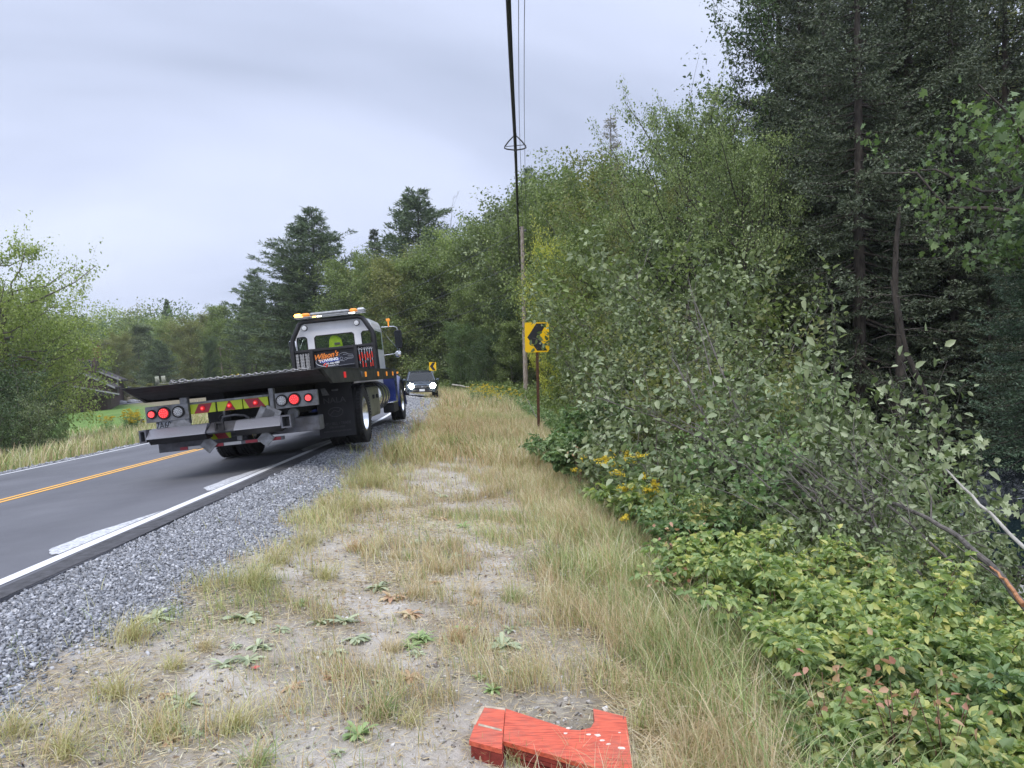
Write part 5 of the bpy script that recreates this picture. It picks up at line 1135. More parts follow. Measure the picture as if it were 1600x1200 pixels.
# lower under-ride bar with tape, grey end boxes
q_ = B(); q_.box(-.86, .60, -2.76, -2.72, .425, .475, .004); bar = part('underride_bar', q_, GREYS)
for x0, x1, mt in ((-.80, -.70, DRED), (-.69, -.49, WTAPE), (-.40, -.22, DRED), (-.21, .02, WTAPE), (.08, .24, DRED), (.25, .42, WTAPE), (.43, .56, DRED)):
    q_ = B(); q_.box(x0, x1, -2.765, -2.761, .43, .47); part('reflective_tape', q_, mt, bar)
q_ = B(); [q_.box(x - .03, x + .03, -2.75, -2.71, .48, .70) for x in (-.44, .0, .36)]; part('hanger', q_, GALV, bar)
for x0, x1, z0 in ((-1.12, -.50, .42), (.36, 1.08, .50)):
    q_ = B(); q_.box(x0, x1, -2.69, -2.42, z0, z0 + .20, .008); q_.box(x0 + .02, x1 - .02, -2.695, -2.691, z0 + .10, z0 + .106); q_.lathe([(0, .012), (.004, .012)], 'y', (x0 + .05, -2.696, z0 + .04), 8); part('tail_box', q_, GREYS)
# licence plate
q_ = B(); q_.box(-1.06, -.68, -2.8, -2.79, .735, .845); LP = part('licence_plate', q_, SPR); text('plate_number', '7A60 C98', .125, BLKM, LP, (-.87, -2.802, .79), sx=.75)
# axle, wheels
q_ = B(); q_.lathe([(-1.0, .09), (-.25, .10), (-.2, .21), (.2, .21), (.25, .10), (1.0, .09)], 'x', (0, 0, .52), 20); part('rear_axle', q_, BLKM, None, True)
def wheel(x, y, r_, w_, side, name='wheel', dual=False):
    root = B(); hw = w_ / 2
    root.lathe([(-hw * .8, r_ * .56), (-hw, r_ * .66), (-hw, r_ * .88), (-hw * .86, r_ * .975), (-hw * .45, r_), (-hw * .43, r_ * .975), (-hw * .36, r_ * .975), (-hw * .34, r_), (-hw * .05, r_), (-hw * .04, r_ * .975), (hw * .04, r_ * .975), (hw * .05, r_), (hw * .34, r_), (hw * .36, r_ * .975), (hw * .43, r_ * .975), (hw * .45, r_), (hw * .86, r_ * .975), (hw, r_ * .88), (hw, r_ * .66), (hw * .8, r_ * .56)], 'x', (x, y, r_), 56, False)
    for k_ in range(56):
        a = 2 * PI * k_ / 56; M_ = Matrix.Translation((x, y, r_)) @ Matrix.Rotation(a, 4, 'X')
        for s_ in (-1, 1): root.box(min(s_ * hw * .5, s_ * hw * 1.0), max(s_ * hw * .5, s_ * hw * 1.0), -r_ * .028, r_ * .028, r_ * .955, r_ * 1.004, 0, M_)
    W = part('wheel', root, RUB, None, True); q_ = B(); s_ = side
    q_.lathe([(s_ * hw * .86, r_ * .60), (s_ * hw * .9, r_ * .55), (s_ * hw * .55, r_ * .50), (s_ * hw * (-.2 if dual else .2), r_ * .46), (s_ * hw * (-.25 if dual else .3), r_ * .30), (s_ * hw * (.1 if dual else .7), r_ * .26), (s_ * hw * (.15 if dual else .9), r_ * .12), (s_ * hw * (.15 if dual else .9), .01)], 'x', (x, y, r_), 32, False); part('rim', q_, CHR, W, True)
    q_ = B(); [q_.lathe([(0, .017), (s_ * .03, .014)], 'x', (x + s_ * hw * (-.22 if dual else .32), y + math.cos(k_ * .628) * r_ * .38, r_ + math.sin(k_ * .628) * r_ * .38), 6) for k_ in range(10)]; part('lug_nut', q_, CHR, W)['kind'] = 'stuff'
for sg in (-1, 1):
    wheel(sg * 1.115, 0, .50, .27, sg, dual=True); wheel(sg * .79, 0, .50, .27, -sg, dual=True)
    wheel(sg * 1.03, 5.9, .50, .29, sg)
# mud flaps with faint print
for sg in (-1, 1):
    q_ = B(); x0, x1 = (-1.17, -.58) if sg < 0 else (.60, 1.19); z0 = .30 if sg < 0 else .20
    q_.box(x0, x1, -.78, -.768, z0, 1.12, .003); FLP = part('mud_flap', q_, FLAP); cx = (x0 + x1) / 2; zb = z0 + .10
    text('flap_lettering', 'BUY • SELL • TRADE', .062, GPR, FLP, (cx, -.783, zb + .12), sx=.86); text('flap_lettering', '508-523-4000', .045, GPR, FLP, (cx, -.783, zb + .06)); text('flap_lettering', 'www.nalaequipment.com', .048, GPR, FLP, (cx, -.783, zb), sx=.92)
    text('flap_lettering', 'NALA', .13, GPR, FLP, (cx, -.783, zb + .50), sx=1.1)
    q_ = B(); q_.tube([(cx + .12 * math.cos(a), -.782, zb + .31 + .075 * math.sin(a)) for a in np.linspace(0, 2 * PI, 20)[:-1]], .007, 4, closed=True); q_.tube([(cx - .10, -.782, zb + .26), (cx - .02, -.782, zb + .34), (cx + .05, -.782, zb + .31), (cx + .1, -.782, zb + .36)], .009, 4); part('flap_emblem', q_, GPR, FLP)
    q_ = B(); q_.prism([(cx - .20, 1.06), (cx - .13, 1.06), (cx - .07, .94), (cx - .18, .94)] if sg > 0 else [(cx - .04, .9), (cx + .04, .9), (cx + .04, .78), (cx - .04, .78)], 'y', -.80, -.79); q_.box(cx - .02, cx + .09, -.84, -.81, 1.0, 1.03, .01); part('hanger', q_, GALV)
    q_ = B(); q_.tube([(sg * .98, -.72, 1.0)] + [(sg * .98, .60 * -math.cos(a), .55 + .58 * math.sin(a)) for a in np.linspace(.6, PI - .3, 12)], .004, 4)
# toolboxes, fuel tanks, steps
for sg in (-1, 1):
    a_, b__ = sorted((sg * .75, sg * 1.16)); q_ = B(); q_.box(a_, b__, .95, 2.15, .42, 1.0, .02); tb = part('tool_box', q_, OLV, None)
    q_ = B(); a2, b2 = sorted((sg * 1.161, sg * 1.175)); q_.box(a2, b2, 1.0, 2.1, .47, .96, .006); tbd = part('box_door', q_, OLV, tb)
    q_ = B(); [q_.box(min(sg * 1.176, sg * 1.20), max(sg * 1.176, sg * 1.20), y - .07, y + .07, .76, .84, .01) for y in (1.35, 1.8)]; part('latch', q_, BLKM, tbd)
    q_ = B(); q_.lathe([(0, .02), (0, .24), (.03, .31), (1.27, .31), (1.30, .24), (1.30, .02)], 'y', (sg * .86, 2.45, .78), 36); ft = part('fuel_tank', q_, CHR, None, True)
    for y in (2.7, 3.1, 3.5):
        q_ = B(); q_.lathe([(0, .313), (0, .325), (.05, .325), (.05, .313)], 'y', (sg * .86, y, .78), 36, False); part('tank_strap', q_, GREYS, ft, True)
    q_ = B(); a2, b2 = sorted((sg * .95, sg * 1.20)); q_.box(a2, b2, 3.95, 4.75, .34, .55, .02); sb_ = part('cab_step', q_, BLKM); q_ = B(); q_.box(a2, b2, 3.94, 4.76, .553, .585, .008); part('tread_plate', q_, CHR, sb_)
    a2, b2 = sorted((sg * .45, sg * .80)); q_ = B(); q_.box(a2, b2, 2.25, 3.85, 1.0, 1.1); part('tank_bracket', q_, GREYS, ft)
# cab: walls with window openings
CAB = B(); y0, y1, yb = 4.0, 5.45, 4.04
def arc_roof(x):  # roof edge chamfer
    return 0
CAB.prism([(-.885, 1.0), (.885, 1.0), (.885, 1.88), (-.885, 1.88)], 'y', y0, yb)
CAB.prism([(-.885, 2.29), (.885, 2.29), (.86, 2.44), (.82, 2.53), (.70, 2.57), (-.70, 2.57), (-.82, 2.53), (-.86, 2.44)], 'y', y0, yb)
for x0, x1 in ((-.885, -.86), (-.62, -.46), (.46, .62), (.86, .885)): CAB.box(x0, x1, y0, yb, 1.88, 2.29)
for x0, x1 in ((-.84, -.78), (-.68, -.62), (-.46, -.40), (.40, .46), (.62, .68), (.80, .86)):      # rounded window corners
    s_ = 1 if x0 in (-.86, -.46, .62) else -1; xa = x0 if s_ > 0 else x1
    for zc, zs in ((1.88, 1), (2.29, -1)): CAB.prism([(xa, zc), (xa + s_ * .06, zc), (xa + s_ * .018, zc + zs * .018), (xa, zc + zs * .06)], 'y', y0 + .001, yb - .001)
rf = [(-.885, 2.36), (-.86, 2.47), (-.82, 2.56), (-.70, 2.60), (.70, 2.60), (.82, 2.56), (.86, 2.47), (.885, 2.36)]; ri = [(x * .96, z - .03) for x, z in rf]
CAB.prism(rf + ri[::-1], 'y', yb, y1)
for sg in (-1, 1):
    a2, b2 = sorted((sg * .885, sg * .89)); CAB.box(a2, b2, yb, y1, 1.0, 1.86); CAB.box(a2, b2, yb, 4.30, 1.86, 2.36); CAB.box(a2, b2, 5.30, y1, 1.86, 2.36); CAB.box(a2, b2, 4.30, 5.30, 2.30, 2.36)
CAB.box(-.89, .89, y1 - .05, y1, 1.0, 1.70); CABO = part('cab', CAB, WHT)
for x0, x1 in ((-.86, -.62), (-.46, .46), (.62, .86)): q_ = B(); q_.box(x0, x1, y0 + .014, y0 + .020, 1.88, 2.29); part('rear_window', q_, GLS, CABO)
for x0, x1 in ((-.86, -.62), (-.46, .46), (.62, .86)):
    q_ = B(); p_ = [(x0 + .05, y0 - .004, 1.89), (x1 - .05, y0 - .004, 1.89), (x1 - .01, y0 - .004, 1.885), (x1 - .01, y0 - .004, 2.24), (x1 - .05, y0 - .004, 2.28), (x0 + .05, y0 - .004, 2.28), (x0 + .01, y0 - .004, 2.24), (x0 + .01, y0 - .004, 1.885)]; q_.tube(p_, .012, 6, closed=True); part('window_seal', q_, RUB, CABO)
q_ = B(); q_.box(-.86, .86, y1 - .03, y1 - .02, 1.72, 2.36); part('windscreen', q_, GLS, CABO)
for sg in (-1, 1): a2, b2 = sorted((sg * .905, sg * .912)); q_ = B(); q_.box(a2, b2, 4.31, 5.29, 1.87, 2.29); part('side_window', q_, GLS, CABO)
for x in (-.42, .42): q_ = B(); q_.box(x - .24, x + .24, 4.45, 4.58, 1.2, 1.98, .05); q_.box(x - .25, x + .25, 4.45, 4.95, 1.1, 1.3, .05); part('seat', q_, BLKM, CABO, True)
q_ = B(); q_.box(-.85, .85, 5.1, 5.38, 1.3, 1.72, .04); part('dashboard', q_, BLKM, CABO)
q_ = B(); q_.tube([(-.42 + .2 * math.cos(a), 5.02 + .05 * math.sin(a), 1.75 + .18 * math.sin(a)) for a in np.linspace(0, 2 * PI, 20)[:-1]], .014, 6, closed=True); part('steering_wheel', q_, BLKM, CABO)
# hood with flared fenders
def loft(sections, mt, name, par=None):
    q_ = B(); q_.grid([[p for p in s_] for s_ in sections]); return part(name, q_, mt, par, True)
def sec(y, hw, zb, zt, fl): return [(-hw - fl, y, zb), (-hw - fl, y, zt - .42), (-hw, y, zt - .16), (-hw * .8, y, zt - .03), (0, y, zt), (hw * .8, y, zt - .03), (hw, y, zt - .16), (hw + fl, y, zt - .42), (hw + fl, y, zb)]
HD = loft([sec(5.455, .78, .75, 1.78, .15), sec(5.9, .74, .75, 1.74, .20), sec(6.5, .68, .8, 1.66, .2), sec(6.95, .60, .8, 1.56, .1), sec(7.02, .55, .82, 1.4, .06)], BLU, 'hood')
for sg in (-1, 1):
    rows = []
    for k_ in range(17):
        a = R(-12 + 204 * k_ / 16); yy = 5.9 - .66 * math.cos(a); zz_ = .56 + .62 * math.sin(a)
        rows.append([(sg * .62, yy, zz_ + .04), (sg * 1.10, yy, zz_ + .03), (sg * 1.185, yy, zz_ - .03), (sg * 1.19, yy + .02 * math.cos(a), zz_ - .10)])
    q_ = B(); q_.grid(rows); part('fender', q_, BLU, HD, True)
    a2, b2 = sorted((sg * .80, sg * 1.16)); q_ = B(); q_.prism([(4.80, .55), (5.22, .55), (5.26, 1.10), (5.42, 1.36), (4.80, 1.36)], 'x', a2, b2); part('fender_skirt', q_, BLU, HD)
    q_ = B(); q_.box(min(sg * 1.0, sg * 1.12), max(sg * 1.0, sg * 1.12), 5.95, 6.05, 1.24, 1.29, .01); part('marker_lamp', q_, AMB, HD)
q_ = B(); q_.box(-1.1, 1.1, 7.0, 7.15, .5, .85, .03); part('front_bumper', q_, CHR)
# mirrors and arms
for sg in (-1, 1):
    q_ = B(); q_.tube([(sg * .93, 5.2, 2.42), (sg * 1.22, 5.3, 2.42), (sg * 1.30, 5.3, 2.38), (sg * 1.31, 5.3, 1.74), (sg * .93, 5.2, 1.72)], .012, 8); q_.tube([(sg * .94, 5.0, 2.36), (sg * 1.28, 5.28, 1.84)], .010, 6); ma_ = part('mirror_arm', q_, CHR, None, True)
    a2, b2 = sorted((sg * 1.22, sg * 1.40)); q_ = B(); q_.box(a2, b2, 5.24, 5.34, 1.86, 2.32, .03); mh = part('mirror', q_, CHR if sg < 0 else BLKM, ma_, True); q_ = B(); q_.box(a2 + .015, b2 - .015, 5.232, 5.239, 1.88, 2.30); part('mirror_glass', q_, DGLS, mh)
    q_ = B(); q_.lathe([(-.05, .02), (-.04, .06), (0, .085), (.05, .07), (.07, .02)], 'y', (sg * 1.27, 5.30, 1.72), 18); part('spot_mirror', q_, CHR, ma_, True)
q_ = B(); q_.box(1.06, 1.15, 5.22, 5.3, 2.56, 2.62, .01); q_.box(1.09, 1.12, 5.24, 5.28, 2.43, 2.56); part('beacon', q_, AMB, TR)
# headache rack
HR = B(); yy = 3.86; fp = [(-.94, 1.36), (-.93, 2.16), (-.91, 2.24), (-.72, 2.58), (-.62, 2.62), (.62, 2.62), (.72, 2.58), (.91, 2.24), (.93, 2.16), (.94, 1.36)]
HR.tube([(x, yy, z) for x, z in fp], .055, 10); HR.box(-.9, .9, yy - .05, yy - .02, 1.34, 1.39); HR.box(-.93, .93, yy - .06, yy + .02, 1.92, 1.98, .006); HR.box(-.93, .93, yy + .021, yy + .04, 1.34, 1.98)
for x in (-.92, -.50, .50, .92): HR.box(x - .035, x + .035, yy - .14, yy + .02, 1.34, 1.98, .005)
HRO = part('headache_rack', HR, BLK, None, True)
q_ = B(); q_.box(-.455, .455, yy - .062, yy - .05, 1.525, 1.80, .003); SGN = part('name_sign', q_, SIGNB, HRO); ys_ = yy - .064
text('sign_lettering', "Wilson's", .165, ORG, SGN, (-.20, ys_, 1.795), (R(90), R(-6), 0), .45, .003, .98, .004)
text('sign_lettering', 'TOWING', .085, WPR, SGN, (-.14, ys_, 1.692), (R(90), R(-4), 0), 0, .003, 1.25, .004)
text('sign_lettering', '(207) 446-4288', .052, WPR, SGN, (-.08, ys_, 1.615), (R(90), R(-3), 0), .1, .003, 1.1, .002)
text('sign_lettering', 'WINDSOR, ME', .038, WPR, SGN, (-.06, ys_, 1.565), (R(90), R(-3), 0), 0, .003, 1.1)
q_ = B(); q_.tube([(-.16 + .27 * math.cos(a), ys_, 1.67 + .115 * math.sin(a)) for a in np.linspace(PI * .82, PI * 1.705, 16)], [.001 + .005 * math.sin(k_ / 15 * PI) for k_ in range(16)], 5); part('sign_swoosh', q_, WPR, SGN)
q_ = B(); q_.tube([(-.36 + .40 * u_, ys_, 1.685 + .05 * math.sin(u_ * 2.4)) for u_ in np.linspace(0, 1, 12)], [.001 + .006 * (1 - k_ / 11) for k_ in range(12)], 5); part('sign_swoosh', q_, ORG, SGN)
q_ = B(); q_.prism([(-.38, 1.705), (-.30, 1.635), (.10, 1.66), (.12, 1.725), (-.30, 1.685)], 'y', ys_ + .0005, ys_ + .0015); part('sign_field', q_, BPR, SGN)
q_ = B()   # sketch of a pickup and a tow truck
q_.tube([(.10, ys_, 1.745), (.12, ys_, 1.805), (.19, ys_, 1.83), (.27, ys_, 1.825), (.31, ys_, 1.785), (.41, ys_, 1.77), (.43, ys_, 1.725), (.42, ys_, 1.685), (.27, ys_, 1.68)], .0045, 4)
q_.tube([(.20, ys_, 1.785), (.29, ys_, 1.785)], .004, 4); q_.tube([(.30, ys_, 1.745), (.42, ys_, 1.735)], .004, 4); q_.tube([(.29, ys_, 1.71), (.42, ys_, 1.705)], .004, 4)
for cx, cz, rr in ((.155, 1.7, .032), (.255, 1.685, .028)): q_.tube([(cx + rr * math.cos(a), ys_, cz + rr * math.sin(a)) for a in np.linspace(0, 2 * PI, 14)[:-1]], .0045, 4, closed=True)
q_.tube([(.02, ys_, 1.645), (.10, ys_, 1.66), (.17, ys_, 1.65), (.22, ys_, 1.635)], .005, 4); q_.tube([(-.10, ys_, 1.54), (.44, ys_, 1.56)], .003, 4); part('sign_drawing', q_, SPR, SGN)
for x in (-.60, .585): q_ = B(); q_.lathe([(-.05, .05), (-.045, .066), (0, .07), (.04, .04)], 'y', (x, yy - .06, 2.47), 20); wl = part('work_lamp', q_, BLKM, HRO, True); q_ = B(); q_.lathe([(-.058, .01), (-.052, .055)], 'y', (x, yy - .06, 2.47), 20); part('lamp_lens', q_, CLR, wl, True)
# light bar
LB = B(); LB.box(-.80, .80, yy - .13, yy + .13, 2.70, 2.725, .005); LB.box(-.45, .45, yy - .12, yy + .12, 2.726, 2.80, .03); [LB.box(x - .03, x + .03, yy - .03, yy + .03, 2.66, 2.70) for x in (-.5, .5)]; LBO = part('light_bar', LB, mat('grey_light_bar', (.30, .31, .32), .35, var=.25, vs=8), None)
for x0, x1, mt in ((-.80, -.64, AMBL), (-.63, -.46, AMB), (.46, .62, AMB), (.63, .80, CLR)): q_ = B(); q_.box(x0, x1, yy - .125, yy + .125, 2.727, 2.805, .03); part('lamp_dome', q_, mt, LBO, True)
for x0, x1, mt in ((-.38, -.30, AMBL), (-.28, -.18, WLED), (.45, .58, WLED)): q_ = B(); q_.box(x0, x1, yy - .138, yy - .131, 2.69, 2.715); part('flash_lamp', q_, mt, LBO)
bpy.context.view_layer.update()
for o_ in TR.children:
    if not o_.name.startswith(('wheel.', 'rear_axle', 'mud_flap')) and o_.name != 'wheel': o_.location.z -= .045
TM = TR.matrix_world @ Matrix.Translation((0, 0, -.045))
def on_truck(name, label, cat, group=None, loc=(0, 0, 0)):
    r_ = bpy.data.objects.new(name, None); COL.objects.link(r_); r_.matrix_world = TM @ Matrix.Translation(loc); tag(r_, label, cat, group); return r_
# jacket hanging behind the seats
VEST = mat('lime_safety_cloth', (.70, .98, .05), .8, emit=(.4, .8, .02), es=.0, var=.2, vs=12)
r_ = on_truck('safety_jacket', 'lime high-visibility jacket hanging inside the rear cab window', 'jacket', loc=(.0, 4.10, 1.90))
rows = []
for k_ in range(9):
    u_ = k_ / 8; hw = .05 + .14 * u_ ** .7; cz = .36 - .36 * u_; rows.append([(hw * math.cos(a) - .02 + .02 * u_, .045 * math.sin(a) * (1 + .25 * math.sin(a * 5 + k_)), cz) for a in np.linspace(0, 2 * PI, 19)])
q_ = MB(); q_.grid(rows); q_.build('body', VEST, r_, True)
for sg in (-1, 1): q_ = MB(); q_.tube([(sg * .05 - .02, 0, .33), (sg * .11, 0, .26), (sg * .13, .0, .10)], [.03, .035, .03], 8); q_.build('sleeve', VEST, r_, True)
q_ = MB(); q_.box(-.02, .11, -.056, -.05, .14, .19); q_.build('grey_band', mat('dull_band', (.25, .2, .18), .7), r_)
# chains on the rack and along the tail, strap roll, tools
CH2 = mat('bright_chain_steel', (.62, .62, .62), .4, .4, var=.3, vs=30)
CH = mat('chain_steel', (.25, .25, .25), .5, .6, var=.4, vs=30)
def chain(mb__, pts, pitch=.035, r=.005):
    P = [Vector(p) for p in pts]; d_ = 0; Lk = []; i_ = 0
    for i_ in range(len(P) - 1):
        L_ = (P[i_ + 1] - P[i_]).length; n_k = max(1, int(L_ / pitch))
        for j_ in range(n_k): Lk.append((P[i_].lerp(P[i_ + 1], (j_ + .5) / n_k), (P[i_ + 1] - P[i_]).normalized()))
    for k_, (c_, t_) in enumerate(Lk):
        a = t_.cross(Vector((0, 0, 1)) if abs(t_.z) < .9 else Vector((1, 0, 0))).normalized(); b_ = t_.cross(a); s_ = a if k_ % 2 else b_
        mb__.tube([c_ + t_ * (pitch * .72 * math.cos(q_)) + s_ * (pitch * .34 * math.sin(q_)) for q_ in np.linspace(0, 2 * PI, 9)[:-1]], r, 4, closed=True)
for x, wd in ((-.83, .03), (-.72, .06), (-.60, .06)):
    r_ = on_truck('hanging_chain', {-.83: 'leftmost single chain hanging on the rack, left of the name sign', -.72: 'middle doubled chain hanging on the rack, left of the name sign', -.60: 'doubled chain on the rack nearest the name sign'}[x], 'chain', loc=(x, yy - .10, 1.42)); q_ = MB()
    chain(q_, [(-wd * .5, 0, .0), (-wd * .5, 0, .46)], .034, .006); chain(q_, [(wd * .5, 0, .0), (wd * .5, 0, .46)], .034, .006)
    if wd > .04: chain(q_, [(0, -.01, .02), (0, -.01, .44)], .034, .006)
    q_.build('chain_links', CH2, r_)
for k_, x in enumerate((.575, .635, .70, .755, .81, .86)):
    r_ = on_truck('chain_binder', 'steel chain binder with red handle hanging right of the name sign', 'chain binder', 'chain binders on the rack', loc=(x, yy - .10, 1.44)); lo = k_ % 2 * .05
    q_ = MB(); q_.tube([(0, 0, .10 + lo), (0, 0, .40)], .008, 6); q_.tube([(.018 * math.cos(a), 0, .43 + .024 * math.sin(a)) for a in np.linspace(0, 2 * PI, 11)[:-1]], .006, 5, closed=True); q_.build('shank', CHR, r_, True)
    q_ = MB(); q_.tube([(.012, -.01, .16 + lo), (.0, -.01, .30 + lo)], .015, 8); q_.build('handle', RHND, r_, True)
    q_ = MB(); q_.tube([(0, 0, .01), (.004, 0, .10 + lo)], .013, 8); q_.build('handle', RHND if k_ % 3 else BLKM, r_, True)
r_ = on_truck('tow_chain', 'loose steel chain lying along the tail edge of the truck bed', 'chain', loc=(0, -3.0, 1.33)); q_ = MB()
chain(q_, [(-.75, .05, .01), (-.5, .0, .012), (-.3, .08, .012), (0, .03, .012), (.25, .08, .012), (.5, .02, .012), (.8, .06, .012), (1.05, .03, .012)], .05, .009); chain(q_, [(-.78, .1, .01), (-.72, .06, .05), (-.66, .1, .01), (-.6, .03, .04), (-.5, .1, .012), (-.2, .14, .012)], .045, .009); q_.build('chain_links', CH, r_)
r_ = on_truck('strap_roll', 'two grey rolled straps standing at the left tail corner of the bed', 'strap roll', loc=(-.98, -2.86, 1.345)); mtl = mat('faded_strap', (.25, .26, .2), .9, var=.3, vs=30)
for dx_ in (0, .075): q_ = MB(); q_.lathe([(0, .02), (0, .055), (.05, .055), (.05, .02)], 'x', (dx_, 0, .055), 20); q_.build('roll', mtl, r_, True, rot=(0, 0, R(25)))
q_ = MB(); q_.box(.05, .5, -.02, .02, .0, .012); q_.build('strap_end', mtl, r_)
r_ = on_truck('yellow_strap', 'crumpled yellow strap lying behind the chain on the bed', 'strap', loc=(.05, -2.8, 1.332)); q_ = MB(); q_.grid([[(x, y, .02 + .025 * math.sin(x * 40) ** 2) for y in (-.03, .03)] for x in np.linspace(-.08, .08, 14)]); q_.build('webbing', mat('yellow_webbing', (.8, .6, .05), .8), r_)
r_ = on_truck('red_hook', 'small red hook lying on the right edge of the bed', 'hook', loc=(1.2, -2.45, 1.345)); q_ = MB(); q_.tube([(0, 0, .0), (.03, 0, .04), (.0, 0, .06), (-.03, .0, .03)], .012, 8); q_.build('hook_body', RHND, r_, True)
r_ = on_truck('wood_wedge', 'pale wooden wedge lying on the bed below the hanging chains', 'wedge', loc=(-.42, 3.2, 1.33)); q_ = MB(); q_.prism([(-.12, 0), (.12, 0), (-.02, .13)], 'y', -.1, .1); q_.build('wedge_block', mat('raw_wood', (.5, .45, .28), .8), r_)
# ------------------------------------------------------------------ cars
def car(name, label, x, y, z, rz, paint_, lights=True, s=1.0, tilt=(0, 0)):
    r_ = empty(name, (x, y, z), (tilt[0], tilt[1], rz), s); tag(r_, label, 'car')
    st = [(-2.30, .62, .35, .78), (-2.22, .82, .28, .84), (-1.75, .90, .26, .94), (-1.0, .985, .25, .93), (.0, 1.02, .25, .93), (1.2, 1.02, .25, .93), (1.9, 1.0, .27, .92), (2.25, .93, .3, .86), (2.32, .75, .4, .8)]
    rows = []
    for y_, zt, zb, hw in st: rows.append([(-hw * .9, y_, zb), (-hw, y_, zb + .15), (-hw, y_, zt - .18), (-hw * .93, y_, zt - .04), (-hw * .7, y_, zt), (0, y_, zt + .02), (hw * .7, y_, zt), (hw * .93, y_, zt - .04), (hw, y_, zt - .18), (hw, y_, zb + .15), (hw * .9, y_, zb)])
    q_ = MB(); q_.grid(rows); q_.add(rows[0], [tuple(range(11))]); q_.add(rows[-1], [tuple(range(11))]); body = q_.build('body', paint_, r_, True)
    gh = [(-1.15, .985, .80, .80), (-.35, 1.50, .66, .66), (.1, 1.58, .66, .64), (1.2, 1.57, .66, .63), (1.85, 1.40, .68, .64), (2.15, 1.02, .74, .74)]
    rf = MB(); rf.grid([[(-hw, y_, zt), (-hw * .8, y_, zt + .03), (0, y_, zt + .05), (hw * .8, y_, zt + .03), (hw, y_, zt)] for y_, zt, _, hw in gh[1:5]]); roof = rf.build('roof', paint_, body, True)
    gl = MB(); gl.add([(-.80, -1.15, .99), (.80, -1.15, .99), (.64, -.35, 1.5), (-.64, -.35, 1.5)], [(0, 1, 2, 3)]); gl.build('windscreen', DGLS, body)
    gl = MB(); gl.add([(-.74, 2.15, 1.02), (.74, 2.15, 1.02), (.64, 1.85, 1.4), (-.64, 1.85, 1.4)], [(3, 2, 1, 0)]); gl.build('rear_window', DGLS, body)
    for sg in (-1, 1):
        gl = MB(); gl.add([(sg * .84, -1.1, 1.0), (sg * .86, 2.0, 1.02), (sg * .66, 1.8, 1.4), (sg * .66, 1.2, 1.56), (sg * .67, .1, 1.57), (sg * .67, -.35, 1.5)], [(0, 1, 2, 3, 4, 5)]); gl.build('side_window', DGLS, body)
        p_ = MB(); p_.tube([(sg * .81, -1.15, 1.0), (sg * .655, -.35, 1.52)], .035, 6); p_.build('pillar', paint_, body, True); p_ = MB(); p_.tube([(sg * .86, .75, 1.0), (sg * .67, .72, 1.57)], .03, 6); p_.build('pillar', paint_, body, True)
        for y_ in (-1.4, 1.45): w_ = MB(); a_ = sg * .84; w_.lathe([(-.1, .22), (-.11, .33), (-.07, .345), (.07, .345), (.11, .33), (.1, .22)], 'x', (a_, y_, .345), 28); W = w_.build('wheel', RUB, r_, True); w_ = MB(); w_.lathe([(sg * .105, .22), (sg * .08, .2), (sg * .09, .05), (sg * .09, .005)], 'x', (a_, y_, .345), 20, False); w_.build('rim', CHR, W, True)
        h_ = MB(); h_.box(sg * .66 - .16, sg * .66 + .16, -2.30, -2.2, .66, .79, .03); HL = h_.build('headlight', mat('headlight_lens', (.6, .6, .6), .2) if lights else CLR, body, True)
        if lights:
            h_ = MB(); h_.lathe([(-.05, .02), (-.04, .12), (0, .15)], 'y', (sg * .62, -2.34, .72), 16); h_.build('bulb', HEAD, HL)
        h_ = MB(); h_.box(sg * .98 - .09, sg * .98 + .09, -1.0, -.86, .98, 1.12, .03); h_.build('wing_mirror', paint_, body, True)
    g = MB(); g.box(-.44, .44, -2.335, -2.28, .56, .74, .02); g.box(-.6, .6, -2.33, -2.27, .34, .46, .02); GR = g.build('grille', BLKM, body)
    g = MB(); g.box(-.42, .42, -2.345, -2.336, .64, .665); g.tube([(.07 * math.cos(a), -2.345, .65 + .035 * math.sin(a)) for a in np.linspace(0, 6.28, 14)[:-1]], .008, 5, closed=True); g.build('grille_trim', CHR, GR)
    g = MB(); g.box(-.155, .155, -2.352, -2.343, .40, .53); g.build('licence_plate', WPR, GR)
    return r_
HEAD = mat('lit_headlight', (1, 1, .9), .3, emit=(1, .97, .85), es=60)
CARP = mat('slate_blue_car_paint', (.06, .08, .11), .22, .4, coat=.8); CARD = mat('dark_teal_car_paint', (.015, .03, .035), .25, .4, coat=.7)
p = at(657.5, 600, 42); S_, T_ = road_st(p[0], p[1]); r_ = car('parked_suv', 'dark blue SUV with lit headlights parked on the gravel shoulder of the bend', p[0], p[1], gz(p[0], p[1]) + .02, R(9), CARP, True, .98)
p = at(1648, 750, 9.6); r_ = car('wrecked_car', 'dark teal car with a cracked windscreen half hidden in the woods', p[0], p[1], -1.34, R(-42), CARD, False, 1.0, (R(4), R(-6)))
bd = r_.children[0]; wsn = [c_ for c_ in bd.children if c_.name.startswith('windscreen')][0]
q_ = MB()
for k_ in range(26):
    a = rng.uniform(0, 6.28); L_ = rng.uniform(.15, .55); cx, cu = .25, .45; P = []
    for j_ in range(5): u_ = j_ / 4; xx = cx + math.cos(a + .15 * math.sin(j_ * 2)) * L_ * u_; vv = min(.97, max(.03, cu + math.sin(a) * L_ * u_ / .8)); hw = .80 - .16 * vv; xx = max(-hw, min(hw, xx)); P.append((xx, -1.15 + .8 * vv - .008, .99 + .51 * vv + .008))
    q_.tube(P, .002, 3)
q_.build('crack', mat('cracked_glass_edge', (.6, .65, .66), .4), wsn)['kind'] = 'stuff'

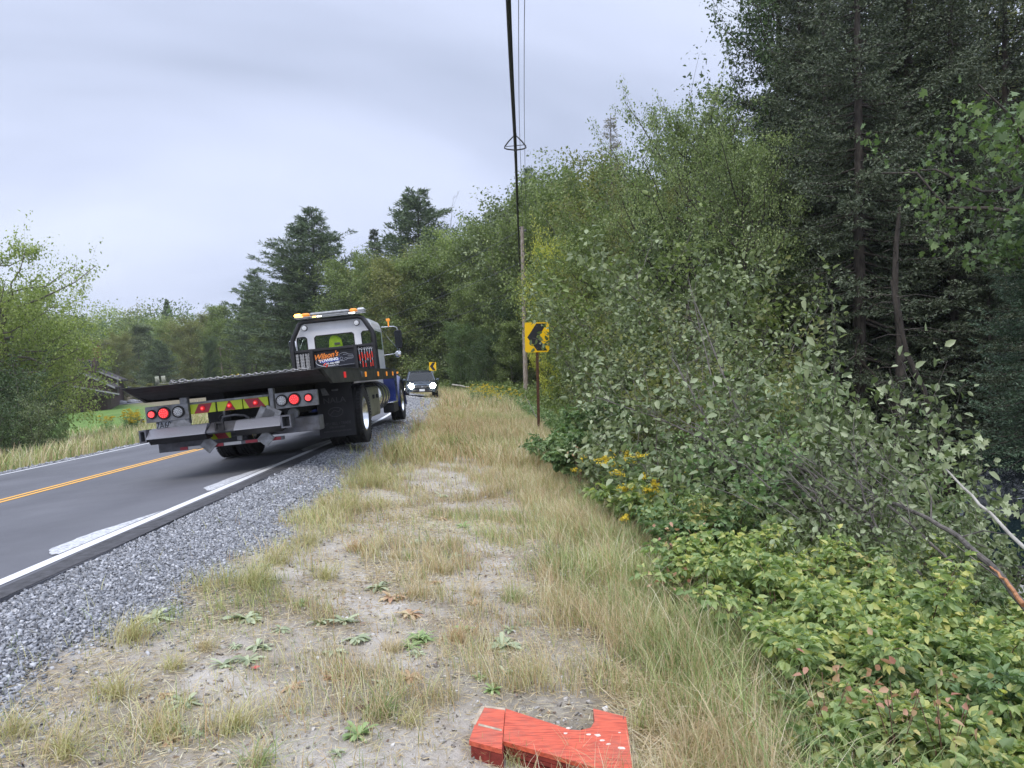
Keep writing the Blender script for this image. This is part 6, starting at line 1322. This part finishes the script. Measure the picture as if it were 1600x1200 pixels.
# ------------------------------------------------------------------ poles, cables, signs
def rpole(name, px, pyt, d_, r0, label, lean=0.0):
    b_ = at(px, 612, d_); g_ = gz(b_[0], b_[1]); t_ = at(px, pyt, d_); h_ = t_[2] - g_
    r_ = empty(name, (b_[0], b_[1], g_ - .2)); tag(r_, label, 'utility pole'); q_ = MB(); n_k = 14; q_.tube([(lean * u_ * h_, 0, u_ * (h_ + .2)) for u_ in np.linspace(0, 1, n_k)], list(np.linspace(r0, r0 * .68, n_k)), 16); q_.build('pole_shaft', POLE, r_, True); return r_, h_, g_
POLE = bark('weathered_pole_wood', (.16, .12, .09), (.46, .41, .36), 9); STEEL = mat('rusty_brown_steel', (.10, .045, .025), .8, var=.4, vs=30, bump=.3); CAB_M = mat('black_cable', (.03, .033, .03), .6, var=.3, vs=40); WIRE = mat('bare_wire', (.16, .17, .19), .5, .5)
PO, PH, PG = rpole('utility_pole', 822, 355, 42, .155, 'tall weathered wooden utility pole behind the chevron sign', -.004)
q_ = MB(); [q_.lathe([(0, .10), (.03, .10)], 'z', (-.03, 0, z), 14) for z in (2.2, PH - 3.4)]; q_.box(-.20, -.10, -.06, .06, PH - 3.5, PH - 3.3, .02); q_.lathe([(0, .05), (.05, .07), (.1, .05), (.14, .02)], 'z', (-.16, -.02, PH + .05), 12); q_.lathe([(0, .05), (.05, .07), (.1, .05), (.14, .02)], 'z', (.14, -.02, PH - .1), 12); q_.build('hardware', GREYS, PO)
P2 = empty('utility_pole', tuple(at(350, 600, 95)[:2]) + (gz(*at(350, 600, 95)[:2]) - .3,)); tag(P2, 'small distant utility pole in the valley behind the truck bed', 'utility pole'); h2 = at(348, 541, 95)[2] - P2.location.z
q_ = MB(); q_.tube([(0, 0, 0), (-.12 * h2 * .5 * .6, 0, h2 * .5), (-.075 * h2, 0, h2)], [.14, .12, .10], 12); q_.build('pole_shaft', POLE, P2, True); q_ = MB(); q_.box(-.075 * h2 - .5, -.075 * h2 + .5, -.05, .05, h2 - .35, h2 - .25); q_.build('crossarm', POLE, P2)
def cable(name, pts, r_, mt, label, grp=None, n_k=40, sag=0.0):
    P = np.array(pts, float); t = np.linspace(0, 1, len(P)); tt = np.linspace(0, 1, n_k)
    if len(P) > 2:
        d_ = np.concatenate([[0], np.cumsum(np.linalg.norm(np.diff(P, axis=0), axis=1))]); t = d_ / d_[-1]
    Q = np.stack([np.interp(tt, t, P[:, i_]) for i_ in range(3)], 1)
    if len(P) > 2:
        K = 4
        for _ in range(K): Q[1:-1] = (Q[:-2] + 2 * Q[1:-1] + Q[2:]) / 4
    Q[:, 2] -= sag * 4 * tt * (1 - tt); o0 = Q[0].copy(); q_ = MB(); q_.tube([tuple(v) for v in Q - o0], r_, 8)
    o = q_.build(name, mt, None, True, loc=tuple(o0)); tag(o, label, 'cable', grp); return o
main = [(-.35, -26, 6.3), (-.2, -8, 5.75), tuple(at(793, 2, 7.7)), tuple(at(797, 95, 9.2)), tuple(at(804.5, 225, 13)), tuple(at(808, 320, 19)), tuple(at(811, 400, 29)), tuple(at(814, 452, 41.8))]
cable('communication_cable', main, .021, CAB_M, 'thick black cable bundle overhead, carrying the triangular loop bracket', n_k=90)
m2 = [(x + .028, y, z + .018 + .01 * math.sin(i_ * 2.2)) for i_, (x, y, z) in enumerate(main)]; cable('communication_cable', m2, .010, CAB_M, 'thinner black line lashed along the thick cable bundle', n_k=90)
cable('power_wire', [(.1, -26, 9.9), tuple(at(810, 2, 15.6)), tuple(at(811, 180, 24)), tuple(at(817, 357, 42))], .009, WIRE, 'thin power wire overhead, nearer the thick bundle of the two', n_k=60)
cable('power_wire', [(.45, -26, 9.9), tuple(at(819, 2, 15.6)), tuple(at(819, 180, 24)), tuple(at(822, 359, 42))], .009, WIRE, 'thin power wire overhead, right of the other one', n_k=60)
e2 = P2.matrix_basis.translation; ex = e2.x - .075 * h2; zt = e2.z + h2
for k_, (py, dz, rr) in enumerate(((358, -.2, .012), (410, -1.4, .012), (452, -2.1, .014), (458, -2.5, .018))):
    cable('span_wire', [tuple(at(815, py, 41.9)), (ex, e2.y, zt + dz)], rr, WIRE if k_ < 2 else CAB_M, ['topmost of the wires running left from the utility pole', 'second wire from the top running left from the pole', 'third wire down running left from the pole', 'lowest and thickest of the lines running left from the pole'][k_], None, 40, (1.9, 1.3, .9, 1.3)[k_])
# slack loop bracket
c_ = at(805, 224, 13.0); r_ = empty('cable_slack_bracket', tuple(c_)); tag(r_, 'triangular black cable loop hanging on the overhead bundle', 'cable bracket'); q_ = MB()
q_.tube([(0, 0, .16), (-.12, 0, .04), (-.19, 0, -.05), (-.20, 0, -.085), (-.15, 0, -.105), (0, .0, -.125), (.15, 0, -.105), (.20, 0, -.085), (.19, 0, -.05), (.12, 0, .04)], .013, 7, closed=True); q_.build('loop', CAB_M, r_, True)
q_ = MB(); q_.tube([(-.17, 0, -.055), (.18, 0, -.03)], .007, 6); q_.build('strut', CAB_M, r_); q_ = MB(); q_.lathe([(-.05, .03), (.05, .03)], 'y', (0, 0, .16), 10); q_.build('clamp', GREYS, r_)
SY = mat('yellow_sign_face', (.95, .58, .0), .35, var=.06, vs=4); SB = mat('black_sign_print', (.018, .018, .02), .4)
def chevron(px, py, d_, wd, label, pm, pr, basey, bend=0):
    c_ = at(px, py, d_); x, y = c_[0], c_[1]; g_ = gz(x, y); h_ = wd * 1.23; r_ = empty('chevron_sign', (x, y, g_ - .1)); tag(r_, label, 'road sign'); zc = c_[2] - g_ + .1; hw = wd / 2; hh = h_ / 2; rc = .05 * wd / .6
    pts = []
    for cx, cz, a0 in ((hw - rc, hh - rc, 0), (-hw + rc, hh - rc, 90), (-hw + rc, -hh + rc, 180), (hw - rc, -hh + rc, 270)): pts += [(cx + rc * math.cos(R(a0 + a)), zc + cz + rc * math.sin(R(a0 + a))) for a in (0, 22, 45, 67, 90)]
    q_ = MB(); q_.prism(pts, 'y', -.003, 0); F = q_.build('sign_panel', SY, r_)
    A = lambda u_, v_: (u_ * wd, zc + v_ * h_); q_ = MB(); q_.prism([A(-.40, 0), A(-.02, .46), A(.40, .46), A(.08, .02), A(.08, -.02), A(.42, -.45), A(0, -.45)], 'y', -.0055, -.0035); q_.build('chevron_mark', SB, F)
    q_ = MB(); q_.prism([(-pr, .01), (-pr, .03), (-pr * .4, .03), (-pr * .4, .045), (pr * .4, .045), (pr * .4, .03), (pr, .03), (pr, .01)], 'z', 0, zc + hh * .9); q_.build('post', pm, r_); q_ = MB(); [q_.lathe([(-.012, .012), (-.006, .012)], 'y', (0, 0, zc + z), 8) for z in (-hh * .75, hh * .75)]; q_.build('bolt', GREYS, F); return r_
chevron(839, 527, 17.4, .60, 'yellow chevron sign with a black arrow pointing left, near, on a rusty post', STEEL, .035, 655).rotation_euler.z = R(2)
chevron(676, 572.5, 47, .47, 'small far yellow chevron sign behind the parked SUV', mat('grey_green_post', (.25, .27, .2), .7), .05, 605).rotation_euler.z = R(-5)
# stick leaning against the post foot
limb('leaning_stick', [(838, 652, 17.6), (828, 632, 18.5), (820, 618, 20)], .012, .006, BK_GREY, 'thin stick leaning left from the foot of the chevron sign post')
limb('fallen_log', [(706, 601, 46), (733, 605, 46)], .06, .045, PEEL, 'pale fallen log at the foot of the wood behind the verge')

# ------------------------------------------------------------------ red painted board
RB = mat('weathered_red_paint', (.64, .085, .05), .55, var=.12, vs=14, bump=.5, bs=55); RB2 = mat('dark_red_board_edge', (.22, .03, .022), .7, var=.4, vs=25); RW = mat('bare_weathered_wood', (.42, .35, .26), .85, var=.3, vs=30)
m_, n_, b_ = new_mat('flaking_red_paint'); l_ = n_.links.new; t_ = n_.nodes.new('ShaderNodeTexCoord'); mp_ = n_.nodes.new('ShaderNodeMapping'); mp_.inputs['Scale'].default_value = (.25, 1.6, 1); mp_.inputs['Rotation'].default_value = (0, 0, .35); l_(t_.outputs['Object'], mp_.inputs[0])
z1 = n_.nodes.new('ShaderNodeTexNoise'); z1.inputs['Scale'].default_value = 24; z1.inputs['Detail'].default_value = 7; z1.inputs['Roughness'].default_value = .75; l_(t_.outputs['Object'], z1.inputs[0])
z2 = n_.nodes.new('ShaderNodeTexNoise'); z2.inputs['Scale'].default_value = 60; z2.inputs['Detail'].default_value = 5; l_(mp_.outputs[0], z2.inputs[0])
r1 = n_.nodes.new('ShaderNodeValToRGB'); l_(z2.outputs[0], r1.inputs[0]); e_ = r1.color_ramp.elements; e_[0].position = .3; e_[0].color = (.36, .055, .03, 1); e_[1].position = .58; e_[1].color = (.68, .125, .065, 1)
r2 = n_.nodes.new('ShaderNodeValToRGB'); l_(z1.outputs[0], r2.inputs[0]); e_ = r2.color_ramp.elements; e_[0].position = .67; e_[0].color = (0, 0, 0, 1); e_[1].position = .69; e_[1].color = (1, 1, 1, 1)
mm = n_.nodes.new('ShaderNodeMix'); mm.data_type = 'RGBA'; l_(r2.outputs[0], mm.inputs[0]); l_(r1.outputs[0], mm.inputs[6]); mm.inputs[7].default_value = (.60, .50, .42, 1)
z3 = n_.nodes.new('ShaderNodeTexNoise'); z3.inputs['Scale'].default_value = 7; z3.inputs['Detail'].default_value = 8; z3.inputs['Roughness'].default_value = .75; l_(t_.outputs['Object'], z3.inputs[0])
r3 = n_.nodes.new('ShaderNodeValToRGB'); l_(z3.outputs[0], r3.inputs[0]); e_ = r3.color_ramp.elements; e_[0].position = .48; e_[0].color = (0, 0, 0, 1); e_[1].position = .72; e_[1].color = (.75, .75, .75, 1)
m3 = n_.nodes.new('ShaderNodeMix'); m3.data_type = 'RGBA'; l_(r3.outputs[0], m3.inputs[0]); l_(mm.outputs[2], m3.inputs[6]); m3.inputs[7].default_value = (.36, .13, .09, 1); l_(m3.outputs[2], b_.inputs['Base Color']); b_.inputs['Roughness'].default_value = .5
bb = n_.nodes.new('ShaderNodeBump'); bb.inputs['Strength'].default_value = .9; bb.inputs['Distance'].default_value = .004; l_(z2.outputs[0], bb.inputs['Height']); l_(bb.outputs[0], b_.inputs['Normal']); RB = m_
def onplane(px, py, z): v = ray(px, py); k_ = (z - EYE[2]) / v[2]; return EYE + v * k_
zg = gz(.1, 2.95); ZT = zg + .085
top_o = [(790, 1107), (870, 1133), (890, 1140), (906, 1141), (923, 1137), (929, 1127), (927, 1107), (978, 1120), (985, 1170), (989, 1216), (962, 1210), (900, 1190), (786, 1158)]
W = [onplane(px, py, ZT) for px, py in top_o]; c0 = np.mean(W, axis=0); r_ = empty('red_board', (c0[0], c0[1], zg)); tag(r_, 'notched weathered board painted red, lying at the bottom of the verge', 'board')
q_ = MB(); q_.prism([(v[0] - c0[0], v[1] - c0[1]) for v in W], 'z', .067, .085); q_.build('top_panel', RB, r_)
for i_, (dz, sh) in enumerate(((.048, .006), (.030, .003), (.008, .010))): q_ = MB(); q_.prism([((v[0] - c0[0]) * (1 - sh) , (v[1] - c0[1]) * (1 - sh) + .004) for v in W], 'z', dz - (.02 if i_ == 2 else 0), dz + .0155); q_.build('edge_layer', RB2, r_)
W2 = [onplane(px, py, ZT + .006) for px, py in ((752, 1103), (789, 1107), (784, 1171), (733, 1157))]
q_ = MB(); q_.prism([(v[0] - c0[0], v[1] - c0[1]) for v in W2], 'z', .072, .091); cp = q_.build('end_block', RB, r_)
W3 = [v * .985 + np.array(c0) * .015 for v in W2]; q_ = MB(); q_.prism([(v[0] - c0[0], v[1] - c0[1]) for v in W3], 'z', -.01, .0715); q_.build('end_edge', RB2, r_)
for pp in (((748, 1130), (784, 1139), (784, 1142), (747, 1133)), ((752, 1103), (758, 1103), (743, 1132), (737, 1130)), ((757, 1102), (789, 1106), (789, 1109), (758, 1105))):
    V_ = [onplane(a_, b__, ZT + .008) for a_, b__ in pp]; q_ = MB(); q_.prism([(v[0] - c0[0], v[1] - c0[1]) for v in V_], 'z', .089, .0925); q_.build('bare_wood_strip', RW, r_)
CHIP = mat('pale_paint_chip', (.72, .62, .54), .8, var=.2, vs=60)
for px, py, rr in ((884, 1146, .006), (888, 1138, .006), (920, 1148, .006), (934, 1149, .010), (940, 1157, .008), (950, 1163, .006), (971, 1169, .010), (968, 1145, .004)):
    v = onplane(px, py, ZT); q_ = MB(); q_.prism([(v[0] - c0[0] + rr * rng.uniform(.6, 1.4) * math.cos(a) * 1.5, v[1] - c0[1] + rr * rng.uniform(.6, 1.3) * math.sin(a)) for a in np.linspace(0, 6.28, 9)[:-1]], 'z', .084, .0865); q_.build('paint_chip', CHIP, r_)
q_ = MB(); v = onplane(973, 1124, ZT); q_.tube([(v[0] - c0[0], v[1] - c0[1], .08), (v[0] - c0[0] + .012, v[1] - c0[1] + .004, .125)], .0016, 5); q_.lathe([(0, .005), (.002, .005)], 'z', (v[0] - c0[0] + .012, v[1] - c0[1] + .004, .124), 8); q_.build('nail', GALV, r_)
# litter
for px, py, lab, sz, cl in ((797, 727, 'scrap of white paper lying in the grass beyond the sandy patch', .09, (.75, .75, .75)), (888, 902, 'curled grey-white scrap lying in the dry grass', .10, (.5, .5, .46)), (570, 1106, 'dark brown curled leaf on the bare sand', .06, (.12, .07, .06)), (400, 1046, 'pinkish red leaf on the bare sand', .045, (.55, .13, .12))):
    p = gp(px, py); q_ = MB(); rows = [[(x * sz, y * sz * .45, .012 + .25 * sz * (x * x * .8) + .1 * sz * math.sin(x * 5 + y * 3)) for y in np.linspace(-.5, .5, 5) * (1 - .8 * abs(x) ** 2)] for x in np.linspace(-.9, .9, 8)]
    q_.grid(rows); o = q_.build('scrap', mat('scrap_' + lab.split()[0], cl, .8, var=.25, vs=30), loc=(p[0], p[1], gz(p[0], p[1])), rot=(0, 0, rng.uniform(0, 6))); tag(o, lab, 'litter')

# ------------------------------------------------------------------ brown house
m_, n_, b_ = new_mat('brown_clapboard'); l_ = n_.links.new; t_ = n_.nodes.new('ShaderNodeTexCoord'); sx = n_.nodes.new('ShaderNodeSeparateXYZ'); l_(t_.outputs['Object'], sx.inputs[0]); w_ = n_.nodes.new('ShaderNodeMath'); w_.operation = 'MULTIPLY'; l_(sx.outputs[2], w_.inputs[0]); w_.inputs[1].default_value = 3.6
fr = n_.nodes.new('ShaderNodeMath'); fr.operation = 'FRACT'; l_(w_.outputs[0], fr.inputs[0]); rr_ = n_.nodes.new('ShaderNodeValToRGB'); l_(fr.outputs[0], rr_.inputs[0]); e_ = rr_.color_ramp.elements; e_[0].position = 0; e_[0].color = (.030, .020, .018, 1); e_[1].position = .12; e_[1].color = (.115, .075, .068, 1); l_(rr_.outputs[0], b_.inputs['Base Color']); b_.inputs['Roughness'].default_value = .8; CLP = m_
ROOF = mat('dark_shingles', (.045, .038, .036), .9, var=.3, vs=4); TRIM = mat('white_trim', (.32, .32, .33), .6); HG = mat('house_glass', (.03, .035, .04), .1)
hx, hy = at(166, 600, 70)[0] - 4.8, 70; hz = gz(hx, hy); r_ = empty('brown_house', (hx, hy, hz - .4), (0, 0, R(24)), 1.0); tag(r_, 'brown clapboard house with white-trimmed gables behind the young maple', 'house')
def gable(x0, x1, y0, y1, e_, pk, z0=0, nm='wall'):
    cx = (x0 + x1) / 2; q_ = MB(); q_.prism([(x0, z0), (x1, z0), (x1, e_), (cx, pk), (x0, e_)], 'y', y0, y1); wl = q_.build(nm, CLP, r_); s_ = (pk - e_) / (cx - x0); o_ = .45
    for sg in (-1, 1):
        xe = x0 - o_ if sg < 0 else x1 + o_; ze = e_ - s_ * o_; q_ = MB(); q_.prism([(cx, pk + .02), (xe, ze + .02), (xe, ze + .2), (cx, pk + .2)], 'y', y0 - .5, y1 + .5); rf_ = q_.build('roof', ROOF, r_)
        q_ = MB(); q_.prism([(cx, pk + .04), (xe, ze + .04), (xe, ze + .22), (cx, pk + .22)], 'y', y0 - .56, y0 - .505); q_.build('barge_board', TRIM, rf_)
    return wl
gable(-9, 4.8, 3.2, 11, 3.6, 6.8); gable(-4.4, 4.8, -2.5, 3.2, 2.9, 5.4, nm='wall')
q_ = MB(); q_.prism([(-3.0, 2.3), (5.6, 2.0), (5.6, 2.12), (.4, 3.3), (-3.0, 2.6)], 'y', -4.2, -2.52); pr_ = q_.build('porch_roof', ROOF, r_); q_ = MB(); q_.prism([(-3.0, 2.62), (.4, 3.32), (5.7, 2.10), (5.7, 2.24), (.4, 3.47), (-3.0, 2.77)], 'y', -4.26, -4.21); q_.build('barge_board', TRIM, pr_)
def win(x0, x1, z0, z1, y):
    q_ = MB(); q_.box(x0, x1, y - .05, y - .003, z0, z1); f_ = q_.build('window', TRIM, r_); q_ = MB(); q_.box(x0 + .12, (x0 + x1) / 2 - .04, y - .06, y - .051, z0 + .12, z1 - .12); q_.box((x0 + x1) / 2 + .04, x1 - .12, y - .06, y - .051, z0 + .12, z1 - .12); q_.build('pane', HG, f_)
win(.2, 1.7, .9, 2.0, -2.5); win(-2.6, -1.4, 1.0, 2.1, -2.5)
q_ = MB(); q_.box(4.5, 4.8, -2.56, -2.503, .0, 2.8); q_.build('corner_board', mat('brown_trim', (.14, .10, .09), .7), r_)
q_ = MB(); q_.prism([(1.2, 4.4), (3.0, 4.4), (3.0, 6.0), (1.2, 6.2)], 'y', 2.6, 6); dmr = q_.build('dormer', CLP, r_); q_ = MB(); q_.box(1.55, 2.65, 2.54, 2.598, 4.95, 5.65); f_ = q_.build('window', mat('grey_trim', (.22, .21, .21), .7), dmr); q_ = MB(); q_.box(1.62, 2.58, 2.52, 2.539, 5.02, 5.58); q_.build('pane', HG, dmr)
q_ = MB(); q_.box(2.2, 3.0, 7, 7.8, 5.5, 7.3); q_.build('chimney', mat('brick_red', (.22, .08, .06), .9, var=.3, vs=5), r_)
q_ = MB(); q_.box(4.85, 5.0, 3.0, 3.14, 2.0, 3.9); q_.build('porch_post', TRIM, r_)
# low dark wooden stand on the lawn
p = at(213, 664, 40); r_ = empty('wooden_stand', (p[0], p[1], gz(p[0], p[1])), (0, 0, .2)); tag(r_, 'low dark wooden stand at the near edge of the mown lawn', 'stand'); DW = mat('dark_old_wood', (.05, .04, .035), .9, var=.3, vs=10)
q_ = MB(); q_.box(-.36, .36, -.2, .2, .34, .44, .01); q_.build('top', DW, r_)
for x in (-.31, 0, .31): q_ = MB(); q_.box(x - .05, x + .05, -.17, .17, 0, .34); q_.build('leg', DW, r_)
# pale boulder row by the lawn
for k_ in range(3):
    p = at(190 + k_ * 18, 634, 78); q_ = MB(); q_.lathe([(0, .5), (.25, .6), (.45, .4), (.5, .05)], 'z', (0, 0, 0), 9); o = q_.build('boulder', mat('grey_stone', (.35, .35, .36), .9, var=.2, vs=4), loc=(p[0], p[1], gz(p[0], p[1]) - .1)); tag(o, 'grey boulder beside the driveway, far left', 'boulder', 'boulders beside the driveway')
# ------------------------------------------------------------------ labels that count along a row
_ones = ['', 'first', 'second', 'third', 'fourth', 'fifth', 'sixth', 'seventh', 'eighth', 'ninth', 'tenth', 'eleventh', 'twelfth', 'thirteenth', 'fourteenth', 'fifteenth', 'sixteenth', 'seventeenth', 'eighteenth', 'nineteenth']
_tens = {2: ('twentieth', 'twenty'), 3: ('thirtieth', 'thirty'), 4: ('fortieth', 'forty')}
def ordn(k_): return _ones[k_] if k_ < 20 else (_tens[k_ // 10][0] if k_ % 10 == 0 else _tens[k_ // 10][1] + '-' + _ones[k_ % 10])
def pxo(o):
    p = np.array(o.matrix_world.translation) - EYE; dd = p @ _f
    return 800 + FPX * (p @ _r) / max(dd, .1)
bpy.context.view_layer.update()
_by = {}
for o in list(bpy.data.objects):
    if o.parent is None and o.get('group') and o.get('label'): _by.setdefault((o['group'], o['label']), []).append(o)
for (g_, lab), os_ in _by.items():
    if len(os_) < 2: continue
    os_.sort(key=pxo)
    for k_, o in enumerate(os_): o['label'] = ('%s, %s' % (lab, 'leftmost' if k_ == 0 else ('rightmost' if k_ == len(os_) - 1 else ordn(k_ + 1) + ' from the left')))

# ------------------------------------------------------------------ haze
hm = bpy.data.materials.new('haze'); hm.use_nodes = True; n_ = hm.node_tree; n_.nodes.clear(); o_ = n_.nodes.new('ShaderNodeOutputMaterial'); v_ = n_.nodes.new('ShaderNodeVolumePrincipled')
v_.inputs['Color'].default_value = (.86, .89, .94, 1); v_.inputs['Density'].default_value = .00045; v_.inputs['Anisotropy'].default_value = .2; n_.links.new(v_.outputs[0], o_.inputs['Volume'])
q_ = MB(); q_.box(-430, 430, -45, 530, -8, 75); hz_ = q_.build('haze', hm); tag(hz_, 'thin pale haze over the valley', 'haze', kind='stuff')
